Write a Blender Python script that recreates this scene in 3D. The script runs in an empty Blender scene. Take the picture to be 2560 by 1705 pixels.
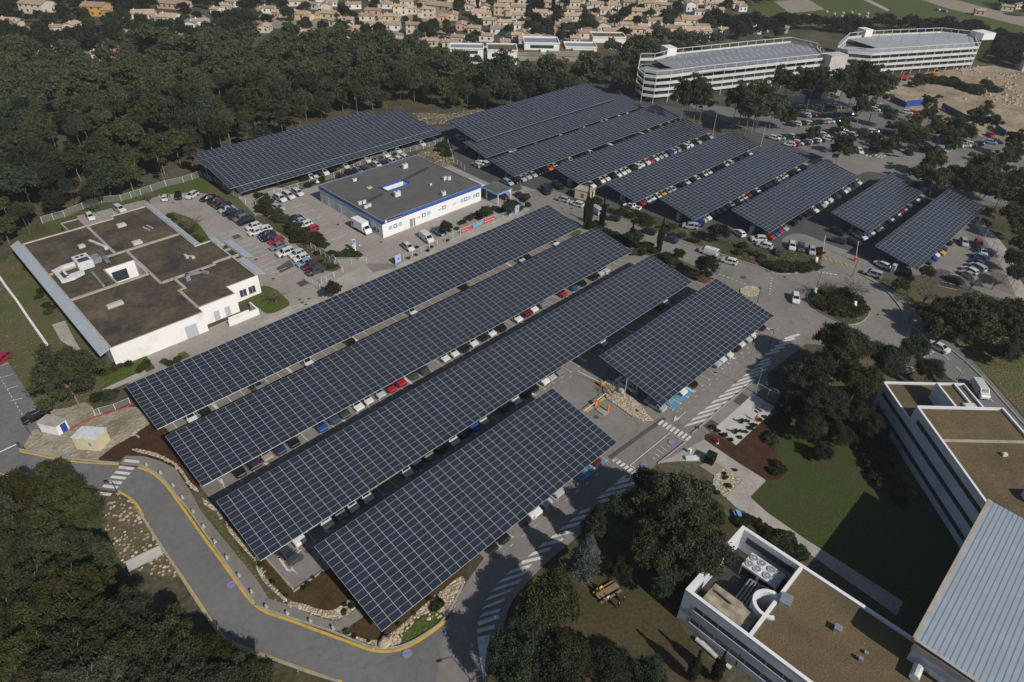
import bpy, math, random
import numpy as np
from mathutils import Vector, Matrix
from mathutils.geometry import tessellate_polygon
R = math.radians
PI = math.pi
random.seed(7)
scene = bpy.context.scene
C = scene.collection
# ------------------------------------------------------------------ survey of the site (camera solved from the place's own geometry)
F_PX, IMG_W, IMG_H, CAM_H = 1680.97, 2560.0, 1705.0, 83.5
def _cam():
    p, rl, yw = R(36.5886), R(2.0610), R(43.6892)
    fw = np.array([math.cos(p)*math.cos(yw), math.cos(p)*math.sin(yw), -math.sin(p)])
    r = np.cross(fw, [0, 0, 1]); r /= np.linalg.norm(r); u = np.cross(r, fw)
    return math.cos(rl)*r + math.sin(rl)*u, -math.sin(rl)*r + math.cos(rl)*u, fw
CR, CU, CF = _cam()
def G(px, py, z=0.0):
    """ground position (metres) of a surveyed point at height z"""
    d = CF + CR*(px-1280)/F_PX - CU*(py-852.5)/F_PX
    t = (CAM_H - z)/-d[2]
    return (float(t*d[0]), float(t*d[1]))
def GP(px, py, y0, z0, t0):
    """same, on the tilted plane z = z0 + t0*(y-y0)"""
    d = CF + CR*(px-1280)/F_PX - CU*(py-852.5)/F_PX
    t = (z0 - t0*y0 - CAM_H)/(d[2] - t0*d[1])
    return (float(t*d[0]), float(t*d[1]))
def q(c, r, x, y):
    k = 3.672 if r == 3 else 3.68
    return 640*c + x/k, (0, 426, 852, 1278)[r] + y/k
def g(c, r, x, y, z=0.0): return G(*q(c, r, x, y), z)
def W(c, r, s, z=0.0): return [g(c, r, *map(float, a.split(',')), z) for a in s.split()]
def O(s, z=0.0): return [G(*[float(v)*1.08751 for v in a.split(',')], z) for a in s.split()]
def o1(x, y, z=0.0): return G(x*1.08751, y*1.08751, z)
# ------------------------------------------------------------------ materials
M = {}
def nodes(name):
    m = bpy.data.materials.new(name); m.use_nodes = True
    nt = m.node_tree
    return m, nt, nt.nodes, nt.links, nt.nodes['Principled BSDF']
def mat(name, col, rough=0.8, amt=0.0, scale=1.0, col2=None, metal=0.0, spec=0.5, bump=0.0, bscale=None, detail=6.0, lo=0.35, hi=0.65, coat=0.0, fine=None, objrand=0.0):
    m, nt, N, L, b = nodes(name)
    b.inputs['Roughness'].default_value = rough; b.inputs['Metallic'].default_value = metal
    b.inputs['Specular IOR Level'].default_value = spec; b.inputs['Coat Weight'].default_value = coat
    out = None
    co = N.new('ShaderNodeTexCoord')
    geo = N.new('ShaderNodeNewGeometry')
    if col2 is None: col2 = tuple(c*(1-amt) for c in col)
    n = N.new('ShaderNodeTexNoise'); n.inputs['Scale'].default_value = scale; n.inputs['Detail'].default_value = detail; n.inputs['Roughness'].default_value = 0.62
    L.new(geo.outputs['Position'], n.inputs['Vector'])
    rp = N.new('ShaderNodeValToRGB'); rp.color_ramp.elements[0].position = lo; rp.color_ramp.elements[1].position = hi
    rp.color_ramp.elements[0].color = (*col2, 1); rp.color_ramp.elements[1].color = (*col, 1)
    L.new(n.outputs['Fac'], rp.inputs['Fac']); out = rp.outputs['Color']
    if fine:
        n2 = N.new('ShaderNodeTexNoise'); n2.inputs['Scale'].default_value = fine[0]; n2.inputs['Detail'].default_value = 3
        L.new(geo.outputs['Position'], n2.inputs['Vector'])
        mr = N.new('ShaderNodeMapRange'); mr.inputs['From Min'].default_value = 0.3; mr.inputs['From Max'].default_value = 0.7
        mr.inputs['To Min'].default_value = 1-fine[1]; mr.inputs['To Max'].default_value = 1+fine[1]
        L.new(n2.outputs['Fac'], mr.inputs['Value'])
        mx = N.new('ShaderNodeVectorMath'); mx.operation = 'SCALE'
        L.new(out, mx.inputs[0]); L.new(mr.outputs['Result'], mx.inputs['Scale']); out = mx.outputs['Vector']
    if objrand:
        oi = N.new('ShaderNodeObjectInfo'); mr = N.new('ShaderNodeMapRange')
        mr.inputs['To Min'].default_value = 1-objrand; mr.inputs['To Max'].default_value = 1+objrand
        L.new(oi.outputs['Random'], mr.inputs['Value'])
        mx = N.new('ShaderNodeVectorMath'); mx.operation = 'SCALE'
        L.new(out, mx.inputs[0]); L.new(mr.outputs['Result'], mx.inputs['Scale']); out = mx.outputs['Vector']
    L.new(out, b.inputs['Base Color'])
    if bump:
        n3 = N.new('ShaderNodeTexNoise'); n3.inputs['Scale'].default_value = bscale or scale*4; n3.inputs['Detail'].default_value = 4
        L.new(geo.outputs['Position'], n3.inputs['Vector'])
        bp = N.new('ShaderNodeBump'); bp.inputs['Strength'].default_value = bump; bp.inputs['Distance'].default_value = 0.1
        L.new(n3.outputs['Fac'], bp.inputs['Height']); L.new(bp.outputs['Normal'], b.inputs['Normal'])
    M[name] = m
    return m
def speckle(name, base, base2, dot, scale, thr, rough=0.95, nscale=0.12, dot2=None):
    """ground with scattered stones: noise base plus voronoi stones"""
    m, nt, N, L, b = nodes(name); b.inputs['Roughness'].default_value = rough; b.inputs['Specular IOR Level'].default_value = 0.15
    geo = N.new('ShaderNodeNewGeometry')
    n = N.new('ShaderNodeTexNoise'); n.inputs['Scale'].default_value = nscale; n.inputs['Detail'].default_value = 9; n.inputs['Roughness'].default_value = 0.68
    L.new(geo.outputs['Position'], n.inputs['Vector'])
    rp = N.new('ShaderNodeValToRGB'); rp.color_ramp.elements[0].position = 0.38; rp.color_ramp.elements[1].position = 0.62
    rp.color_ramp.elements[0].color = (*base2, 1); rp.color_ramp.elements[1].color = (*base, 1)
    L.new(n.outputs['Fac'], rp.inputs['Fac'])
    v = N.new('ShaderNodeTexVoronoi'); v.inputs['Scale'].default_value = scale
    L.new(geo.outputs['Position'], v.inputs['Vector'])
    n2 = N.new('ShaderNodeTexNoise'); n2.inputs['Scale'].default_value = nscale*5; n2.inputs['Detail'].default_value = 5
    L.new(geo.outputs['Position'], n2.inputs['Vector'])
    ad = N.new('ShaderNodeMath'); ad.operation = 'MULTIPLY_ADD'; ad.inputs[1].default_value = -1.1; ad.inputs[2].default_value = 0.55 + thr
    L.new(n2.outputs['Fac'], ad.inputs[0])
    lt = N.new('ShaderNodeMath'); lt.operation = 'LESS_THAN'; L.new(v.outputs['Distance'], lt.inputs[0]); L.new(ad.outputs[0], lt.inputs[1])
    mx = N.new('ShaderNodeMix'); mx.data_type = 'RGBA'
    L.new(lt.outputs[0], mx.inputs['Factor']); L.new(rp.outputs['Color'], mx.inputs['A'])
    sc = N.new('ShaderNodeVectorMath'); sc.operation = 'MULTIPLY'
    hsv = N.new('ShaderNodeMix'); hsv.data_type = 'RGBA'; hsv.inputs['A'].default_value = (*dot, 1); hsv.inputs['B'].default_value = (*(dot2 or tuple(c*0.5 for c in dot)), 1)
    sep = N.new('ShaderNodeSeparateColor'); L.new(v.outputs['Color'], sep.inputs[0]); L.new(sep.outputs[0], hsv.inputs['Factor'])
    L.new(hsv.outputs['Result'], mx.inputs['B'])
    L.new(mx.outputs['Result'], b.inputs['Base Color'])
    bp = N.new('ShaderNodeBump'); bp.inputs['Strength'].default_value = 0.6; bp.inputs['Distance'].default_value = 0.25
    L.new(v.outputs['Distance'], bp.inputs['Height']); bp.invert = True
    L.new(bp.outputs['Normal'], b.inputs['Normal'])
    M[name] = m
mat('earth', (.110,.095,.062), .95, col2=(.055,.055,.030), scale=.07, spec=.15, bump=.4, bscale=1.2, fine=(1.3,.35))
def asphalt(name, c1, c2):
    mat(name, c1, .9, col2=c2, scale=.09, spec=.25, fine=(1.0, .09), detail=9, lo=.3, hi=.7)
    m = M[name]; N, L = m.node_tree.nodes, m.node_tree.links; b = N['Principled BSDF']; src = b.inputs['Base Color'].links[0].from_socket
    geo = N.new('ShaderNodeNewGeometry'); v = N.new('ShaderNodeTexVoronoi'); v.inputs['Scale'].default_value = .10; v.feature = 'DISTANCE_TO_EDGE'
    wp = N.new('ShaderNodeTexNoise'); wp.inputs['Scale'].default_value = .5; wp.inputs['Detail'].default_value = 4; L.new(geo.outputs['Position'], wp.inputs['Vector'])
    ad = N.new('ShaderNodeVectorMath'); ad.operation = 'MULTIPLY_ADD'; ad.inputs[1].default_value = (3,3,0); L.new(wp.outputs['Color'], ad.inputs[0]); L.new(geo.outputs['Position'], ad.inputs[2]); L.new(ad.outputs[0], v.inputs['Vector'])
    cr = N.new('ShaderNodeMapRange'); cr.inputs['From Max'].default_value = .012; cr.inputs['To Min'].default_value = .84; cr.inputs['To Max'].default_value = 1.0; L.new(v.outputs['Distance'], cr.inputs['Value'])
    st = N.new('ShaderNodeTexNoise'); st.inputs['Scale'].default_value = .45; st.inputs['Detail'].default_value = 5; L.new(geo.outputs['Position'], st.inputs['Vector'])
    sr = N.new('ShaderNodeMapRange'); sr.inputs['From Min'].default_value = .60; sr.inputs['From Max'].default_value = .72; sr.inputs['To Min'].default_value = 1.0; sr.inputs['To Max'].default_value = .84; L.new(st.outputs['Fac'], sr.inputs['Value'])
    mu = N.new('ShaderNodeMath'); mu.operation = 'MULTIPLY'; L.new(cr.outputs['Result'], mu.inputs[0]); L.new(sr.outputs['Result'], mu.inputs[1])
    sc = N.new('ShaderNodeVectorMath'); sc.operation = 'SCALE'; L.new(src, sc.inputs[0]); L.new(mu.outputs[0], sc.inputs['Scale']); L.new(sc.outputs[0], b.inputs['Base Color'])
mat('asphalt_tan', (.235,.214,.190), .9, col2=(.185,.168,.148), scale=.09, spec=.25, fine=(.9,.07), detail=8)
mat('asphalt_brightened', (.33,.295,.26), .9, col2=(.265,.24,.21), scale=.09, spec=.25, fine=(.9,.06), detail=8)  # tan asphalt, the brighter exposure of the upper left put into its colour
mat('asphalt_dark', (.172,.168,.164), .9, col2=(.138,.135,.131), scale=.08, spec=.25, fine=(1.1,.06), detail=8)
mat('asphalt_new', (.092,.089,.087), .88, col2=(.072,.070,.068), scale=.15, spec=.25, fine=(1.1,.06))
asphalt('asphalt_tan', (.245,.224,.200), (.175,.160,.142)); asphalt('asphalt_brightened', (.335,.300,.265), (.255,.230,.202)); asphalt('asphalt_dark', (.178,.173,.168), (.140,.137,.133))
mat('concrete', (.40,.37,.32), .9, col2=(.30,.275,.235), scale=.25, spec=.2, fine=(2.,.08))
mat('concrete_tan', (.30,.26,.20), .9, col2=(.24,.205,.16), scale=.2, spec=.2, fine=(2.,.08))
mat('concrete_pale', (.52,.50,.45), .9, col2=(.42,.40,.36), scale=.4, spec=.2)
mat('kerb', (.36,.34,.30), .9, col2=(.27,.25,.22), scale=1.1, spec=.2)
mat('paint_white', (.62,.60,.56), .8, col2=(.38,.365,.34), scale=.9, spec=.2, lo=.30, hi=.5)
mat('paint_yellow', (.56,.36,.06), .8, col2=(.36,.25,.06), scale=.8, spec=.2, lo=.3, hi=.5)
mat('paint_blue', (.12,.32,.50), .8, col2=(.08,.22,.36), scale=1.2, spec=.2)
mat('paint_sign', (.16,.24,.45), .8, spec=.2)
mat('paint_red', (.35,.10,.12), .8, spec=.2)
speckle('grass_rough', (.078,.098,.028), (.120,.095,.052), (.30,.26,.19), 2.2, .13)
speckle('grass', (.062,.100,.018), (.088,.088,.030), (.25,.22,.15), 2.0, .02)
mat('lawn', (.042,.068,.016), .95, col2=(.060,.056,.026), scale=.16, spec=.1, bump=.4, bscale=5., fine=(2.5,.2))
mat('lawn_brown', (.056,.052,.022), .95, col2=(.080,.062,.036), scale=.10, spec=.1, bump=.4, bscale=3., fine=(2.,.25))
mat('mulch', (.072,.038,.020), .95, col2=(.048,.026,.015), scale=.5, spec=.1, bump=.6, bscale=6., fine=(5.,.25))
mat('mulch_olive', (.080,.052,.022), .95, col2=(.055,.038,.018), scale=.5, spec=.1, bump=.6, bscale=6., fine=(5.,.25))
speckle('stony', (.17,.13,.08), (.09,.075,.045), (.62,.53,.38), 1.6, .34, dot2=(.30,.24,.16))
speckle('gravel_pale', (.35,.28,.19), (.28,.23,.16), (.66,.58,.44), 2.6, .50, dot2=(.34,.28,.20))
mat('sand', (.38,.31,.22), .95, col2=(.20,.155,.10), scale=.07, spec=.1, bump=.5, bscale=.7, fine=(.6,.25))
speckle('scrub', (.105,.085,.050), (.045,.052,.022), (.34,.28,.19), 1.3, .15, nscale=.10)
speckle('lime_ground', (.36,.32,.25), (.20,.17,.12), (.55,.5,.4), 1.5, .12, nscale=.2)
mat('roof_moss', (.140,.106,.068), .95, col2=(.050,.045,.040), scale=.16, spec=.12, bump=.3, bscale=4., fine=(1.0,.22), lo=.32, hi=.7, detail=9)
mat('roof_grey', (.125,.120,.112), .9, col2=(.100,.096,.090), scale=.25, spec=.2, fine=(2.,.05))
mat('roof_patch', (.045,.045,.045), .9, col2=(.06,.06,.06), scale=1.5, spec=.2)
mat('roof_gravel', (.155,.115,.062), .95, col2=(.105,.080,.046), scale=.18, spec=.12, bump=.4, bscale=7., fine=(5.,.30), detail=9)
mat('parapet', (.42,.38,.33), .85, col2=(.30,.27,.23), scale=.5, spec=.25)
mat('white_wall', (.76,.74,.71), .8, col2=(.62,.60,.56), scale=.35, spec=.3, detail=8, lo=.25, hi=.5)
mat('white_panel', (.62,.64,.66), .65, col2=(.52,.54,.56), scale=.5, spec=.35)
mat('office_wall', (.66,.68,.71), .6, col2=(.50,.52,.55), scale=.3, spec=.35)
mat('cream_wall', (.62,.54,.34), .85, col2=(.54,.47,.30), scale=.6, spec=.25)
mat('blue_fascia', (.035,.10,.36), .5, col2=(.03,.08,.30), scale=.8, spec=.4)
mat('navy_fascia', (.015,.03,.11), .5, spec=.4)
mat('sky_fascia', (.16,.36,.62), .5, spec=.4)
mat('sign_lightblue', (.25,.50,.78), .5, spec=.4)
mat('banner_red', (.60,.05,.09), .6, spec=.3)
mat('red', (.50,.03,.03), .5, spec=.4)
mat('orange', (.75,.20,.03), .5, spec=.4)
mat('yellow', (.6,.45,.05), .5, spec=.4)
mat('steel', (.42,.44,.46), .45, col2=(.34,.36,.38), scale=1.5, metal=.55, spec=.5)
mat('steel_white', (.66,.66,.64), .6, col2=(.56,.56,.54), scale=1.5, spec=.4)
mat('duct_white', (.66,.66,.65), .5, col2=(.5,.5,.5), scale=1.2, spec=.4)
mat('blue_slab', (.20,.24,.28), .7, col2=(.17,.20,.24), scale=.3)
mat('rust', (.20,.13,.07), .9, col2=(.42,.38,.30), scale=.7, spec=.2)
mat('dark_metal', (.05,.055,.06), .5, spec=.4)
mat('black', (.012,.012,.013), .6, spec=.3)
mat('red_pipe', (.30,.04,.04), .7, spec=.3)
mat('glass_dark', (.012,.016,.020), .12, spec=.6)
mat('window_blue', (.035,.045,.058), .3, spec=.5)
mat('door_grey', (.40,.43,.47), .6, spec=.3)
mat('door_blue', (.02,.06,.30), .6, spec=.3)
mat('tile_roof', (.46,.33,.235), .9, col2=(.30,.22,.16), scale=.6, spec=.15, objrand=.22, fine=(3.,.15))
mat('wood', (.28,.18,.11), .85, col2=(.20,.13,.08), scale=1.5, spec=.2)
mat('rock', (.50,.41,.28), .9, col2=(.30,.24,.16), scale=1.4, spec=.15, objrand=.2)
mat('cloth_dark', (.02,.02,.025), .9, spec=.2)
mat('cloth_red', (.35,.03,.03), .9, spec=.2)
mat('cloth_white', (.6,.6,.6), .9, spec=.2)
mat('skin', (.45,.26,.18), .7, spec=.3)
mat('bark', (.11,.085,.065), .95, col2=(.06,.048,.038), scale=1.5, spec=.1)
mat('bark_pale', (.24,.21,.18), .95, col2=(.15,.13,.11), scale=1.5, spec=.1)
mat('tyre', (.012,.012,.012), .8, spec=.2)
mat('rim', (.35,.36,.38), .35, metal=.7)
mat('lamp_lens', (.75,.78,.80), .15, spec=.8)
mat('tail_lens', (.35,.01,.01), .25, spec=.6)
mat('white_plastic', (.75,.75,.74), .4, spec=.5)
mat('garage_deck', (.25,.26,.28), .85, col2=(.20,.21,.225), scale=.06, spec=.2)
mat('garage_deck_pale', (.36,.38,.39), .85, col2=(.30,.32,.33), scale=.06, spec=.2)
mat('garage_band', (.60,.60,.58), .8, col2=(.50,.50,.49), scale=.4, spec=.3)
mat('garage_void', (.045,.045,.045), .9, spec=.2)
mat('hazel_twig', (.12,.095,.075), .95, spec=.1, objrand=.2)
def leaf(name, a, b2, rnd=.36, sc=.35):
    m, nt, N, L, b = nodes(name); b.inputs['Roughness'].default_value = .75; b.inputs['Specular IOR Level'].default_value = .12
    geo = N.new('ShaderNodeNewGeometry'); n = N.new('ShaderNodeTexNoise'); n.inputs['Scale'].default_value = sc; n.inputs['Detail'].default_value = 5
    L.new(geo.outputs['Position'], n.inputs['Vector'])
    rp = N.new('ShaderNodeValToRGB'); rp.color_ramp.elements[0].position = .36; rp.color_ramp.elements[1].position = .64
    rp.color_ramp.elements[0].color = (*a, 1); rp.color_ramp.elements[1].color = (*b2, 1)
    L.new(n.outputs['Fac'], rp.inputs['Fac'])
    oi = N.new('ShaderNodeObjectInfo'); mr = N.new('ShaderNodeMapRange'); mr.inputs['To Min'].default_value = 1-rnd; mr.inputs['To Max'].default_value = 1+rnd
    L.new(oi.outputs['Random'], mr.inputs['Value'])
    n2 = N.new('ShaderNodeTexNoise'); n2.inputs['Scale'].default_value = 4.0; n2.inputs['Detail'].default_value = 2
    L.new(geo.outputs['Position'], n2.inputs['Vector'])
    m2 = N.new('ShaderNodeMapRange'); m2.inputs['From Min'].default_value = .3; m2.inputs['From Max'].default_value = .7; m2.inputs['To Min'].default_value = .65; m2.inputs['To Max'].default_value = 1.35
    L.new(n2.outputs['Fac'], m2.inputs['Value'])
    mm = N.new('ShaderNodeMath'); mm.operation = 'MULTIPLY'; L.new(mr.outputs['Result'], mm.inputs[0]); L.new(m2.outputs['Result'], mm.inputs[1])
    wn = N.new('ShaderNodeTexWhiteNoise'); wn.noise_dimensions = '1D'; L.new(oi.outputs['Random'], wn.inputs['W'])
    sat = N.new('ShaderNodeMapRange'); sat.inputs['To Min'].default_value = .62; sat.inputs['To Max'].default_value = 1.12; L.new(wn.outputs['Value'], sat.inputs['Value'])
    sh = N.new('ShaderNodeMapRange'); sh.inputs['To Min'].default_value = .475; sh.inputs['To Max'].default_value = .53; L.new(oi.outputs['Random'], sh.inputs['Value'])
    hs = N.new('ShaderNodeHueSaturation'); L.new(rp.outputs['Color'], hs.inputs['Color']); L.new(sat.outputs['Result'], hs.inputs['Saturation']); L.new(sh.outputs['Result'], hs.inputs['Hue'])
    mx = N.new('ShaderNodeVectorMath'); mx.operation = 'SCALE'; L.new(hs.outputs['Color'], mx.inputs[0]); L.new(mm.outputs[0], mx.inputs['Scale'])
    L.new(mx.outputs['Vector'], b.inputs['Base Color'])
    tr = N.new('ShaderNodeBsdfTranslucent'); L.new(mx.outputs['Vector'], tr.inputs['Color']); ms_ = N.new('ShaderNodeMixShader'); ms_.inputs[0].default_value = .45
    L.new(b.outputs[0], ms_.inputs[1]); L.new(tr.outputs[0], ms_.inputs[2]); L.new(ms_.outputs[0], N['Material Output'].inputs[0])
    M[name] = m
leaf('leaf_pine', (.062,.068,.028), (.102,.104,.042))
leaf('leaf_oak', (.042,.054,.028), (.070,.082,.042))
leaf('leaf_cedar', (.085,.105,.095), (.13,.155,.14))
leaf('leaf_cypress', (.030,.040,.016), (.055,.062,.026))
leaf('leaf_bush', (.040,.055,.018), (.085,.085,.032))
leaf('leaf_hedge', (.05,.065,.02), (.07,.08,.028))
leaf('leaf_twig', (.060,.050,.040), (.085,.070,.056))
leaf('leaf_agave', (.10,.13,.09), (.16,.19,.13))
def car_paint():
    m, nt, N, L, b = nodes('car_paint')
    oi = N.new('ShaderNodeObjectInfo'); L.new(oi.outputs['Color'], b.inputs['Base Color'])
    b.inputs['Roughness'].default_value = .32; b.inputs['Coat Weight'].default_value = .6; b.inputs['Coat Roughness'].default_value = .08
    n = N.new('ShaderNodeTexNoise'); n.inputs['Scale'].default_value = 3.; mr = N.new('ShaderNodeMapRange'); mr.inputs['To Min'].default_value = .25; mr.inputs['To Max'].default_value = .42
    geo = N.new('ShaderNodeNewGeometry'); L.new(geo.outputs['Position'], n.inputs['Vector']); L.new(n.outputs['Fac'], mr.inputs['Value']); L.new(mr.outputs['Result'], b.inputs['Roughness'])
    M['car_paint'] = m
car_paint()
def math_node(N, L, op, a, b=None, c=None):
    n = N.new('ShaderNodeMath'); n.operation = op
    for i, v in enumerate((a, b, c)):
        if v is None: continue
        if isinstance(v, (int, float)): n.inputs[i].default_value = v
        else: L.new(v, n.inputs[i])
    return n.outputs[0]
def solar():
    m, nt, N, L, b = nodes('solar_glass')
    uv = N.new('ShaderNodeUVMap'); sp = N.new('ShaderNodeSeparateXYZ'); L.new(uv.outputs['UV'], sp.inputs[0])
    fl = N.new('ShaderNodeVectorMath'); fl.operation = 'FLOOR'; L.new(uv.outputs['UV'], fl.inputs[0])
    wn = N.new('ShaderNodeTexWhiteNoise'); wn.noise_dimensions = '3D'
    oi = N.new('ShaderNodeObjectInfo'); ad = N.new('ShaderNodeVectorMath'); ad.operation = 'ADD'; L.new(fl.outputs[0], ad.inputs[0])
    L.new(oi.outputs['Location'], ad.inputs[1]); L.new(ad.outputs[0], wn.inputs['Vector'])
    rp = N.new('ShaderNodeValToRGB'); e = rp.color_ramp.elements
    e[0].position = 0; e[0].color = (.021,.028,.037,1); e[1].position = 1; e[1].color = (.023,.029,.048,1)
    for p_, c_ in ((.2,(.022,.029,.040,1)),(.45,(.022,.029,.044,1)),(.7,(.023,.028,.048,1)),(.85,(.023,.031,.038,1))):
        k = e.new(p_); k.color = c_
    L.new(wn.outputs['Value'], rp.inputs['Fac'])
    # busbar / cell shading inside a module
    fu = math_node(N, L, 'FRACT', sp.outputs[0]); fv = math_node(N, L, 'FRACT', sp.outputs[1])
    def edge(f, w):
        a = math_node(N, L, 'SUBTRACT', f, .5); a = math_node(N, L, 'ABSOLUTE', a)
        return math_node(N, L, 'GREATER_THAN', a, .5-w)
    cu = math_node(N, L, 'FRACT', math_node(N, L, 'MULTIPLY', sp.outputs[0], 10)); cv = math_node(N, L, 'FRACT', math_node(N, L, 'MULTIPLY', sp.outputs[1], 6))
    cell = math_node(N, L, 'MAXIMUM', edge(cu, .05), edge(cv, .06))
    fr = math_node(N, L, 'MAXIMUM', edge(fu, .016), edge(fv, .018))
    m1 = N.new('ShaderNodeMix'); m1.data_type = 'RGBA'; m1.inputs['B'].default_value = (.07,.08,.10,1)
    L.new(math_node(N, L, 'MULTIPLY', cell, .18), m1.inputs['Factor']); L.new(rp.outputs['Color'], m1.inputs['A'])
    m2 = N.new('ShaderNodeMix'); m2.data_type = 'RGBA'; m2.inputs['B'].default_value = (.48,.48,.48,1)
    L.new(fr, m2.inputs['Factor']); L.new(m1.outputs['Result'], m2.inputs['A']); L.new(m2.outputs['Result'], b.inputs['Base Color'])
    b.inputs['Roughness'].default_value = .20; b.inputs['Specular IOR Level'].default_value = .62
    M['solar_glass'] = m
solar()
def ribs(name, col, period, axis, depth=.5, rough=.45, metal=.4):
    """standing-seam sheet metal: narrow dark seams every `period` metres along the given axis"""
    m, nt, N, L, b = nodes(name)
    geo = N.new('ShaderNodeNewGeometry'); sp = N.new('ShaderNodeSeparateXYZ'); L.new(geo.outputs['Position'], sp.inputs[0])
    a = math_node(N, L, 'FRACT', math_node(N, L, 'DIVIDE', sp.outputs[axis], period))
    lt = math_node(N, L, 'LESS_THAN', a, .22)
    n = N.new('ShaderNodeTexNoise'); n.inputs['Scale'].default_value = .5; L.new(geo.outputs['Position'], n.inputs['Vector'])
    rp = N.new('ShaderNodeValToRGB'); rp.color_ramp.elements[0].position = .3; rp.color_ramp.elements[1].position = .7
    rp.color_ramp.elements[0].color = (*[c*.88 for c in col], 1); rp.color_ramp.elements[1].color = (*col, 1); L.new(n.outputs['Fac'], rp.inputs['Fac'])
    mx = N.new('ShaderNodeMix'); mx.data_type = 'RGBA'; mx.inputs['B'].default_value = (*[c*depth for c in col], 1)
    L.new(lt, mx.inputs['Factor']); L.new(rp.outputs['Color'], mx.inputs['A']); L.new(mx.outputs['Result'], b.inputs['Base Color'])
    b.inputs['Roughness'].default_value = rough; b.inputs['Metallic'].default_value = metal
    M[name] = m
ribs('metal_roof', (.34,.40,.45), .62, 1, .5, .5, .15)
ribs('metal_strip', (.50,.53,.57), .62, 1, .62, .5, .15)
ribs('metal_strip2', (.50,.53,.57), .5, 1, .62, .5, .15)
def meshwire():
    m, nt, N, L, b = nodes('fence_mesh')
    uv = N.new('ShaderNodeTexCoord'); geo = N.new('ShaderNodeNewGeometry')
    tr = N.new('ShaderNodeBsdfTransparent'); mx = N.new('ShaderNodeMixShader'); mx.inputs[0].default_value = .20
    b.inputs['Base Color'].default_value = (.45,.47,.46,1); b.inputs['Roughness'].default_value = .7
    o = N['Material Output']; L.new(tr.outputs[0], mx.inputs[1]); L.new(b.outputs[0], mx.inputs[2]); L.new(mx.outputs[0], o.inputs[0])
    M['fence_mesh'] = m
meshwire()
def air():
    m, nt, N, L, b = nodes('haze_air'); N.remove(b); v = N.new('ShaderNodeVolumePrincipled'); v.inputs['Color'].default_value = (.88,.90,.92,1); v.inputs['Density'].default_value = HAZE; v.inputs['Anisotropy'].default_value = .2
    L.new(v.outputs[0], N['Material Output'].inputs['Volume']); M['haze_air'] = m
HAZE = .00017
air()
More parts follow.
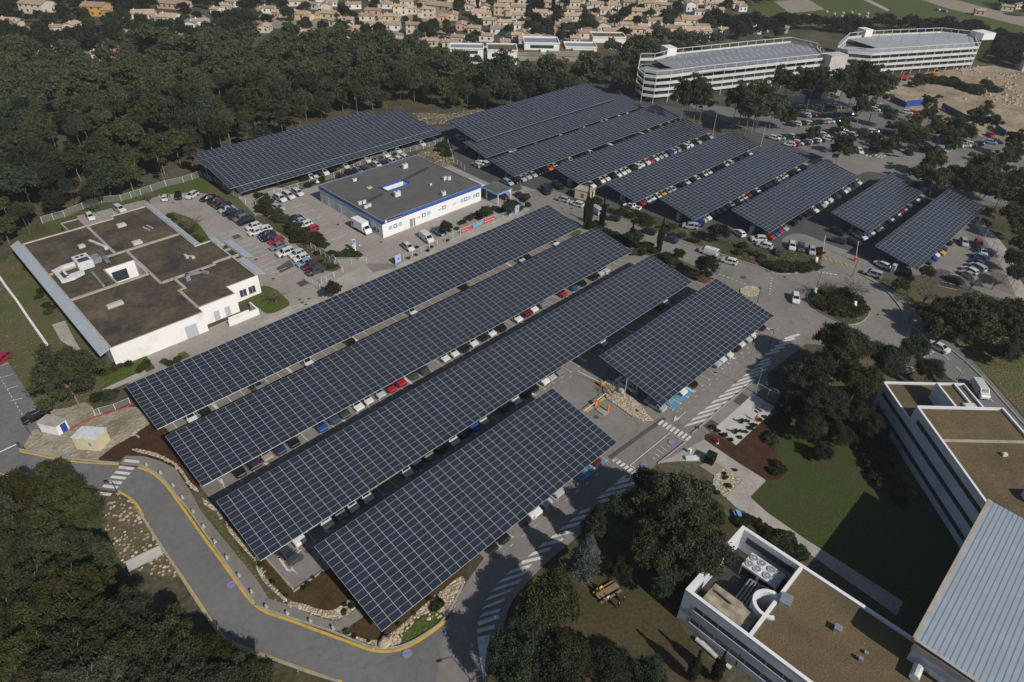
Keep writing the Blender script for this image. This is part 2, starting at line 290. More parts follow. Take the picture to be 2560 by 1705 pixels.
# ------------------------------------------------------------------ objects
def root_of(o):
    while o.parent: o = o.parent
    return o
class MB:
    def __init__(s): s.v = []; s.f = []; s.m = []; s.uv = {}
    def add(s, vs, fs, mi=0):
        k = len(s.v); s.v += [tuple(map(float, v)) for v in vs]
        for f in fs: s.f.append(tuple(i+k for i in f)); s.m.append(mi)
        return s
    def prism(s, poly, z0, z1, mi=0, top=None, bottom=True):
        a = sum(poly[i][0]*poly[(i+1) % len(poly)][1]-poly[(i+1) % len(poly)][0]*poly[i][1] for i in range(len(poly)))
        if a < 0: poly = poly[::-1]
        n = len(poly); k = len(s.v)
        s.v += [(p[0], p[1], z0) for p in poly] + [(p[0], p[1], z1) for p in poly]
        for i in range(n): s.f.append((k+i, k+(i+1) % n, k+n+(i+1) % n, k+n+i)); s.m.append(mi)
        s.f.append(tuple(range(k+n, k+2*n))); s.m.append(mi if top is None else top)
        if bottom: s.f.append(tuple(range(k+n-1, k-1, -1))); s.m.append(mi)
        return s
    def box(s, x0, x1, y0, y1, z0, z1, mi=0, top=None): return s.prism([(x0,y0),(x1,y0),(x1,y1),(x0,y1)], z0, z1, mi, top)
    def rbox(s, cx, cy, lx, ly, z0, z1, a=0, mi=0, top=None):
        c, n = math.cos(a), math.sin(a)
        return s.prism([(cx+c*x-n*y, cy+n*x+c*y) for x, y in ((-lx/2,-ly/2),(lx/2,-ly/2),(lx/2,ly/2),(-lx/2,ly/2))], z0, z1, mi, top)
    def sheet(s, poly, z, mi=0):
        a = sum(poly[i][0]*poly[(i+1) % len(poly)][1]-poly[(i+1) % len(poly)][0]*poly[i][1] for i in range(len(poly)))
        if a < 0: poly = poly[::-1]
        k = len(s.v); s.v += [(p[0], p[1], z) for p in poly]
        if len(poly) < 5: s.f.append(tuple(range(k, k+len(poly)))); s.m.append(mi)
        else:
            for t in tessellate_polygon([[Vector((p[0], p[1], 0)) for p in poly]]):
                a_, b_, c_ = (poly[i] for i in t)
                if (b_[0]-a_[0])*(c_[1]-a_[1])-(b_[1]-a_[1])*(c_[0]-a_[0]) < 0: t = t[::-1]
                s.f.append(tuple(k+i for i in t)); s.m.append(mi)
        return s
    def strip(s, pts, w, z0, z1=None, mi=0, closed=False):
        """band of width w along a polyline; a flat sheet at z0 or a bar from z0 to z1"""
        P = [np.array(p[:2], float) for p in pts]; n = len(P); Lf = []; Rt = []
        for i in range(n):
            a = P[i-1] if (i > 0 or closed) else P[i]; b = P[(i+1) % n] if (i < n-1 or closed) else P[i]
            d = b-a; d /= (np.linalg.norm(d)+1e-9); nn = np.array([-d[1], d[0]])
            Lf.append(P[i]+nn*w/2); Rt.append(P[i]-nn*w/2)
        for i in range(n if closed else n-1):
            j = (i+1) % n; quad = [tuple(Rt[i]), tuple(Rt[j]), tuple(Lf[j]), tuple(Lf[i])]
            if z1 is None: s.sheet(quad, z0, mi)
            else: s.prism(quad, z0, z1, mi)
        return s
    def tube(s, p, p2, r, n=6, r2=None, mi=0, cap=True):
        p = np.array(p, float); p2 = np.array(p2, float); d = p2-p; L = np.linalg.norm(d); d = d/(L+1e-9); r2 = r if r2 is None else r2
        a = np.cross(d, [0,0,1.] if abs(d[2]) < .9 else [1.,0,0]); a /= np.linalg.norm(a); b = np.cross(d, a); k = len(s.v)
        for c, rr in ((p, r), (p2, r2)):
            for i in range(n): t = 2*PI*i/n; s.v.append(tuple(c+rr*(math.cos(t)*a+math.sin(t)*b)))
        for i in range(n): s.f.append((k+i, k+n+i, k+n+(i+1) % n, k+(i+1) % n)); s.m.append(mi)
        if cap: s.f.append(tuple(range(k, k+n))); s.m.append(mi); s.f.append(tuple(range(k+2*n-1, k+n-1, -1))); s.m.append(mi)
        return s
    def disc(s, x, y, z, r, n=14, mi=0): return s.sheet([(x+r*math.cos(2*PI*i/n), y+r*math.sin(2*PI*i/n)) for i in range(n)], z, mi)
    def wallquad(s, p0, p1, z0, z1, off=.003, mi=0, t=.03):
        """thin plate on a wall running p0 -> p1 (outside is to the right of that direction)"""
        d = np.array(p1, float)-np.array(p0, float); d /= np.linalg.norm(d); nrm = np.array([d[1], -d[0]])
        a = np.array(p0)+nrm*(-.02); b = np.array(p1)+nrm*(-.02); c = np.array(p1)+nrm*t; e = np.array(p0)+nrm*t
        return s.prism([tuple(a), tuple(b), tuple(c), tuple(e)], z0, z1, mi)
    def build(s, name, mats, parent=None, smooth=False, local=False):
        if isinstance(mats, str): mats = [mats]
        v = s.v
        if parent is not None and not local:
            r = root_of(parent); l = r.location; a = -r.rotation_euler[2]; c, n = math.cos(a), math.sin(a)
            v = [(c*(x-l[0])-n*(y-l[1]), n*(x-l[0])+c*(y-l[1]), z-l[2]) for x, y, z in v]
        me = bpy.data.meshes.new(name); me.from_pydata(v, [], s.f); me.polygons.foreach_set('material_index', s.m)
        for m_ in mats: me.materials.append(M[m_])
        if smooth: me.polygons.foreach_set('use_smooth', [True]*len(s.f))
        me.update()
        o = bpy.data.objects.new(name, me); C.objects.link(o); o.parent = parent
        return o
def tag(o, label, cat, group=None, kind=None):
    if label: o['label'] = label
    if cat: o['category'] = cat
    if group: o['group'] = group
    if kind: o['kind'] = kind
    return o
def thing(name, label, cat, loc=(0,0,0), rz=0, group=None):
    o = bpy.data.objects.new(name, None); C.objects.link(o); o.location = loc; o.rotation_euler = (0,0,rz); o.empty_display_size = .3
    return tag(o, label, cat, group)
def struct(mb, name, m): 
    o = mb.build(name, m); o['kind'] = 'structure'; return o
SHEETS = []
def smooth(pts, closed=False, cut=1.6, it=3):
    P = [np.array(p[:2], float) for p in pts]
    for k in range(it):
        Q = []; n = len(P); rng_ = range(n) if closed else range(n-1)
        if not closed: Q.append(P[0])
        for i in rng_:
            u, v = P[i], P[(i+1) % n]; L_ = np.linalg.norm(v-u)
            if L_ < 1e-4: continue
            c_ = min(.25, cut/(2**k)/L_)
            if closed or i > 0: Q.append(u+(v-u)*c_)
            if closed or i < n-2: Q.append(v-(v-u)*c_)
        if not closed: Q.append(P[-1])
        P = Q
    return [tuple(p) for p in P]
def ground(name, m, poly, z): SHEETS.append((round(z, 4), len(SHEETS), name, m, poly))
def flush_ground():
    for i, (z, k, name, m, poly) in enumerate(sorted(SHEETS, key=lambda t: t[:2])):
        struct(MB().sheet(smooth(poly, True, 3.2 if name == 'road' else .25 if name in ('pavement','parking_lot','lawn') else 1.0, 2) if len(poly) > 7 else poly, .0015*(i+1)), name, m)
def dup(r, loc, rz=0, sc=1.0, label=None, group=None, color=None):
    c = r.copy(); C.objects.link(c); c.location = loc; c.rotation_euler = (0,0,rz); c.scale = (sc,)*3 if isinstance(sc, (int, float)) else sc
    if label: c['label'] = label
    if group: c['group'] = group
    if color: c.color = color
    for ch in r.children:
        d = ch.copy(); C.objects.link(d); d.parent = c
        if color: d.color = color
        for g_ in ch.children:
            e = g_.copy(); C.objects.link(e); e.parent = d
    return c
def inpoly(x, y, poly):
    r = False; j = len(poly)-1
    for i in range(len(poly)):
        if (poly[i][1] > y) != (poly[j][1] > y) and x < (poly[j][0]-poly[i][0])*(y-poly[i][1])/(poly[j][1]-poly[i][1])+poly[i][0]: r = not r
        j = i
    return r
ORD = 'first second third fourth fifth sixth seventh eighth ninth tenth eleventh twelfth thirteenth fourteenth fifteenth sixteenth seventeenth eighteenth nineteenth twentieth'.split()
def od(i):
    if i < 20: return ORD[i]
    t = ('twenty','thirty','forty','fifty')[(i+1)//10-2]
    return t+'-'+ORD[(i+1) % 10-1] if (i+1) % 10 else t[:-1]+'ieth'
# ------------------------------------------------------------------ ground, roads, beds
Z = [.004*i for i in range(20)]
struct(MB().sheet([(-600,-600),(1400,-600),(1400,1400),(-600,1400)], 0), 'ground', 'earth')
# service road, lower left
road_sw = W(0,2,'0,1225 0,1040 175,1010 550,1095 1095,1140 1270,1165 1400,1210 1530,1320 1640,1480 1700,1568') + W(0,3,'1880,250 2110,560 2350,900') + W(1,3,'300,990 600,1100 900,1210 1060,1275 1230,1285 1400,1240 1600,1120 1750,1000 1700,1200 1650,1568 1640,1900 900,1900 790,1568 500,1470 250,1380 0,1290') + W(0,3,'2170,1220 2080,1190 1940,1000 1730,680 1470,290 1280,0') + W(0,2,'1220,1460 1090,1385 905,1360 740,1350 190,1275')
ground('road', 'asphalt_dark', [(-30,95),(-40,110)]+road_sw[1:]+[(-8,100)], Z[3])
ground('parking_lot', 'asphalt_dark', W(0,2,'0,90 75,200 350,620 420,640 260,900 200,985 175,1015 0,1045')+[(-40,108),(-40,170),(-18,155)], Z[4])
# main lot and the road beside it
ground('parking_lot', 'asphalt_tan', [(18.4,57.2),(41,57.2),(41,42.6),(44,38.5),(140,34),(150,60),(152,112.5),(19.1,112.5),(19.1,99.5),(17.6,83),(18.4,64.9)], Z[2])
ground('road', 'asphalt_tan', W(1,3,'1650,1568 1700,1200 1755,1000 1915,680 2000,560')+[(44,44),(100,44),(120,44)]+W(2,2,'2355,220')+W(2,2,'2355,270 2000,560 1650,860 1400,1080') + [G(1060+x/3.92,1160+y/3.92) for x, y in ((2140,110),(2050,230),(1930,370),(1660,570),(1500,720),(1310,870),(1100,1060),(960,1220),(850,1360),(800,1500),(780,1600))] + W(1,3,'2200,1200 2140,1400 2100,1568 2100,1900 1640,1900'), Z[3])
ground('road', 'asphalt_tan', O('1205,500 1190,455 1215,432 1350,478 1500,528 1590,560 1650,590 1760,622 1800,632 1880,622 1960,620 2020,645 2080,690 2130,740 2090,770 2110,812 2040,790 1960,800 1860,790 1810,790 1770,800 1740,760 1700,700 1640,660 1480,640 1300,540'), Z[3])
# building A lot and building B forecourt
ground('parking_lot', 'asphalt_brightened', [(19.2,111.5),(140,111.5),(150,117),(150,171),(88,172),(80,185),(56,196),(50.6,190),(50.6,124.5),(19.2,123.5)], Z[1])  # lighter colour stands in for the brighter exposure over these lots
ground('parking_lot', 'asphalt_brightened', W(0,1,'700,420 900,380 1340,268 1380,300 1350,330 1020,440 800,520'), Z[5])
# far lot under the far canopies
far = O('985,288 1040,292 1120,262 1240,230 1380,190 1480,220 1560,232 1700,255 1800,240 1900,205 2000,215 2120,262 2360,330 2360,460 2250,470 2200,520 2345,680 2290,700 2140,640 2060,640 1990,640 1960,620 1880,622 1760,560 1640,540 1480,510 1350,470 1215,432 1130,400 1030,350')
ground('parking_lot', 'asphalt_new', far, Z[3])
ground('parking_lot', 'asphalt_dark', O('1560,232 1700,250 1800,238 1900,205 2000,215 2120,262 2380,330 2380,480 2250,470 2120,420 1960,385 1860,350 1760,310 1640,270'), Z[4])
ground('parking_lot', 'asphalt_tan', O('1860,368 1960,345 2120,330 2240,360 2300,340 2354,345 2354,365 2260,420 2300,470 2200,440 2080,395 1990,395 1930,420'), Z[5])
ground('road', 'asphalt_tan', O('1780,560 1830,530 1900,560 1975,585 2020,620 2000,650 1960,640 1880,630 1880,600'), Z[5])
ground('road', 'asphalt_tan', O('2180,455 2210,500 2240,510 2330,640 2354,690 2310,690 2230,665 2170,610 2100,640 2090,610 2160,545'), Z[5])
ground('road', 'asphalt_tan', O('1205,470 1245,430 1300,446 1280,480 1240,500'), Z[6])
ground('road', 'asphalt_new', O('975,292 1040,290 1060,330 1030,345 1130,395 1210,430 1180,445 1100,410 1020,372 1000,330'), Z[6])
# road continuing right, beyond the roundabout
ground('road', 'asphalt_dark', O('2085,765 2130,735 2200,795 2260,855 2320,925 2400,1015 2500,1200 2420,1150 2354,1040 2290,975 2250,938 2200,885 2160,850 2110,812'), Z[7])
# construction site
ground('ground', 'sand', O('1960,215 1990,192 2080,178 2160,160 2290,150 2400,165 2400,330 2280,320 2200,300 2120,262 2050,235'), Z[6])
# far field with rows of hives, tan plot and far road
ground('field', 'grass', O('1690,25 1720,8 1790,-14 2400,-12 2400,118 2280,92 2140,80 2000,76 1880,64 1760,52'), Z[2])
ground('ground', 'concrete_tan', O('1779,3 1855,-3 1897,22 1816,31'), Z[4])
ground('road', 'concrete_tan', O('2040,-10 2120,0 2180,20 2260,38 2400,72 2400,48 2280,22 2200,0 2140,-12'), Z[4])
ground('road', 'concrete', O('1985,0 2000,0 2045,22 2040,26'), Z[4])
# rough grass strips on the left and behind building A
ground('grass_bank', 'grass_rough', W(0,1,'0,870 150,730 200,700 110,690 600,1300 640,1390 780,1568')+W(0,2,'780,20 905,140 960,250 1030,235 980,400 800,560 480,600 350,620 75,200 0,90'), Z[6])
ground('grass_bank', 'grass', W(0,1,'80,640 250,590 440,590 470,560 370,480 700,400 1340,180 1830,40 1940,110 2200,260 2240,300 2100,250 1900,212 1700,203 1500,228 1340,268 900,380 700,420 550,470 570,540 640,560 200,690'), Z[6])
ground('grass_bank', 'grass_rough', W(0,1,'1940,110 2240,300 2355,420 2355,520 2250,400 2100,290 2010,245 1900,212'), Z[7])
ground('grass_bank', 'scrub', W(1,1,'0,400 130,430 280,520 500,660 730,800 800,930 640,930 560,860 380,690 280,620 100,500 0,470'), Z[8])
ground('pavement', 'concrete', W(0,1,'480,1420 600,1385 690,1568')+W(0,2,'750,90 700,90')+W(0,1,'560,1568'), Z[8])
ground('grass_bank', 'grass', W(0,2,'960,250 1340,130 1430,255 1330,300 1000,420 940,330'), Z[8])
ground('pavement', 'concrete', W(0,2,'940,450 1330,270 1360,300 1300,340 980,470'), Z[9])
ground('grass_bank', 'grass', W(0,2,'1640,120 1700,100 1755,140 1650,190'), Z[8])
ground('grass_bank', 'grass', W(0,1,'2260,1190 2355,1130')+W(1,1,'60,1050 180,1090 320,1220 290,1260 110,1335 0,1245'), Z[8])
ground('grass_bank', 'grass', W(0,1,'1530,400 1600,385 1760,440 1850,520 1940,640 1850,670 1700,560'), Z[8])
ground('pavement', 'concrete', W(1,1,'0,1440 100,1335 320,1245 600,1190 640,1070 810,960 1000,890 1030,870 1290,870 1600,720 2000,530 2355,400')+W(2,1,'270,295 300,305 0,440')+W(1,1,'2355,460 1900,680 1300,980 700,1260 0,1568'), Z[4])
ground('pavement', 'asphalt_tan', W(1,1,'1000,860 1290,860 1300,890 1080,940'), Z[5])
# stony and mulch ground at the left end of the canopies
ground('ground', 'lime_ground', W(0,2,'200,990 260,900 420,640 640,620 760,560 840,590 900,690 1250,590 1390,740 1270,890 1080,945 960,1040 900,1115 550,1095'), Z[6])
ground('mulch_bed', 'mulch', W(0,2,'1090,1120 880,1110 960,1040 1090,950 1390,745 1510,795 1560,840 1700,1000 1860,1370 1760,1400 1620,1180 1480,1110 1330,1065 1150,1060'), Z[8])
ground('gravel_bed', 'gravel_pale', W(0,2,'1080,945 1220,850 1390,742 1395,760 1235,860 1290,880 1280,910 1240,860 1100,950'), Z[10])
ground('grass_bank', 'grass_rough', W(0,2,'1790,1440 1860,1400 2000,1568')+W(0,3,'2080,200 2350,560')+W(1,3,'100,780 290,830 285,860 110,810 0,640')+W(0,3,'2180,400 1880,0'), Z[8])
ground('pavement', 'asphalt_tan', W(0,2,'1095,1140 1150,1060 1330,1065 1480,1110 1620,1180 1760,1400 1850,1568')+W(0,3,'2350,620')+W(1,3,'120,810 300,860 500,950 700,1010 770,1000 940,890 1000,965 870,1050 780,1100 700,1100 500,1030 300,960 60,880 0,850')+W(0,3,'2110,530 1900,230 1740,0')+W(0,2,'1640,1440 1530,1300 1400,1195 1280,1155'), Z[9])
ground('mulch_bed', 'mulch_olive', W(1,3,'20,460 85,430 345,750 650,530 905,805 860,800 800,860 690,925 560,900 440,850 290,810 180,700 90,590'), Z[9])
ground('mulch_bed', 'mulch_olive', [(24,57.1),(41,57.1),(41,45)]+W(1,3,'1990,440 1900,560 1700,720 1560,860 1300,1080 1230,1140 1140,1190 980,1190 820,1100 1010,960 940,880 650,540'), Z[8])
ground('gravel_bed', 'gravel_pale', W(1,3,'285,830 440,850 560,900 690,925 800,860 870,800 940,890 770,1000 700,1000 500,940 300,870'), Z[11])
ground('gravel_bed', 'gravel_pale', W(1,3,'0,450 50,560 100,630 180,720 290,810 290,850 150,730 60,640 0,530'), Z[11])
ground('gravel_bed', 'gravel_pale', W(1,3,'740,1100 820,1100 980,1180 1140,1190 1230,1130 1300,1080 1480,920 1640,790 1890,580 1915,640 1760,960 1600,960 1500,950 1300,1130 1360,1215 1180,1255 1030,1225'), Z[11])
ground('grass_bank', 'grass', W(1,3,'1300,1130 1600,925 1700,930 1740,960 1600,1080 1360,1215'), Z[12])
ground('gravel_bed', 'gravel_pale', W(0,2,'1220,990 1400,1020 1560,1090 1680,1180 1740,1300 1840,1370 1790,1400 1700,1270 1620,1150 1500,1090 1360,1050 1230,1020'), Z[11])
ground('gravel_bed', 'gravel_pale', W(0,2,'1870,1450 1960,1520 2020,1568')+W(0,3,'2080,100 1990,0 1960,0 1870,-60'), Z[11])
ground('gravel_bed', 'gravel_pale', W(0,3,'2080,140 2140,170 2340,400 2340,450 2260,380 2100,190'), Z[11])
# scrub left of the service road
ground('ground', 'stony', W(0,2,'820,1480 900,1420 1060,1440 1220,1460 1310,1568')+W(0,3,'1470,290 1680,600 1500,620 1300,560 1100,480 1040,300 900,50 780,0')+W(0,2,'780,1560'), Z[6])
ground('pavement', 'concrete_pale', W(0,3,'1150,465 1465,315 1500,400 1185,560'), Z[9])
ground('pavement', 'blue_slab', W(0,3,'-100,1050 0,1060 90,1180 160,1300 70,1420 0,1540 -150,1560'), Z[6])
ground('ground', 'scrub', W(1,3,'0,1310 250,1400 500,1490 760,1568 760,2000 0,2000'), Z[5])
# lower right park
ground('ground', 'lawn_brown', W(2,3,'0,740 300,350 650,40 1000,300 1600,0 2300,140 1500,1000 2000,1568 2000,2100 -900,2100 -800,1500')[:], Z[2])
ground('mulch_bed', 'mulch', W(2,2,'1740,890 1830,840 2060,965 2355,720')+W(3,2,'60,650 230,790 60,900 60,980 160,1270 0,1290')+W(2,2,'2340,1285 2060,1110'), Z[8])
ground('pavement', 'concrete', W(2,2,'1640,870 1740,890 2340,1285 2190,1440 2355,1568')+W(3,3,'300,230 1240,830 1180,960 1000,830 300,340 0,170')+W(2,3,'2130,0')+W(2,2,'2080,1550 1960,1440 2120,1285 1860,1110 1500,1110 1340,1130'), Z[5])
ground('pavement', 'concrete_tan', W(2,2,'1860,1245 1720,1150 1850,1100 1950,1165'), Z[9])
ground('gravel_bed', 'gravel_pale', W(2,2,'1860,1245 1950,1165 2120,1280 1960,1440 1840,1350'), Z[9])
ground('lawn', 'lawn', W(2,2,'2190,1440 2340,1285')+W(3,2,'160,1270 60,980 60,900 230,790 560,830 830,980 1000,1200 1900,1568')+[(90,-8),(69,-5)]+W(3,3,'1240,830 300,225')+W(3,3,'0,20'), Z[6])
ground('pavement', 'asphalt_tan', W(2,2,'1650,860 2350,270 2355,420 2220,490 1860,810 1750,920 1350,1130'), Z[7])
ground('pavement', 'asphalt_new', W(2,2,'2035,560 2115,480 2220,545 2130,625'), Z[9])
ground('pavement', 'asphalt_new', W(2,2,'1760,790 1830,725 1905,770 1820,840'), Z[9])
ground('pavement', 'concrete_pale', W(2,2,'1860,810 2220,490 2355,575')+W(3,2,'60,610 0,690')+W(2,2,'2060,965'), Z[10])
ground('road', 'concrete', W(3,1,'1900,430 2060,560 2200,720 2310,1000 2370,1080 2370,1330 2300,1200 2230,1050 2130,850 2000,640 1890,480'), Z[7])
ground('undergrowth', 'scrub', W(3,2,'560,830 700,800 800,700 900,600 1520,1568 1500,1568 1000,1350 980,1340 820,980 700,860'), Z[8])
# roundabout island and islands between the road and the far lot
isl = smooth(W(3,1,'350,1160 375,1120 440,1080 600,1060 760,1120 870,1190 920,1250 932,1310 900,1370 820,1420 700,1420 590,1365 480,1310 400,1240'), True)
struct(MB().prism(isl, 0, .26), 'roundabout_island', 'scrub')
isl2 = W(2,1,'560,240 740,255 860,330 1010,375 1200,370 1420,470 1560,510 1740,560 1850,630 2060,650 2230,690 2355,740') + W(3,1,'60,700 150,725 260,745 480,760 500,800 480,900 240,948 130,962 0,938') + W(2,1,'2355,915 2080,830 1920,770 1700,700 1380,590 1200,520 1000,440 830,400 620,330')
ground('grass_bank', 'scrub', isl2, Z[10])
isl3 = W(2,1,'880,560 960,600 1100,640 1330,760 1560,830 1720,900 1850,1010 1780,1050 1660,1000 1300,790 1110,750 850,560')
ground('grass_bank', 'scrub', isl3, Z[10])
ground('grass_bank', 'grass', W(2,1,'520,600 590,550 640,560 620,600 530,615'), Z[10])
struct(MB().prism(W(2,2,'835,400 860,370 900,370 960,400 1060,490 1180,590 1260,700 1300,735 1200,735 1100,700 960,600 870,540 840,460'), 0, .26), 'gravel_bed', 'gravel_pale')
struct(MB().prism([(c[0],c[1]) for c in [(lambda p: (p[0], p[1]))(g(2,1,2185+90*math.cos(t), 1115+48*math.sin(t))) for t in [i*PI/8 for i in range(16)]]], 0, .25), 'gravel_bed', 'gravel_pale')
ground('grass_bank', 'grass_rough', O('2000,640 2080,665 2200,690 2340,690 2400,760 2400,1010 2320,920 2260,850 2200,790 2130,730 2085,685 2030,645'), Z[4])
ground('ground', 'scrub', W(1,0,'860,990 1200,1010 1430,1040 1600,1040 2200,980 2100,1060 1780,1150 1550,1150 1350,1010 1050,1020 870,1060'), Z[8])
ground('ground', 'stony', W(1,0,'1430,1040 1800,1050 2000,990 2200,990 2050,1080 1780,1145 1550,1150 1470,1080'), Z[9])
ground('ground', 'stony', W(1,0,'1430,1440 1640,1340 1750,1290 1780,1400 1850,1510 1650,1540'), Z[9])
ground('ground', 'scrub', W(2,0,'1080,1010 1200,960 1600,940 1650,960 1560,1000 1400,960 1340,955 1210,970'), Z[9])
ground('ground', 'scrub', W(2,0,'1560,1070 1620,1060 1900,1200 2100,1240 2300,1330 2280,1350 2040,1200 1840,1220 1640,1090'), Z[9])
for i_, t_ in enumerate(('1180,60 1300,70 1420,50 1500,60 1450,90 1300,95 1180,85','560,20 700,25 760,60 700,75 600,60','380,30 470,35 500,60 400,55','1500,40 1640,30 1700,60 1600,85 1500,75','820,85 900,60 960,70 1100,95 1050,110 900,95','60,60 200,80 300,60 340,90 200,120 80,110','925,30 990,18 975,-5 1010,-12 1040,60 1010,92 960,60', '820,60 930,42 935,30 820,50', '1100,110 1160,100 1180,130 1120,150', '180,118 245,105 290,125 230,130')):
    ground('street', 'concrete_tan', O(t_), Z[3])
# kerbs
def kerb(pts, w=.25, h=.24, closed=False, m='kerb'): return struct(MB().strip(smooth(pts, closed, 3.2, 2), w, 0, h, closed=closed), 'kerb', m)
kerb(isl, closed=True)
kerb(W(1,3,'0,860 60,895 300,975 500,1040 700,1105 900,1190 1060,1258 1230,1268 1400,1225 1600,1105 1745,990 1905,670'))
kerb(W(0,2,'1280,1150 1400,1195 1530,1300 1640,1450')+W(0,3,'1740,0 1900,230 2110,530 2350,870'))
kerb(W(0,2,'175,1000 550,1083 1095,1130'))
kerb(W(0,3,'1265,0 1460,290 1715,690 1930,1020 2080,1210 2350,1310')+W(1,3,'250,1395 500,1490 760,1568'))
kerb(W(2,1,'560,290 830,400 1000,440 1200,520 1380,590 1700,700 1920,770 2080,830 2355,915')+W(3,1,'0,938 130,962 240,948 470,905'))
kerb(W(3,1,'850,960 980,1030 1100,1120 1210,1250 1270,1360 1290,1430')+O('2190,805 2260,870 2320,940 2400,1030'))
kerb(W(2,2,'1650,860 2000,555 2355,270'), .18)
kerb(W(2,2,'1340,1135 1600,930'), .18)
kerb([(18.6,57.3),(18.4,64.8)]); kerb([(18.4,57.3),(41,57.3)])
kerb(W(1,1,'0,1430 600,1165')+[], .2)
kerb(W(1,1,'810,955 1000,880'), .2, m='concrete_tan')
kerb(W(1,1,'1300,870 1600,725 2000,540 2355,395'), .22, m='concrete_tan')
# ------------------------------------------------------------------ painted markings
mk = MB(); zp = .125
def bar(a, b, w=.15, mb=mk, z=zp): mb.strip([a, b], w, z)
def dash(a, b, n, fill, w, mb=mk):
    a = np.array(a); b = np.array(b)
    for i in range(n): mb.strip([tuple(a+(b-a)*(i/n)), tuple(a+(b-a)*((i+fill)/n))], w, zp)
# crossing on the service road
for x, y in ((1212,1112),(1165,1175),(1128,1220),(1092,1262),(1055,1305),(1018,1347),(957,1412)):
    a = g(0,2,x-68,y-8); b = g(0,2,x+68,y+8); mk.strip([a, b], .55, zp)
# hatching along the road beside the canopies
tops = W(2,2,'1660,850 2355,300'); 
hat = [((1580,790),(1800,720)),((1640,735),(1850,665)),((1700,680),(1915,610)),((1765,630),(1975,560)),((1825,575),(2040,505)),((1890,525),(2095,455)),((1950,475),(2150,405)),((2005,425),(2205,360)),((2065,380),(2260,310)),((2120,330),(2320,265)),((2175,290),(2355,220)),((2230,240),(2355,195)),((2280,200),(2355,165))]
for a, b in hat: mk.sheet([g(2,2,a[0]-8,a[1]+10), g(2,2,b[0]+8,b[1]+14), g(2,2,b[0]+34,b[1]-14), g(2,2,a[0]+30,a[1]-20)], zp)
for i in range(8):
    mk.strip([g(3,2,-25+44*i, 130-36*i), g(3,2,105+46*i, 95-38*i)], .62, zp) if i < 5 else None
for a, b in (((1010,915),(1250,840)),((905,1000),(1170,925)),((800,1090),(1060,1005)),((710,1180),(1010,1075)),((640,1265),(960,1155)),((590,1350),(870,1245)),((555,1435),(800,1340)),((535,1510),(760,1440)),((1115,825),(1370,755)),((1215,745),(1470,665)),((1310,660),(1540,590)),((1410,580),(1600,520)),((1500,500),(1640,455)),((1670,400),(1900,340)),((1680,350),(1980,270)),((1760,285),(2070,200)),((1850,215),(2030,160)),((1900,165),(1990,140))):
    mk.sheet([G(1060+a[0]/3.92,1160+a[1]/3.92), G(1060+(b[0]-30)/3.92,1160+(b[1]+14)/3.92), G(1060+b[0]/3.92,1160+(b[1]-24)/3.92), G(1060+(a[0]+55)/3.92,1160+(a[1]-46)/3.92)], zp)
for a, b in [((2035,1040),(2230,970)),((2030,1110),(2190,1060))]: mk.strip([g(1,3,*a), g(1,3,*b)], .55, zp)
mk.sheet(W(1,3,'2030,1160 2150,1140 2110,1330 2090,1568 2060,1400'), zp)
# crosswalks by the barriers
for i in range(8):
    x, y = 1370+36*i, 755+20.5*i; mk.strip([g(2,2,x-22,y+22), g(2,2,x+20,y-18)], .5, zp)
for i in range(8):
    x, y = 945+35*i, 1098+24*i; mk.strip([g(2,2,x-20,y+14), g(2,2,x+20,y-14)], .5, zp)
mk.strip(W(2,2,'1085,1150 1450,850 1585,925'), .16, zp); mk.strip(W(2,2,'1085,1150 1160,1195'), .16, zp)
for a, b in [((1295,1080),(1315,1095)),((1305,1035),(1355,1070)),((1330,1003),(1395,1050)),((1365,975),(1430,1022)),((1425,965),(1442,980))]: mk.strip([g(2,2,*a), g(2,2,*b)], .13, zp)
mk.strip([g(2,2,1595,658), g(2,2,1530,715)], .16, zp); mk.sheet(W(2,2,'1482,748 1500,692 1516,712 1548,718'), zp)
# bay lines of the canopy rows
for (x0, x1, yf) in ((44.0,71.5,42.8),(20.0,125,62.5),(20.3,126,80.5),(20.6,126,98.2),(88.0,126,42.3)):
    x = x0
    while x < x1: mk.box(x-.06, x+.06, yf, yf+5.0, zp-.003, zp); mk.box(x-.35, x+.35, yf-.06, yf+.06, zp-.003, zp+.001); mk.box(x+1., x+1.7, yf-.9, yf-.8, zp-.003, zp); x += 2.5
    for xx in np.arange(x0+7.5, x1, 15.0): mk.box(xx-.5, xx-.1, yf+.08, yf+5, zp-.003, zp)
# arrows at the end of the second aisle
mk.strip([g(1,3,205,425), g(1,3,290,545), g(1,3,330,550)], .28, zp); mk.sheet(W(1,3,'190,440 205,400 235,435'), zp); mk.sheet(W(1,3,'325,540 382,580 325,515'), zp)
mk.sheet(W(0,2,'2020,1280 2045,1270 2065,1335 2045,1330'), zp)
# bays of the far left lot and building lots
for y in (210,310,420,530): bar(g(0,2,0+y*.3-60,y+28), g(0,2,(y-200)*.42+75,y))
dash(g(0,2,0,330), g(0,2,215,700), 12, .55, .12)
for x in (1480,1590,1700): bar(g(0,1,x,270), g(0,1,x-20,225))
for x in (960,1060): bar(g(0,1,x,410), g(0,1,x-22,380))
for i in range(13): 
    a = g(1,1,-180+42*i, 545+32*i)
    bar((a[0]-4.6,a[1]), a)
for i in range(7): a = g(1,1,330+70*i,350+60*i); bar(a,(a[0]+4.5,a[1]))
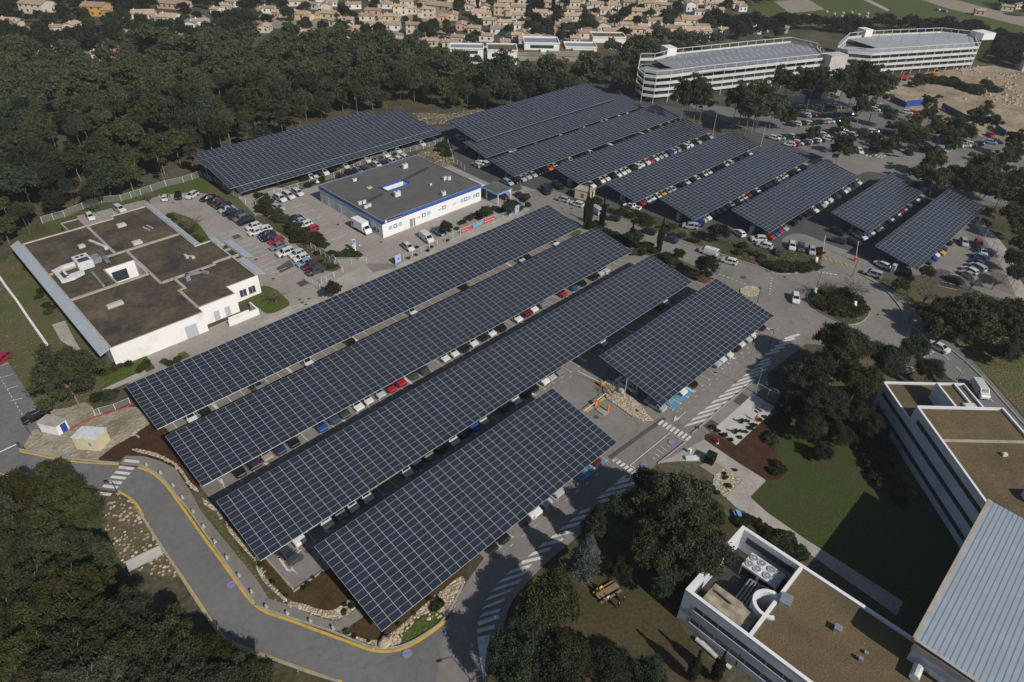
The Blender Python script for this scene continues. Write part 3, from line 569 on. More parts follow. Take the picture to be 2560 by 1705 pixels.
# road lines on the right
mk.strip([o1(1300,515), o1(1420,565), o1(1560,600)], .1, zp)
dash(g(3,2,1600,120), g(3,2,2150,640), 4, .5, .14)
for i in range(5): mk.strip([g(3,1,455+38*i,935+6*i), g(3,1,478+38*i,939+6*i)], .5, zp)
for i in range(6): mk.strip([g(3,1,1265+6*i*.6,1525-18*i), g(3,1,1300+6*i*.6,1530-18*i)], .28, zp)
for i in range(7): mk.strip([g(3,1,5+3*i,1140-24*i), g(3,1,22+3*i,1140-24*i)], .3, zp)
for i in range(4): mk.strip([g(3,2,1425+27*i,150-16*i), g(3,2,1445+27*i,160-16*i)], .5, zp)
dash(g(2,1,1900,955), g(2,1,2170,1060), 7, .5, .25)
for i in range(5): mk.strip([g(3,0,900+35*i,1440+4*i), g(3,0,930+38*i,1408+6*i)], .4, zp)
for i in range(8):
    a = g(3,1,1820-42*i*.9,810+36*i); bar(a, g(3,1,2000-42*i*.9,850+36*i))
struct(mk, 'road_markings', 'paint_white')
my = MB()
my.strip(smooth(W(0,2,'178,1018 550,1102 800,1128 1095,1142'), cut=3.2, it=2), .32, zp)
my.strip(smooth(W(0,2,'1270,1168 1400,1212 1530,1325 1640,1482')+W(0,3,'1700,0 1880,255 2110,565 2350,905')+W(1,3,'300,1000 600,1112 900,1222 1060,1285 1230,1297 1400,1252 1600,1130 1750,1008'), cut=3.2, it=2), .38, zp)
my.strip(smooth(W(0,2,'1090,1388 1220,1462 1300,1568')+W(0,3,'1300,40 1475,320 1735,700 1940,1010 2080,1195 2170,1222 2350,1298')+W(1,3,'250,1385 500,1478 790,1572'), cut=3.2, it=2), .34, zp)
my.strip(smooth(W(0,2,'-40,1215 190,1275'), cut=3.2, it=2), .3, zp); my.strip(smooth(W(0,2,'740,1350 905,1360'), cut=3.2, it=2), .3, zp)
for i in range(6): my.strip([g(3,1,510+48*i,800+14*i), g(3,1,540+48*i,830+14*i)], .3, zp)
my.strip([g(2,2,680,655), g(2,2,740,615)], .5, zp); my.strip([g(2,2,800,565), g(2,2,855,530)], .5, zp)
struct(my, 'yellow_lines', 'paint_yellow')
mb_ = MB()
mb_.sheet(W(2,2,'1420,580 1610,430 1680,475 1480,632'), zp-.006)
mb_.sheet(W(2,2,'555,1250 830,1085 870,1110 640,1300'), zp-.006)
struct(mb_, 'blue_bay_paint', 'paint_blue')
ms = MB(); mr_ = MB(); mw_ = MB()
for c_, r_, x, y in ((0,3,2122,677),(1,3,1390,1310),(2,2,1470,937),(2,2,1215,1147)):
    a = g(c_, r_, x, y); mr_.disc(*a, zp-.004, .68, 20); ms.disc(*a, zp, .58, 20); mr_.strip([(a[0]-.4,a[1]-.1),(a[0]+.4,a[1]+.1)], .1, zp+.004)
struct(ms, 'painted_symbols', 'paint_sign'); struct(mr_, 'painted_rings', 'paint_red')
for c_, r_, x, y in ((2,2,1465,560),(2,2,635,1217)):
    a = g(c_, r_, x, y)
    for i in range(12):
        t = i*PI/6; mw_.strip([(a[0]+.4*math.cos(t),a[1]+.4*math.sin(t)),(a[0]+.4*math.cos(t+.5),a[1]+.4*math.sin(t+.5))], .09, zp+.002)
    mw_.strip([(a[0]-.1,a[1]+.3),(a[0],a[1]+.9)], .1, zp+.002); mw_.disc(a[0]+.02,a[1]+1.05,zp+.002,.14,8)
struct(mw_, 'wheelchair_symbols', 'paint_white')
# patches and covers in the asphalt
pt_ = MB()
for c_, r_, x, y, s_ in ((1,1,1150,660,.35),(1,1,755,500,.4),(1,1,405,1190,.4),(1,1,430,1217,.35),(1,1,487,1183,.35),(1,1,458,1237,.35),(1,1,160,1000,.4),(0,1,1590,300,.35),(2,1,460,350,.4),(2,1,550,352,.45),(2,2,775,705,.45),(2,1,2130,985,.7),(1,3,395,432,.7),(1,3,485,368,.45),(1,1,0,820,.4)):
    pt_.disc(*g(c_,r_,x,y), zp-.003, s_, 12)
pt_.sheet(W(1,1,'185,905 310,825 355,885 230,945'), zp-.004); pt_.sheet(W(1,1,'370,1040 450,1005 490,1040 420,1075'), zp-.004); pt_.sheet(W(0,1,'2130,605 2190,590 2240,625 2160,640'), zp-.004)
pt_.strip(W(2,2,'1405,715 1150,900 900,1080'), .7, zp-.004)
struct(pt_, 'asphalt_patches', 'asphalt_new')

flush_ground()
# ------------------------------------------------------------------ solar canopies
TILT = math.tan(R(10.2662)); COLW, ROWW = 1.67, 1.0134
CAN = {}
def canopy(key, label, cor, rows, cols=None, zlow=2.7, rot=0.0, group='solar canopies over the parking rows', posts=True, y0=None):
    """cor: surveyed corners left, bottom, right, top; the sheet rises away from its low edge"""
    Lf, Bo, Ri, To = cor
    c, s = math.cos(rot), math.sin(rot)
    def loc(p): return (c*p[0]+s*p[1], -s*p[0]+c*p[1])
    def wld(x, y): return (c*x-s*y, s*x+c*y)
    b = loc(G(*Bo, zlow)); r_ = loc(G(*Ri, zlow)); ya = (b[1]+r_[1])/2
    dep = rows*ROWW*math.cos(math.atan(TILT))
    zt = zlow+dep*TILT
    l_ = loc(G(*Lf, zt)); t_ = loc(G(*To, zt))
    if y0 is None: y0 = (ya+(l_[1]+t_[1])/2-dep)/2
    x0 = (b[0]+l_[0])/2; x1 = (r_[0]+t_[0])/2
    cols = cols or round((x1-x0)/COLW); 
    y1 = y0+dep
    o = thing('solar_canopy', label, 'solar canopy', (*wld(x0, y0), 0), 0, group)
    def P(x, y, dz=0): return (*wld(x, y), zlow+(y-y0)*TILT+dz)
    me = MB()
    vs = [P(x0,y0), P(x1,y0), P(x1,y1), P(x0,y1), P(x0,y0,-.05), P(x1,y0,-.05), P(x1,y1,-.05), P(x0,y1,-.05)]
    me.add(vs, [(0,1,2,3)], 0); me.add(vs, [(7,6,5,4),(0,4,5,1),(1,5,6,2),(2,6,7,3),(3,7,4,0)], 1)
    ob = me.build('solar_panels', ['solar_glass', 'steel'], o)
    uvl = ob.data.uv_layers.new(name='UVMap')
    for i, co in enumerate(((0,0),(cols,0),(cols,rows),(0,rows))): uvl.data[i].uv = co
    # gutter and edge beams under the panels
    fb = MB()
    for yy in (y0+.12, y0+dep*.33, y0+dep*.66, y1-.12):
        a = P(x0, yy, -.16); b2 = P(x1, yy, -.16); fb.tube(a, b2, .09, 4)
    for xx in (x0+.1, x1-.1): fb.tube(P(xx, y0, -.14), P(xx, y1, -.14), .08, 4)
    fb.build('frame', 'steel', o)
    if posts:
        n = max(2, int(round((x1-x0)/12.5)))
        for i in range(n+1):
            x = x0+1.6+(x1-x0-3.2)*i/n; ym = y0+dep*.45; pb = MB()
            pb.tube((*wld(x, ym), 0), P(x, ym, -.9), .16, 6); pb.tube(P(x, ym, -1.3), P(x, y0+1.2, -.2), .1, 4); pb.tube(P(x, ym, -1.3), P(x, y1-1.4, -.2), .1, 4); pb.tube(P(x, y0+.8, -.24), P(x, y1-.8, -.24), .11, 4)
            q0 = wld(x, ym); pb.rbox(q0[0], q0[1], .7, .9, 0, 1.1, rot, 0)
            pb.build('post', 'steel', o)
    CAN[key] = (x0, x1, y0, y1, rot, wld)
    return o
canopy('C1', 'dark blue solar canopy nearest the camera, beside the hatched road', [(785.1,1365.7),(951.8,1576.2),(1543,1106.9),(1383.3,970.7)], 15, 29)
canopy('C2', 'long solar canopy directly behind the nearest one', [(538.9,1251.5),(650.1,1401.4),(1731,705.3),(1630.5,637.4)], 12, 65)
canopy('C3', 'long solar canopy, third row from the camera, its left end over the mulch bed', [(412.2,1090.3),(505.4,1216.1),(1581.6,629.8),(1487.9,566.8)], 12, 65)
canopy('C4', 'long solar canopy along the fence of the blue-trimmed building', [(314.7,964.8),(394.6,1075.6),(1453.9,568.7),(1367,509.7)], 12, 66)
canopy('C5', 'short wide solar canopy between the barriers and the roundabout', [(1502.3,892.2),(1656.4,1012.9),(1931,784.5),(1790.9,698.6)], 15, 25)
FR = R(-.9863)
canopy('F8', 'far solar canopy at the right end of its lot, beside the white mesh fence', [(2191.7,614),(2289.6,673.3),(2466.2,517),(2369.8,472.7)], 11, 32, rot=FR)
canopy('F7', 'shortest far solar canopy, left of the one by the mesh fence', [(2080.3,529.8),(2172.7,583.6),(2320.8,469.5),(2232.5,428.7)], 11, 26, rot=FR)
canopy('F6', 'far solar canopy, third from the right in the upper lot', [(1828.9,525.2),(1926.8,581.4),(2152.3,439),(2058.6,399.1)], 12, 34, rot=FR)
canopy('F5', 'far solar canopy above the white van on the road', [(1644.1,495.3),(1739.2,551),(2021.9,399.5),(1948.5,356.5)], 12, 40, rot=FR)
canopy('F4', 'far solar canopy above the white pickup', [(1513.7,457.3),(1584.3,504.8),(1902.3,365.5),(1831.6,327.5)], 11, 42, rot=FR)
canopy('F3', 'far solar canopy whose corner hangs over the cream kiosk', [(1385.4,418.5),(1448.5,460),(1775.9,328.8),(1714.8,296.2)], 11, 42, rot=FR)
canopy('F2', 'far solar canopy just below the largest one', [(1221.6,398.1),(1281.4,439.6),(1698.5,292.1),(1644.1,261.4)], 11, 52, rot=FR)
canopy('F1b', 'long lower sheet of the largest far solar canopy', [q(1,0,1920,1310),q(1,0,2100,1445),q(2,0,1210,970),q(2,0,1020,867)], 11, 52, rot=FR)
y1b = CAN['F1b'][3]
canopy('F1a', 'upper sheet of the largest far solar canopy, below the rounded garage', [q(1,0,1775,1135),q(1,0,1990,1270),q(2,0,935,890),q(2,0,700,778)], 15, None, zlow=5.0, rot=FR)
canopy('L1', 'front strip of the canopy beyond the grey-roofed building', [q(0,0,1890,1535),q(0,1,2275,220),q(1,0,1725,1230),q(1,0,1630,1150)], 10, None, rot=0)
canopy('L2', 'wide middle sheet of the canopy beyond the grey-roofed building', [q(0,0,1890,1535),q(0,1,2120,145),q(1,0,1540,1150),q(1,0,1350,1017)], 17, None, zlow=3.4, rot=0)
canopy('L3', 'narrow back strip of the canopy against the pine wood', [q(0,0,1797,1452),q(0,0,1890,1535),q(1,0,1115,1075),q(1,0,1045,1022)], 8, None, zlow=5.6, rot=0)
# ------------------------------------------------------------------ building A (moss roof)
def wall_ring(mb, poly, w, z0, z1, mi=0):
    mb.strip(poly, w, z0, z1, mi, closed=True)
zA = 4.3
A = thing('flat_roof_building', 'low white building with brown moss-covered flat roof and grey metal side strips', 'building', (35,150,0))
fp = [(19.6,123.4),(37.6,123.4),(37.6,125.6),(45.6,125.6),(45.6,129.2),(52.6,129.2),(52.6,151.4),(48.7,151.4),(48.7,180.2),(40,180.2),(40,178.6),(19.6,178.6)]
mb = MB()
ct = [(29.3,146.2),(35.6,146.2),(35.6,153.9),(29.3,153.9)]
# walls as a shell, roof in pieces round the courtyard
wall_ring(mb, fp, .3, 0, zA+.25)
wall_ring(mb, ct, .22, 0, zA+.2)
mb.build('wall', 'white_wall', A)
rf = MB()
for pl_ in ([(19.7,123.5),(37.5,123.5),(37.5,146.2),(19.7,146.2)], [(37.5,125.7),(45.5,125.7),(45.5,146.2),(37.5,146.2)], [(45.5,129.3),(52.5,129.3),(52.5,146.2),(45.5,146.2)],
            [(19.7,146.2),(29.3,146.2),(29.3,153.9),(19.7,153.9)], [(35.6,146.2),(52.5,146.2),(52.5,151.3),(48.6,151.3),(48.6,153.9),(35.6,153.9)],
            [(19.7,153.9),(48.6,153.9),(48.6,180.1),(40.1,180.1),(40.1,178.5),(19.7,178.5)]):
    rf.sheet(pl_, zA)
rf.build('roof', 'roof_moss', A)
pp = MB()
for pts in ([(19.6,159.7),(48.6,159.7)], [(19.6,146.0),(36.0,146.0)], [(33.7,178.4),(33.7,159.9)], [(36.0,159.5),(36.0,140.3)], [(36.2,140.3),(48.3,140.3)], [(48.0,141.1),(52.4,141.1)], [(38.9,140.1),(38.9,134.9),(37.6,134.9),(37.6,126)]):
    pp.strip(pts, .6, zA-.05, zA+.28)
wall_ring(pp, [(x+(.12 if x < 30 else -.12), y+(.12 if y < 150 else -.12)) for x, y in fp], .34, zA+.2, zA+.32)
wall_ring(pp, [(29.15,146.05),(35.75,146.05),(35.75,154.05),(29.15,154.05)], .4, zA-.05, zA+.26)
pp.build('parapet', 'parapet', A)
def strip_roof(name, m, xh, xl, y0, y1, zh, zl):
    mm = MB(); mm.add([(xh,y0,zh),(xl,y0,zl),(xl,y1,zl),(xh,y1,zh),(xh,y0,zh-.15),(xl,y0,zl-.15),(xl,y1,zl-.15),(xh,y1,zh-.15)], [(0,1,2,3),(4,5,6,7),(0,1,5,4),(2,3,7,6),(1,2,6,5)])
    return mm.build(name, m, A)
strip_roof('metal_strip', 'metal_strip', 19.5, 17.5, 123.2, 180.6, 4.75, 4.0)
strip_roof('metal_strip', 'metal_strip', 48.75, 50.3, 152.0, 182.0, 4.75, 4.1)
strip_roof('metal_strip', 'metal_strip2', 52.75, 54.9, 129.8, 138.4, 4.75, 4.0)
strip_roof('metal_strip', 'metal_strip2', 54.4, 56.6, 138.6, 148.9, 4.75, 4.0)
strip_roof('metal_strip', 'metal_strip2', 52.6, 54.2, 147.8, 153.2, 4.75, 4.1)
mm = MB()
for y in (139.0, 141.2, 145.2, 148.4): mm.box(52.75, 54.5, y-.25, y+.25, 3.9, 4.4)
mm.box(54.2,54.6,138.8,148.7,0,4.5)
mm.build('pergola_beams', 'parapet', A)
an = MB(); an.box(30.2,34.2,180.6,187.6,0,2.7,0,1); wall_ring(an, [(30.2,180.6),(34.2,180.6),(34.2,187.6),(30.2,187.6)], .3, 2.65, 3.0, 2)
an.build('annex', ['white_wall','roof_moss','parapet'], A)
# doors and windows on the sunny side
for x, w in ((33.2,2.4),): MB().wallquad((x,123.25),(x+w,123.25), .05, 2.9, t=.03).build('door', 'door_grey', A)
for x in (40.2,42.6): MB().wallquad((x,125.45),(x+1.15,125.45), .05, 2.35, t=.03).build('door', 'door_grey', A)
for x in (47.9,50.0):
    wo = MB().wallquad((x,129.05),(x+1.5,129.05), 1.0, 2.6, t=.03).build('window', 'window_blue', A)
    MB().wallquad((x+.7,129.05),(x+.8,129.05), 1.0, 2.6, t=.05).build('frame', 'door_grey', wo)
    MB().wallquad((x-.1,129.05),(x+1.6,129.05), .9, .99, t=.14).build('sill', 'parapet', wo)
MB().wallquad((30.3,153.7),(33.5,153.7), .9, 3.4, t=.03).build('window', 'window_blue', A)
low = MB(); low.box(41.4,48.2,121.6,121.9,0,1.5); low.box(47.9,48.2,121.9,125.2,0,1.5); low.box(42.0,46.6,122.9,123.2,0,1.2); low.build('loading_dock_wall', 'white_wall', A)
# roof equipment, each its own thing
def roof_thing(nm, lb, cat, mb, m, group=None): return tag(mb.build(nm, m), lb, cat, group)
hv = thing('rooftop_unit', 'large pale air handling unit with fan grilles on the moss roof', 'air conditioner', (26.6,159,zA))
MB().box(25.2,28.3,156.9,161,zA+.1,zA+2.0).build('casing', 'duct_white', hv)
MB().box(25.7,27.9,157.2,158.9,zA+2.0,zA+2.06).build('grille', 'dark_metal', hv)
for x in (26.2,27.2): MB().disc(x, 160.1, zA+2.012, .42, 12).build('fan', 'black', hv)
MB().box(28.4,30.3,158.3,160.5,zA,zA+1.3).build('side_box', 'steel', hv)
dc = MB()
def duct(mb, pts, w, h, z):
    for a, b in zip(pts, pts[1:]):
        d = np.array(b)-np.array(a); L_ = np.linalg.norm(d); d = d/L_; a2 = np.array(a)-d*w/2; b2 = np.array(b)+d*w/2
        mb.strip([tuple(a2), tuple(b2)], w, z, z+h)
duct(dc, [(25.0,160.1),(23.0,160.1)], .8, .75, zA+.3); duct(dc, [(22.8,160.0),(21.0,159.3)], .8, .74, zA+.3); duct(dc, [(21,159.0),(21,154.2)], .8, .76, zA+.3); duct(dc, [(21.2,154),(22.9,154)], .8, .73, zA+.3); duct(dc, [(23.1,154.1),(25.0,154.8)], .8, .75, zA+.3)
roof_thing('air_duct', 'thick white square duct looping in a U across the moss roof', 'duct', dc, 'duct_white')
dc = MB(); duct(dc, [(22.4,158.6),(22.4,155.4),(25.4,155.6)], .5, .6, zA+.3); roof_thing('air_duct', 'thinner white duct inside the U-shaped loop on the moss roof', 'duct', dc, 'duct_white')
dc = MB(); duct(dc, [(26.8,154.0),(26.6,146.8)], .45, .4, zA+.3); roof_thing('air_duct', 'straight grey cable duct running toward the courtyard edge of the moss roof', 'duct', dc, 'steel')
dc = MB(); duct(dc, [(41.2,138.2),(41.4,139.2),(44.2,138.6),(45.0,137.2)], .6, .55, zA+.25); dc.box(40.4,41.4,137.4,138.4,zA,zA+.7); roof_thing('air_duct', 'bent pale duct on the right-hand part of the moss roof', 'duct', dc, 'steel')
for (a, b, c_, d, lb) in ((39.0,41.0,172.5,173.9,'square pale skylight near the back of the moss roof'),(38.3,40.4,161.0,162.5,'square pale skylight beside the long cross parapet'),(24.2,27.3,137.5,138.7,'long pale skylight on the front part of the moss roof'),(28.6,30.0,167.8,169.0,'small grey vent box on the left of the moss roof')):
    sk = MB(); sk.box(a,b,c_,d,zA,zA+.5); sk.box(a+.12,b-.12,c_+.12,d-.12,zA+.5,zA+.62); roof_thing('skylight', lb, 'skylight', sk, 'concrete_pale')
dc = MB(); duct(dc, [(31.6,169.6),(33.0,164.6)], .5, .4, zA+.2); dc.box(32.7,33.5,163.4,164.4,zA,zA+.6); roof_thing('air_duct', 'short pale duct beside the narrow parapet between two roof fields', 'duct', dc, 'duct_white')
dc = MB(); dc.tube((43.5,168.8,zA+.2),(44.0,166.2,zA+.2),.16,6); dc.tube((44.5,169.2,zA+.2),(45.0,166.7,zA+.2),.16,6); roof_thing('roof_pipes', 'pair of short pale pipes lying on the moss roof', 'pipe', dc, 'concrete_pale')
dc = MB(); dc.box(44.6,45.2,147.0,148.4,zA,zA+.6); dc.box(45.5,46.2,146.0,146.8,zA,zA+.5); dc.tube((45,148,zA+.3),(46,146.6,zA+.4),.15,6); roof_thing('roof_vents', 'small cluster of pale vents in the middle right roof field', 'vent', dc, 'concrete_pale')
dc = MB(); dc.box(30.6,31.4,156.2,160.0,zA+.4,zA+.5); 
for y in (156.4,157.6,158.8,160.): dc.tube((30.7,y,zA),(30.7,y,zA+1.3),.05,4); dc.tube((31.3,y,zA),(31.3,y,zA+1.3),.05,4)
dc.tube((30.7,156.2,zA+1.3),(30.7,160,zA+1.3),.05,4); dc.tube((31.3,156.2,zA+1.3),(31.3,160,zA+1.3),.05,4)
roof_thing('roof_gantry', 'steel walkway gantry by the courtyard on the moss roof', 'gantry', dc, 'steel')
# ------------------------------------------------------------------ building B (blue fascia)
zB = 4.9; bx0, bx1, by0, by1 = 88.6, 122.9, 132.1, 161.2
B = thing('clinic_building', 'long white building with grey flat roof and blue fascia band', 'building', (105,146,0))
sk0, sk1, sy0, sy1 = 100.3, 108.3, 145.2, 148.9
mb = MB(); wall_ring(mb, [(bx0,by0),(bx1,by0),(bx1,by1),(bx0,by1)], .3, 0, zB-.9); mb.build('wall', 'white_panel', B)
MB().wallquad((bx0-.12,by0-.15),(bx1+.1,by0-.15), 0, zB-.9, t=.03).build('front_wall', 'white_wall', B)
rf = MB()
for a in ([(bx0,by0),(bx1,by0),(bx1,sy0),(bx0,sy0)], [(bx0,sy0),(sk0,sy0),(sk0,sy1),(bx0,sy1)], [(sk1,sy0),(bx1,sy0),(bx1,sy1),(sk1,sy1)], [(bx0,sy1),(bx1,sy1),(bx1,by1),(bx0,by1)]): rf.sheet(a, zB-.12)
rf.build('roof', 'roof_grey', B)
fa = MB(); wall_ring(fa, [(bx0-.05,by0-.1),(bx1+.05,by0-.1),(bx1+.05,by1+.05),(bx0-.05,by1+.05)], .42, zB-.95, zB+.02); fa.build('fascia', 'blue_fascia', B)
fa = MB(); wall_ring(fa, [(bx0-.05,by0-.1),(bx1+.05,by0-.1),(bx1+.05,by1+.05),(bx0-.05,by1+.05)], .46, zB+.02, zB+.08); fa.build('coping', 'steel', B)
MB().wallquad((bx0-.3,by0-.31),(bx0+6.4,by0-.31), zB-.94, zB+.0, t=.02).build('sign_band', 'navy_fascia', B)
sb = MB()
for i in range(16): a = 2*PI*i/16; 
cx_, cz_ = bx0+1.05, zB-.47
sb.add([(cx_+.36*math.cos(2*PI*i/16), by0-.35, cz_+.36*math.sin(2*PI*i/16)) for i in range(16)], [tuple(range(16))]); sb.build('sign_disc', 'white_plastic', B)
def text(s, name, parent, x, y, z, size, m, rx=PI/2, rz=0):
    cu = bpy.data.curves.new(name, 'FONT'); cu.body = s; cu.size = size; cu.extrude = .01; cu.materials.append(M[m])
    t_ = bpy.data.objects.new(name, cu); C.objects.link(t_); me_ = bpy.data.meshes.new_from_object(t_.evaluated_get(bpy.context.evaluated_depsgraph_get())); bpy.data.objects.remove(t_); me_.materials.clear(); me_.materials.append(M[m])
    o = bpy.data.objects.new(name, me_); C.objects.link(o); r = root_of(parent) if parent else None
    o.parent = parent; l = r.location if r else (0,0,0); o.location = (x-l[0], y-l[1], z-l[2]); o.rotation_euler = (rx, 0, rz); return o
text('Établissement français du sang', 'lettering', B, bx0+1.6, by0-.36, zB-.60, .37, 'white_plastic')
text('EFS', 'lettering', B, bx0+.80, by0-.37, zB-.55, .22, 'navy_fascia')
wx = [(2.3,'b'),(3.9,'w'),(5.5,'b'),(11.7,'s'),(13.4,'w'),(15.1,'b'),(19.0,'s'),(20.5,'w'),(24.2,'s'),(27.1,'b'),(28.5,'w'),(29.9,'b'),(31.9,'b'),(33.1,'w')]
for x, k in wx:
    if k == 'w':
        w_ = MB().wallquad((bx0+x-.5,by0-.18),(bx0+x+.5,by0-.18), 1.75, 2.65, t=.03).build('window', 'white_plastic', B)
        f_ = MB(); 
        for a, b, c_, d in ((-.55,-.38,1.7,2.7),(.38,.55,1.7,2.7),(-.55,.55,1.68,1.86),(-.55,.55,2.54,2.72)): f_.wallquad((bx0+x+a,by0-.18),(bx0+x+b,by0-.18), c_, d, t=.07)
        f_.build('frame', 'dark_metal', w_)
    elif k == 'b': MB().wallquad((bx0+x-.55,by0-.18),(bx0+x+.55,by0-.18), 1.7, 2.75, t=.04).build('blue_panel', 'sign_lightblue', B)
    else: MB().wallquad((bx0+x-.55,by0-.18),(bx0+x+.55,by0-.18), 1.9, 2.3, t=.04).build('plate', 'sign_lightblue', B)
dr = MB().wallquad((bx0+8.6,by0-.18),(bx0+10.4,by0-.18), .1, 2.5, t=.05).build('door', 'steel', B); MB().wallquad((bx0+9.6,by0-.18),(bx0+9.8,by0-.18), .1, 2.5, t=.08).build('frame', 'white_plastic', dr)
for y0_, h in ((158.5,2.6),(152.3,2.5),(146.8,2.3)): MB().wallquad((bx0-.15,y0_),(bx0-.15,y0_-1.6), .05, h, t=.03).build('door', 'duct_white', B)
for y0_ in (143.4,141.9,140.5,135.8,134.4): MB().wallquad((bx0-.15,y0_),(bx0-.15,y0_-.8), 1.0, 1.9, t=.03).build('window', 'window_blue', B)
sl = MB(); wall_ring(sl, [(sk0,sy0),(sk1,sy0),(sk1,sy1),(sk0,sy1)], .35, zB-1.3, zB+.35); sl.build('light_well_rim', 'blue_fascia', B)
sl = MB(); wall_ring(sl, [(sk0+.3,sy0+.3),(sk1-.3,sy0+.3),(sk1-.3,sy1-.3),(sk0+.3,sy1-.3)], .2, 0, zB-.2); sl.sheet([(sk0,sy0),(sk1,sy0),(sk1,sy1),(sk0,sy1)], .3); sl.build('light_well', 'white_wall', B)
pa = MB(); pa.sheet([(90.5,143.0),(96,144.2),(99.2,144.8),(98.4,146.0),(92,144.8)], zB-.115); pa.sheet([(109.2,148.6),(114,149.4),(120,151.0),(119.6,152.2),(112,150.4),(109,149.6)], zB-.115); pa.build('roof_patches', 'roof_patch', B)
# small entrance corner recess and porch
pc = thing('entrance_porch', 'grey-roofed porch with light blue fascia on white posts at the clinic entrance', 'porch', (127,131,0))
MB().box(124.2,130.0,126.3,133.2,3.0,3.45).build('porch_slab', 'sky_fascia', pc)
MB().sheet([(124.35,126.45),(129.85,126.45),(129.85,133.05),(124.35,133.05)], 3.46).build('porch_roof', 'roof_grey', pc)
for x, y in ((124.6,126.6),(129.6,126.6),(129.6,132.8),(124.6,131.2)): MB().box(x-.13,x+.13,y-.13,y+.13,0,3.0).build('post', 'steel_white', pc)
MB().add([(129.0+.35*math.cos(2*PI*i/14), 126.25, 3.1+.35*math.sin(2*PI*i/14)) for i in range(14)], [tuple(range(14))]).build('sign_disc', 'white_plastic', pc)
vb = MB(); vb.box(123.1,126.0,133.4,140,0,3.4); vb.build('vestibule', 'white_panel', B); MB().wallquad((123.6,133.4),(125.7,133.4), .1,2.6,t=.03).build('entrance_door','window_blue',B)
# rooftop air conditioners on B
acs = [(g(1,1,905,95,zB),1.1,.8,.8,'small vent box near the left rear of the clinic roof'),(g(1,1,1043,160,zB),1.3,1.0,.35,'low hatch near the left of the clinic roof'),(g(1,1,1735,85,zB),1.0,.7,1.1,'left of two air conditioners near the rear of the clinic roof'),(g(1,1,1775,85,zB),1.0,.7,1.1,'right of two air conditioners near the rear of the clinic roof'),(g(1,1,1725,225,zB),1.2,.8,1.1,'air conditioner near the front edge of the clinic roof'),(g(1,1,1605,135,zB),.6,.6,.7,'small round-capped vent in the middle of the clinic roof'),(g(1,1,1300,235,zB),1.8,.9,1.5,'tall air conditioner behind the light well of the clinic'),
       (g(1,1,955,310,zB),1.0,.6,.9,'first air conditioner of the four at the left edge of the clinic roof'),(g(1,1,995,300,zB),1.0,.6,.9,'rearmost of the four air conditioners at the left edge'),(g(1,1,1010,345,zB),1.0,.6,.9,'third air conditioner of the four at the left roof edge'),(g(1,1,1042,330,zB),1.0,.6,.9,'rightmost of the four air conditioners at the left roof edge'),(g(1,0,1370,1545,zB),1.6,1.0,1.4,'air conditioner at the far edge of the clinic roof')]
for p, a, b, h, lb in acs:
    t = thing('air_conditioner', lb, 'air conditioner', (p[0],p[1],zB-.12), 0, 'air conditioners on the clinic roof')
    MB().rbox(p[0],p[1],a,b,zB-.05,zB-.12+h).build('casing', 'duct_white', t)
    MB().disc(p[0],p[1],zB-.10+h,min(a,b)*.36,10).build('fan', 'dark_metal', t)
# ------------------------------------------------------------------ office D (45 degrees)
ux = np.array([-.7071,-.7071]); vx = np.array([.7071,-.7071]); Od = np.array([115.9,16.85])
def dv(u, v): return tuple(Od+ux*u+vx*v)
def dpoly(u0, u1, v0, v1): return [dv(u0,v0), dv(u1,v0), dv(u1,v1), dv(u0,v1)]
D = thing('office_building', 'white three-storey office with ribbon windows and stepped gravel roofs', 'building', (110,5,0))
zd0, zd1 = 6.45, 9.6
mb = MB(); mb.prism(dpoly(0,10.0,0,15.0), 0, zd0-.35); mb.prism(dpoly(10.0,44,0,14.8), 0, zd1-.35)
mb.strip([dv(.15,0.15),dv(10.0,.15)],.3,zd0-.4,zd0); mb.strip([dv(.15,.15),dv(.15,14.8),dv(10.0,14.8)],.32,zd0-.4,zd0+.002)
mb.strip([dv(10.15,.15),dv(44,.15)],.32,zd1-.4,zd1); mb.strip([dv(10.15,.15),dv(10.15,14.6),dv(44,14.6)],.34,zd1-.4,zd1+.003)
mb.prism(dpoly(3.7,9.98,6.6,9.9), 0, zd1-.4); mb.strip([dv(9.9,6.75),dv(3.85,6.75),dv(3.85,9.75),dv(9.9,9.75)],.3,zd1-.45,zd1-.02)
mb.build('wall', 'office_wall', D)
rf = MB(); rf.prism(dpoly(.3,10.0,.3,14.64),zd0-.36,zd0-.33); rf.prism(dpoly(10.35,43,.3,14.4),zd1-.36,zd1-.33); rf.prism(dpoly(4.0,9.9,6.9,9.6),zd1-.42,zd1-.38); rf.build('roof', 'roof_gravel', D)
st = MB(); st.strip([dv(17.9,.3),dv(17.9,14.4)],.38,zd1-.34,zd1-.08); st.strip([dv(10.02,.4),dv(10.02,6.5)],.04,zd0-.3,zd0+.3); st.build('roof_divider', 'parapet', D)
cp = MB(); cp.strip([dv(.15,.15),dv(10,.15)],.36,zd0+.01,zd0+.06); cp.strip([dv(.15,.3),dv(.15,14.8),dv(10,14.8)],.36,zd0+.01,zd0+.062); cp.strip([dv(10.15,.15),dv(44,.15)],.36,zd1+.01,zd1+.06); cp.strip([dv(10.15,.3),dv(10.15,14.6),dv(44,14.6)],.36,zd1+.01,zd1+.062); cp.strip([dv(9.9,6.75),dv(3.85,6.75),dv(3.85,9.75),dv(9.9,9.75)],.34,zd1-.01,zd1+.03); cp.build('coping', 'white_wall', D)
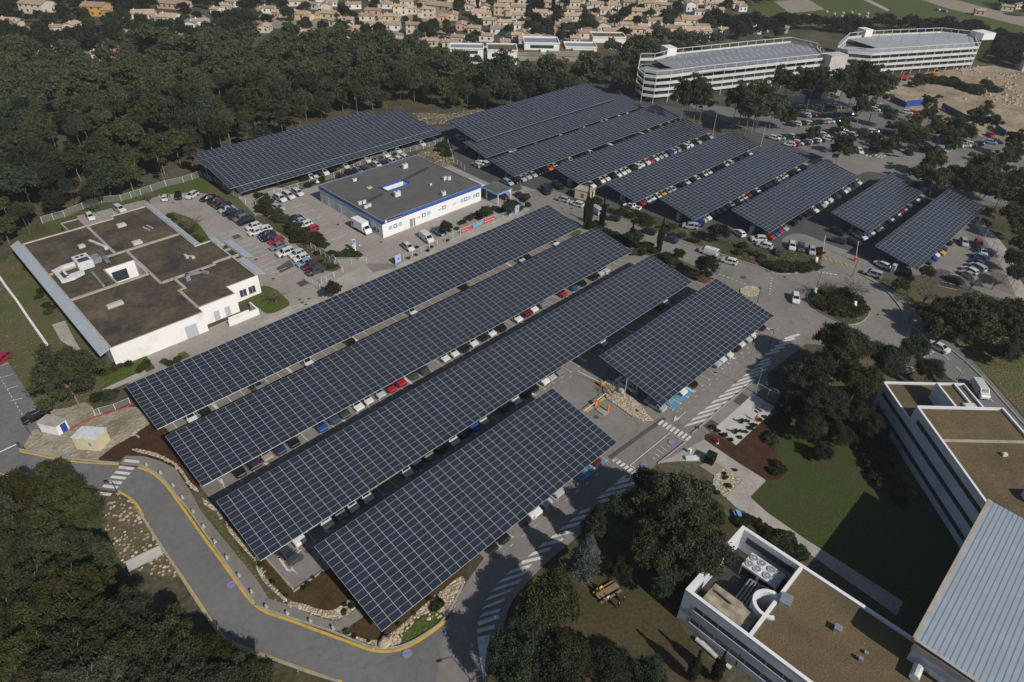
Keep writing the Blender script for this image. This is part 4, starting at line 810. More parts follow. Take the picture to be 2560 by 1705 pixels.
for z0_, z1_, u0, u1 in ((1.45,2.2,1.2,31.0),(4.4,5.15,1.2,31.0),(7.4,8.15,11.8,31.0)):
    pcs = 1
    mm = MB(); mm.wallquad(dv(u1,-.01), dv(u0,-.01), z0_, z1_, t=-.0) if False else None
    a = dv(u0,0); b = dv(u1,0); mm.strip([dv(u0,-.03), dv(u1,-.03)], .05, z0_, z1_); wd = mm.build('ribbon_window', 'window_blue', D)
    fr = MB()
    for uu in np.arange(u0, u1, 2.4): fr.strip([dv(uu-.03,-.05), dv(uu+.03,-.05)], .03, z0_, z1_)
    fr.strip([dv(u0,-.06), dv(u1,-.06)], .12, z0_-.08, z0_-.01); fr.build('mullions', 'steel', wd)
def rbx(mb, u, v, a, b, z0, z1): mb.prism(dpoly(u,u+a,v,v+b), z0, z1)
for lb, u, v, a, b, h, z in (('pale roof hatch by the raised stair block of the office',9.0,8.4,1.2,2.0,.7,zd1-.38),('small white vent in the middle of the office roof',20.6,8.2,.5,.7,.5,zd1),('grey sloping plant box on the office roof, left of the white duct',28.8,6.2,1.6,3.2,1.3,zd1),('white tank on the office roof between two plant boxes',27.0,9.6,1.4,2.6,1.1,zd1),('tall white plant cabinet at the right edge of the office roof',25.0,12.0,2.0,2.2,2.0,zd1),('square open-topped cooling box on the office roof',22.5,12.0,1.8,1.6,1.0,zd1)):
    mm = MB(); rbx(mm,u,v,a,b,z-.33,z-.33+h); rbx(mm,u+.1,v+.1,a-.2,b-.2,z-.33+h,z-.27+h); tag(mm.build('plant_box', 'duct_white'), lb, 'plant box')
# ------------------------------------------------------------------ building E (plant court)
zE = 6.7; ex0, ex1, ey1 = 53.15, 67.75, 18.25
E_ = thing('plant_building', 'white building with an open machinery court and brown gravel roof', 'building', (60,8,0))
mb = MB()
mb.box(ex0,ex1,-14,9.2,0,zE-.35)
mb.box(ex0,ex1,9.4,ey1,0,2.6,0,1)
mb.box(ex0,ex0+.5,9.2,ey1,2.6,zE); mb.box(ex1-.5,ex1,9.2,ey1,2.6,zE+.003); mb.box(ex0+.5,ex1-.5,ey1-.5,ey1,2.6,zE+.002); mb.box(ex0+.5,ex1-.5,9.0,9.45,2.6,zE-.003)
mb.box(ex0,ex0+.42,-14,9.0,zE-.4,zE+.001); mb.box(ex1-.42,ex1,-14,9.0,zE-.4,zE+.004)
cx, cy = g(2,3,2365,850,zE)
ring = [(cx+1.9*math.cos(t), cy+1.9*math.sin(t)) for t in np.linspace(-.2*PI, 1.25*PI, 16)]
mb.strip(ring, .42, 2.6, zE+.006)
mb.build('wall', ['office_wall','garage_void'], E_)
MB().box(ex0+.42,ex1-.42,-14,9.0,zE-.36,zE-.32).build('roof', 'roof_gravel', E_)
cp = MB(); 
for a in ((ex0-.02,ex0+.46,-14,ey1+.02),(ex1-.46,ex1+.02,-14,ey1+.02)): cp.box(*a, zE+.01, zE+.06)
cp.box(ex0+.46,ex1-.46,ey1-.5,ey1+.02,zE+.008,zE+.058); cp.box(ex0+2,ex1-.46,9.0,9.46,zE+.008,zE+.055); cp.strip(ring,.46,zE+.012,zE+.066); cp.build('coping', 'white_wall', E_)
for z0_, z1_ in ((1.4,2.3),(4.1,4.95)):
    mm = MB(); mm.box(ex0-.04,ex0,-14,16.4,z0_,z1_); w_ = mm.build('ribbon_window', 'window_blue', E_)
    fr = MB()
    for y in np.arange(-13.5,16.5,2.2): fr.box(ex0-.06,ex0-.005,y-.035,y+.035,z0_,z1_)
    fr.box(ex0-.14,ex0-.003,-14,16.5,z0_-.1,z0_-.005); fr.build('mullions', 'door_grey', w_)
lv = MB(); lv.box(ex1-.56,ex1-.5,9.9,17.0,4.5,5.7); lv.build('louvres', 'dark_metal', E_)
ch = thing('chiller', 'cream chiller with eight round roof fans in the machinery court', 'chiller', (62,14,2.6))
p1, p2, p3 = g(2,3,2115,390,5.0), g(3,3,75,520,5.0), g(2,3,2190,330,5.0)
c0 = np.array(p1); e1 = np.array(p2)-c0
chx0, chx1, chy0, chy1 = 63.2, 66.0, 10.4, 15.4
MB().box(chx0,chx1,chy0,chy1,3.0,5.1).build('casing', 'duct_white', ch)
MB().box(chx0-.04,chx0,chy0+.15,chy0+2.3,3.1,4.8).build('coil', 'black', ch); MB().box(chx0-.04,chx0,chy0+2.7,chy1-.15,3.1,4.8).build('coil', 'black', ch)
for i in range(4):
    for j in range(2):
        fx, fy = chx0+.75+j*1.3, chy1-.75-i*1.15-(.3 if i > 1 else 0)
        fm = MB(); fm.tube((fx,fy,5.1),(fx,fy,5.3),.56,14,.56,0); fm.disc(fx,fy,5.305,.48,14,1); fm.disc(fx,fy,5.31,.14,8,0); fm.build('fan', ['duct_white','steel'], ch)
tk = thing('water_tank_housing', 'long rusty-topped pale metal housing in the machinery court', 'housing', (57,13,2.6))
th = MB(); th.box(54.5,57.5,9.9,16.2,2.7,5.6); th.build('casing', 'office_wall', tk)
tt = MB(); tt.box(54.45,57.55,9.85,16.25,5.6,5.66); tt.build('lid', 'rust', tk)
MB().tube((56.4,15.6,5.9),(56.2,13.2,5.9),.12,6).build('pipe', 'dark_metal', tk)
pb = MB()
for i in range(4): pb.tube((57.8,13.4-.45*i,4.2),(62.6,13.6-.45*i,4.2),.12,6); pb.tube((62.6,13.6-.45*i,4.2),(62.9,11.0,4.2+.1*i),.1,6)
tag(pb.build('pipework', 'steel'), 'bundle of silver insulated pipes crossing the machinery court', 'pipes')
for lb, c_, r_, x, y, a, b, h in (('grey sloping hatch beside the round stair head',3,3,160,830,1.6,1.3,.9),('brown square vent in the middle of the gravel roof',3,3,640,1085,.8,.8,.7),('small silver vent near the corner of the metal roof',3,3,850,1360,.4,.4,.6),('tiny white vent beside the silver one',3,3,905,1295,.35,.35,.3)):
    p = g(c_,r_,x,y,zE); mm = MB(); mm.rbox(*p,a,b,zE-.33,zE-.33+h,.2); mm.rbox(*p,a+.1,b+.1,zE-.33+h,zE-.27+h,.2); tag(mm.build('roof_vent', 'steel'), lb, 'vent')
# big ribbed metal roof
MR = thing('metal_roof_hall', 'hall with large blue-grey ribbed metal roof', 'building', (78,-12,0))
mx0, mx1, my1 = 64.0, 93.5, -4.9
mb = MB(); mb.add([(mx0,my1,10.9),(mx1,my1,10.9),(mx1,-45,9.6),(mx0,-45,9.6)], [(3,2,1,0)]); mb.build('roof', 'metal_roof', MR)
for a in (0,): 
    e_ = MB(); e_.strip([(mx0,my1),(mx1,my1)], .5, 10.3, 11.02); e_.strip([(mx0,my1-.2),(mx0,-45)], .4, 9.3, 10.3) ; e_.build('roof_edge', 'parapet', MR)
e_ = MB(); e_.add([(mx0-.2,my1,10.95),(mx0+.2,my1,10.95),(mx0+.2,-45,9.66),(mx0-.2,-45,9.66)], [(0,1,2,3)]); e_.build('verge', 'parapet', MR)
MB().box(mx0+.6,mx1-.4,-45,my1-.5,0,9.5).build('wall', 'office_wall', MR)
pd = MB(); 
p = [g(3,3,1340,1530,zE+.5), g(3,3,1400,1380,zE+.5), g(3,3,1500,1440,zE+.5), g(3,3,1640,1540,zE+.5)]
for a, b, r_ in ((p[0],p[1],.55),(p[1],p[2],.55),(p[2],p[3],.8)): pd.tube((*a,zE+.5),(*b,zE+.5),r_,10)
tag(pd.build('air_duct', 'duct_white'), 'fat white round duct beside the corner of the metal roof', 'duct')
# ------------------------------------------------------------------ parking garages
def garage(lb, pts, top, levels, deck, deck_poly):
    o = thing('parking_garage', lb, 'parking garage', (*pts[0], 0), 0, 'white multi-storey garages'); c = np.mean(np.array(pts), axis=0)
    core = [tuple(c+(np.array(p)-c)*.94) for p in pts]
    MB().prism(core, 0, top-2.2).build('painted_shade_core', 'garage_void', o)  # solid core, its dark colour painting the shade inside the open levels
    n = levels; h = top/n
    h = 2.45
    for i in range(n):
        z1_ = top-i*h; bm = MB(); bm.strip(pts, .4, z1_-.75, z1_+(.35 if i == 0 else .30), closed=True); bm.build('white_band', 'garage_band', o)
    MB().prism(deck_poly, top-.5, top-.3).build('deck', deck, o)
    pr = MB(); m_ = 0
    for i in range(len(pts)):
        a = np.array(pts[i]); b = np.array(pts[(i+1) % len(pts)]); L_ = np.linalg.norm(b-a); k = max(1, int(L_/5.2))
        for j in range(k):
            p = a+(b-a)*j/k; pr.tube((*p, 0), (*p, top+2.0), .12, 4)
    for i in range(len(pts)): pr.tube((*pts[i], top+2.0), (*pts[(i+1) % len(pts)], top+2.0), .13, 4)
    pr.build('steel_posts', 'steel_white', o)
    return o
G1p = W(2,0,'1160,640 1220,690 1330,705 1465,695 1760,655',10.6)+W(3,0,'530,535 450,440 210,385',10.6)+W(2,0,'2240,415 1480,495 1310,540 1180,540',10.6)
g1 = garage('dark-decked white parking garage with rounded left end', [p for p in G1p], 10.6, 4, 'garage_deck', [G(1560+x/2.69, 75+y/2.69, 10.3) for x, y in ((205,198),(290,190),(330,160),(720,118),(1120,78),(1295,128),(1345,170),(1345,190),(880,240),(520,292),(320,302),(220,296),(140,280),(100,256),(150,243),(240,262),(330,256),(280,240))])
G2p = W(3,0,'640,440 740,475 960,495 1940,432 1900,330 1590,295 900,325 740,345',10.2)
g2 = garage('pale-decked white parking garage farther right', G2p, 10.2, 4, 'garage_deck_pale', [g(3,0,x,y,9.9) for x, y in ((735,357),(860,345),(905,335),(1590,300),(1890,335),(1930,425),(960,488),(900,480),(760,462),(680,445),(700,425),(880,455),(1000,440),(880,400))])
tw = MB(); a = g(3,0,590,680); tw.rbox(g(3,0,545,540,10.6)[0]+3, g(3,0,545,540,10.6)[1]-2, 9, 6, 0, 12.6, R(-27)); tw.build('stair_tower', 'concrete_pale', g1)
tw = MB(); p = g(3,0,1975,345,10.2); tw.rbox(p[0]+2, p[1]+1, 8, 8, 9.5, 12.6, R(-27)); tw.build('stair_head', 'white_wall', g2)
tw = MB(); tw.rbox(p[0]+2, p[1]+1, 7.8, 7.8, 0, 9.45, R(-27), 0); tw.build('stair_tower', 'leaf_hedge', g2)
tw = MB(); p = g(2,0,1430,500,10.6); tw.rbox(p[0]+2, p[1]+1, 4.5, 6, 10, 13.4, R(-27)); tw.build('stair_head', 'white_wall', g1)
tw = MB(); p = g(3,0,885,330,10.2); tw.rbox(p[0]+2, p[1]+1, 4.5, 6, 10, 13.2, R(-27)); tw.build('stair_head', 'white_wall', g2)
for par, top, lst in ((g1,10.6,[(2,0,1580,570),(2,0,1730,560),(2,0,1870,545),(2,0,2055,530),(2,0,2235,505),(3,0,60,480),(3,0,235,465)]),(g2,10.2,[(3,0,1000,395),(3,0,1120,385),(3,0,1225,380),(3,0,1375,372),(3,0,1520,365),(3,0,1660,355)])):
    for c_, r_, x, y in lst:
        p = g(c_, r_, x, y, top); MB().tube((*p, top-.3), (*p, top+4), .12, 5).build('deck_lamp', 'steel', par)
dm = MB()
for i in range(24):
    a = np.array(g(2,0,1560+52*i,600-6.2*i,10.6)); b = np.array(g(2,0,1520+52*i,560-6.2*i,10.6)); dm.strip([tuple(a), tuple(b)], .25, 10.32)
    a = np.array(g(2,0,1500+55*i,530-5*i,10.6)); b = np.array(g(2,0,1475+55*i,505-5*i,10.6)); dm.strip([tuple(a), tuple(b)], .25, 10.32)
dm.build('deck_markings', 'paint_white', g1)
# distant white flat-roofed school
S = thing('school_building', 'group of white flat-roofed blocks behind the wood, in front of the village', 'building', (*g(2,0,260,520), 0))
for i, (c_, r_, x, y, w, d_, h, m_) in enumerate(((1,0,1940,560,20,12,7.5,'white_wall'),(1,0,2080,530,16,14,4,'white_panel'),(1,0,2260,560,18,16,7,'white_wall'),(2,0,260,500,22,16,7.5,'white_wall'),(2,0,120,520,18,20,4,'concrete_tan'),(2,0,430,500,16,22,3.6,'concrete_tan'),(2,0,620,490,20,13,4.5,'white_wall'),(2,0,870,430,22,14,6.5,'white_wall'),(2,0,1020,420,18,18,3.5,'roof_gravel'),(2,0,330,540,42,12,3,'concrete_tan'),(2,0,740,470,20,10,3,'roof_gravel'))):
    p = g(c_, r_, x, y); b_ = MB(); w *= .85; d_ *= .85; h *= .85; b_.rbox(*p, w*.9, d_*.9, 0, h, R(-42), 0, 1); b_.strip([(p[0]+x_*math.cos(R(-42))-y_*math.sin(R(-42)), p[1]+x_*math.sin(R(-42))+y_*math.cos(R(-42))) for x_, y_ in ((-w*.45,-d_*.45),(w*.45,-d_*.45),(w*.45,d_*.45),(-w*.45,d_*.45))], .6, h-.05, h+.5, 0, closed=True)
    bo = b_.build('block', [m_, 'roof_gravel' if i % 3 else 'steel'], S)
    if m_ == 'white_wall':
        w_ = MB()
        for zz in ([1.2, 4.3] if h > 6 else [1.2]):
            c1, s1 = math.cos(R(-42)), math.sin(R(-42))
            w_.strip([(p[0]+xx*c1-(-d_*.45-.05)*s1, p[1]+xx*s1+(-d_*.45-.05)*c1) for xx in (-w*.3, w*.3)], .12, zz, zz+1.4)
        w_.build('window', 'window_blue', bo)
# ------------------------------------------------------------------ vehicles
# outlines: stations along the length (x, half width, z low, z belt, z top, half width at top)
HATCH = [(2.04,.66,.28,.55,.62,.58),(1.90,.84,.2,.66,.76,.72),(1.15,.88,.18,.84,.97,.74),(.42,.88,.18,.90,1.41,.61),(-.85,.88,.18,.92,1.48,.61),(-1.62,.87,.2,.95,1.40,.57),(-1.93,.83,.24,.95,1.02,.66),(-2.04,.70,.32,.6,.72,.6)]
SEDAN = [(2.25,.66,.28,.5,.58,.58),(2.08,.86,.2,.64,.73,.74),(1.2,.9,.18,.80,.92,.76),(.45,.9,.18,.88,1.37,.60),(-.75,.9,.18,.90,1.42,.60),(-1.5,.89,.2,.92,1.06,.70),(-2.12,.86,.24,.88,1.0,.70),(-2.25,.72,.32,.6,.8,.62)]
SUV = [(2.2,.72,.32,.66,.78,.66),(2.05,.9,.26,.80,.92,.78),(1.25,.93,.24,.96,1.10,.80),(.6,.93,.24,1.0,1.60,.66),(-1.0,.93,.24,1.02,1.68,.66),(-1.95,.92,.26,1.04,1.60,.62),(-2.15,.88,.3,1.02,1.10,.7),(-2.2,.78,.38,.7,.8,.66)]
VAN = [(2.45,.78,.3,.75,.9,.72),(2.3,.93,.24,.92,1.08,.82),(1.75,.96,.22,1.1,1.28,.84),(1.15,.97,.22,1.15,1.88,.80),(-1.0,.97,.22,1.15,1.95,.82),(-2.3,.97,.22,1.15,1.93,.82),(-2.4,.95,.24,1.15,1.80,.80),(-2.45,.9,.3,.7,1.2,.84)]
def loft(st, wt_fac=1.0):
    vs = []; fs = []; rg = []
    for x, w, zl, zb, zt, wt in st:
        k = len(vs); vs += [(x,w*.93,zl),(x,w,zl+.25*(zb-zl)+.1),(x,w,zb),(x,wt,zt),(x,-wt,zt),(x,-w,zb),(x,-w,zl+.25*(zb-zl)+.1),(x,-w*.93,zl)]; rg.append(k)
    for a, b in zip(rg, rg[1:]):
        for i in range(8): fs.append((a+i, a+(i+1) % 8, b+(i+1) % 8, b+i))
    fs.append(tuple(rg[0]+i for i in range(7,-1,-1))); fs.append(tuple(rg[-1]+i for i in range(8)))
    return vs, fs, rg
def inset(q4, f=.1, off=.012, fx=None):
    P = [np.array(p) for p in q4]; c = sum(P)/4; n = np.cross(P[1]-P[0], P[3]-P[0]); n /= (np.linalg.norm(n)+1e-9)
    if n@c < 0 and abs(n[2]) < .3: n = -n
    if n[2] < 0: n = -n
    return [tuple(p+(c-p)*f+n*off) for p in P]
def car_parts(st, win, ws, rw):
    """body, windows, wheels, lamps of a vehicle; win: (first, last) station pairs with side glass"""
    vs, fs, rg = loft(st); wq = []
    for i in range(win[0], win[1]):
        a, b = rg[i], rg[i+1]
        for j in ((2,3),(5,4)):
            Q = [np.array(vs[a+j[0]]), np.array(vs[b+j[0]]), np.array(vs[b+j[1]]), np.array(vs[a+j[1]])]
            c = sum(Q)/4; sgn = 1 if j[0] == 2 else -1; P = []
            for p in Q:
                p = p+(c-p)*.10; p[1] += sgn*.02; P.append(tuple(p))
            wq.append(P if sgn > 0 else P[::-1])
    for i in (ws, rw):
        a, b = rg[i], rg[i+1]; Q = [np.array(vs[a+3]), np.array(vs[a+4]), np.array(vs[b+4]), np.array(vs[b+3])]
        c = sum(Q)/4; n = np.cross(Q[1]-Q[0], Q[3]-Q[0]); n /= np.linalg.norm(n)
        if n[2] < 0: n = -n
        wq.append([tuple(p+(c-p)*np.array([.08,.12,.08])+n*.015) for p in Q])
    return vs, fs, wq
KINDS_ = {'hatchback': (HATCH,(2,6),2,5,(1.3,-1.28),.31), 'saloon car': (SEDAN,(2,5),2,4,(1.42,-1.4),.32), 'suv': (SUV,(2,6),2,5,(1.35,-1.4),.36), 'van': (VAN,(2,3),2,6,(1.55,-1.55),.34)}
PROTO = {}
def make_car(kind, detail):
    st, win, ws, rw, ax, wr = KINDS_[kind]
    vs, fs, wq = car_parts(st, win, ws, rw)
    hw = max(s[1] for s in st); L0 = st[0][0]; L1 = st[-1][0]
    if not detail:
        mb = MB(); mb.add(vs, fs, 0)
        for Q in wq: mb.add(Q, [(0,1,2,3)], 1)
        for x in ax:
            for s in (-1, 1): mb.tube((x, s*(hw-.2), wr), (x, s*(hw+.01), wr), wr, 10, mi=2)
        for s in (-1, 1): mb.box(L0-.2, L0-.04, s*.56-.14, s*.56+.14, .60, .70, 3); mb.box(L1+.0, L1+.1, s*.62-.1, s*.62+.1, .74, .9, 4)
        return mb.build('parked_car', ['car_paint','glass_dark','tyre','lamp_lens','tail_lens'], None)
    o = bpy.data.objects.new('parked_car', None); C.objects.link(o); o.empty_display_size = .3
    MB().add(vs, fs).build('body', 'car_paint', o)
    wm = MB()
    for Q in wq: wm.add(Q, [(0,1,2,3)])
    wm.build('windows', 'glass_dark', o)
    for x in ax:
        for s in (-1, 1):
            w_ = MB().tube((x, s*(hw-.2), wr), (x, s*(hw+.015), wr), wr, 12).build('wheel', 'tyre', o)
            MB().tube((x, s*(hw+.01), wr), (x, s*(hw+.022), wr), wr*.62, 10).build('rim', 'rim', w_)
    for s in (-1, 1):
        MB().box(L0-.24, L0-.06, s*.58-.16, s*.58+.16, st[0][3]+.04, st[0][4]+.02).build('headlight', 'lamp_lens', o)
        MB().box(L1+.02, L1+.14, s*.64-.1, s*.64+.1, st[-1][3]+.06, st[-1][3]+.26).build('tail_light', 'tail_lens', o)
        MB().box(st[2][0]-.42, st[2][0]-.28, s*(hw+.1)-.08, s*(hw+.1)+.08, st[2][4]-.06, st[2][4]+.08).build('mirror', 'black', o)
    MB().box(L0-.10, L0+.012, -.55, .55, .3, .42).build('grille', 'black', o)
    if kind == 'suv':
        for s in (-1, 1): MB().box(-1.6, .5, s*.55-.02, s*.55+.02, 1.66, 1.72).build('roof_rail', 'steel', o)
    return o
PAL = {'w':((.60,.60,.58),'white'),'s':((.36,.38,.40),'silver'),'g':((.16,.17,.18),'grey'),'d':((.045,.048,.055),'dark grey'),'k':((.010,.010,.012),'black'),'r':((.36,.012,.02),'red'),'b':((.02,.07,.26),'blue'),'t':((.03,.065,.08),'teal'),'o':((.55,.10,.02),'orange'),'y':((.50,.32,.04),'yellow'),'n':((.02,.03,.07),'navy'),'e':((.26,.22,.17),'beige'),'l':((.20,.32,.44),'light blue'),'p':((.045,.02,.045),'purple'),'m':((.11,.01,.015),'dark red')}
ROWS = {}
TD = {'h':'hatchback','c':'saloon car','v':'suv','V':'van'}
NC = [0]
def car(x, y, a, col, kind, row, label=None):
    NC[0] += 1
    ROWS.setdefault(row, []).append((x, y, a, col, kind, label))
def carpx(c, r, px, py, dx, dy, col, kind, label, row='single'):
    """car seen at tile pixel (px,py) pointing towards (dx,dy) in the photograph"""
    k = 3.672 if r == 3 else 3.68
    P = q(c, r, px, py); a = G(*P, .75); b = G(P[0]+dx/k, P[1]+dy/k, .75)
    car(a[0], a[1], math.atan2(b[1]-a[1], b[0]-a[0]), col, kind, row, label)
def xat(P, y, z=.7):
    d = CF+CR*(P[0]-1280)/F_PX-CU*(P[1]-852.5)/F_PX; t = y/d[1]; return float(t*d[0])
def rowpx(key, row, items, off=2.45, ang=-PI/2):
    x0, x1, y0, y1, rot, wld = CAN[key]
    for c, r, px, py, col in items:
        kind = random.choice('hhhvc'); ln = {'h':2.05,'v':2.2,'c':2.25,'V':2.5}[kind]
        x = xat(q(c, r, px, py), y0+.6, .75)
        car(x, y0-.25+ln+random.uniform(0,.3), ang+random.uniform(-.03,.03), col, kind, row)
rowpx('C4', 'below the fourth canopy', [(0,2,1765,700,'w'),(0,2,1895,650,'k'),(0,2,2355,410,'d'),(1,2,30,405,'g'),(1,2,485,190,'w'),(1,2,880,0,'k'),(1,1,1450,1290,'w'),(1,1,1930,1060,'k'),(2,1,150,790,'k'),(2,1,95,815,'s'),(2,1,410,650,'w')])
rowpx('C3', 'below the third canopy', [(0,2,2210,1220,'k'),(0,2,2330,1130,'k'),(1,2,-5,1120,'p'),(1,2,105,1060,'e'),(1,2,220,1000,'n'),(1,2,345,925,'k'),(1,2,605,785,'b'),(1,2,725,730,'t'),(1,2,820,665,'d'),(1,2,945,600,'w'),(1,2,1040,540,'w'),(1,2,1150,485,'s'),(1,2,1250,435,'r'),(1,2,1340,375,'r'),(1,2,1460,320,'d'),(1,2,1550,270,'d'),(1,2,1750,165,'w'),(1,2,1830,115,'w'),(1,2,1920,70,'k'),(1,2,2005,25,'w'),(1,2,2100,-20,'k'),(1,1,2170,1500,'w'),(1,1,2260,1455,'k'),(2,1,60,1370,'w'),(2,1,140,1325,'m'),(2,1,210,1280,'w'),(2,1,290,1245,'g'),(2,1,475,1125,'r'),(2,1,575,1100,'b'),(2,1,650,1065,'k'),(2,1,755,985,'k'),(2,1,820,950,'s'),(2,1,870,905,'s')])
rowpx('C2', 'below the second canopy', [(1,3,395,250,'w'),(1,3,650,90,'w'),(1,3,780,15,'g'),(1,2,890,1500,'w'),(1,2,1020,1410,'w'),(1,2,1385,1170,'w'),(1,2,1490,1110,'t'),(1,2,1600,1040,'e'),(1,2,1710,970,'k'),(1,2,1825,900,'w'),(1,2,1915,835,'k'),(1,2,2015,775,'b'),(1,2,2100,710,'w'),(1,2,2290,590,'k'),(2,2,40,530,'w'),(2,2,140,480,'k'),(2,2,210,430,'k'),(2,2,310,370,'w'),(2,2,370,315,'s'),(2,2,440,270,'g'),(2,2,850,15,'w'),(2,1,1370,1235,'k'),(2,1,1425,1195,'w')])
rowpx('C1', 'along the nearest canopy', [(1,3,2265,240,'k'),(1,3,2160,310,'k'),(2,3,195,15,'w'),(2,3,120,75,'k'),(2,2,220,1545,'w'),(2,2,320,1480,'s'),(2,2,430,1400,'s'),(2,2,780,1115,'m')])
rowpx('C5', 'along the short canopy by the roundabout', [(2,2,1575,465,'w'),(2,2,1660,405,'k'),(2,2,1880,245,'s'),(2,2,1935,195,'w'),(2,2,1990,150,'w'),(2,2,2060,100,'k'),(2,2,2110,50,'w'),(2,2,2165,10,'s'),(2,1,2215,1525,'w'),(2,1,2300,1460,'k')])
# rows in the far lot
def rowstr(key, row, s, x_first, step=2.5, dy=1.3):
    x0, x1, y0, y1, rot, wld = CAN[key]
    for i, ch in enumerate(s):
        if ch in '- ': continue
        x = x_first+step*i+random.uniform(-.12,.12)
        if x > x1+6: break
        p = wld(x, y0+dy+random.uniform(-.3,.25)); car(p[0], p[1], rot-PI/2+(PI if random.random() < .12 else 0)+random.uniform(-.03,.03), ch, random.choice('hhhvcc'), row)
rowstr('F2', 'below the far canopy next to the largest', 'skssskkowk-wkkkwkkkwkkrkkbskwkksksk', CAN['F2'][0]-1.0)
rowstr('F3', 'below the far canopy over the kiosk', 'wkwwkwwwkwwwrwssbsskwwkskks', CAN['F3'][0]+6)
rowstr('F4', 'below the far canopy above the pickup', 'rwwwysw-kwkwkwwkkkwwkdkkw', CAN['F4'][0]+4.5)
rowstr('F5', 'below the far canopy above the white van', 'bswkktkskswrkwkdtdwwwkkwks', CAN['F5'][0]+3)
rowstr('F6', 'below the third far canopy from the right', 'rbrs-k-kkkwkswwkdkwskdw', CAN['F6'][0]+2)
rowstr('F7', 'below the shortest far canopy', 'bwgskdwkwrsekkws', CAN['F7'][0]+2.5)
rowstr('F8', 'below the rightmost far canopy', '--tbwyn-k', CAN['F8'][0]+6)
rowstr('F1b', 'below the largest far canopy', 'wdkkkwwkkkekkkkwkkkrwkkkwwkkwkwkkk', CAN['F1b'][0]-1)
rowstr('L1', 'under the canopy beyond the clinic', '----kwkwk-wk-wkkwkwkk-wkd', CAN['L1'][0]+10, dy=1.6)
def lot(row, s, x0, y0, dx, dy, a):
    for i, ch in enumerate(s):
        if ch in '- ': continue
        car(x0+dx*i+random.uniform(-.1,.1), y0+dy*i+random.uniform(-.25,.25), a+random.uniform(-.04,.04), ch, random.choice('hhhvc'), row)
# row of cars along the hedge, right of building A
for (c, r, x, y, col, k_) in [(0,1,1915,250,'k','c'),(0,1,1975,275,'k','h'),(0,1,2010,300,'m','h'),(0,1,2050,318,'k','c'),(0,1,2085,352,'s','c'),(0,1,2115,382,'k','h'),(0,1,2180,412,'k','v'),(0,1,2215,435,'g','h'),(0,1,2260,462,'k','v'),(0,1,2330,510,'w','h'),(1,1,-5,560,'w','h'),(1,1,70,540,'w','h') ,(1,1,95,582,'n','c'),(1,1,120,612,'k','c'),(1,1,185,640,'r','h'),(1,1,205,690,'g','c'),(1,1,270,752,'w','v'),(1,1,375,762,'w','h'),(1,1,415,800,'w','h'),(1,1,445,842,'l','h'),(1,1,500,872,'m','h'),(1,1,545,920,'d','v')]:
    a = g(c, r, x, y, .8); car(a[0], a[1], PI+random.uniform(-.04,.04)-.06, col, k_, 'along the hedge by the moss-roofed building')
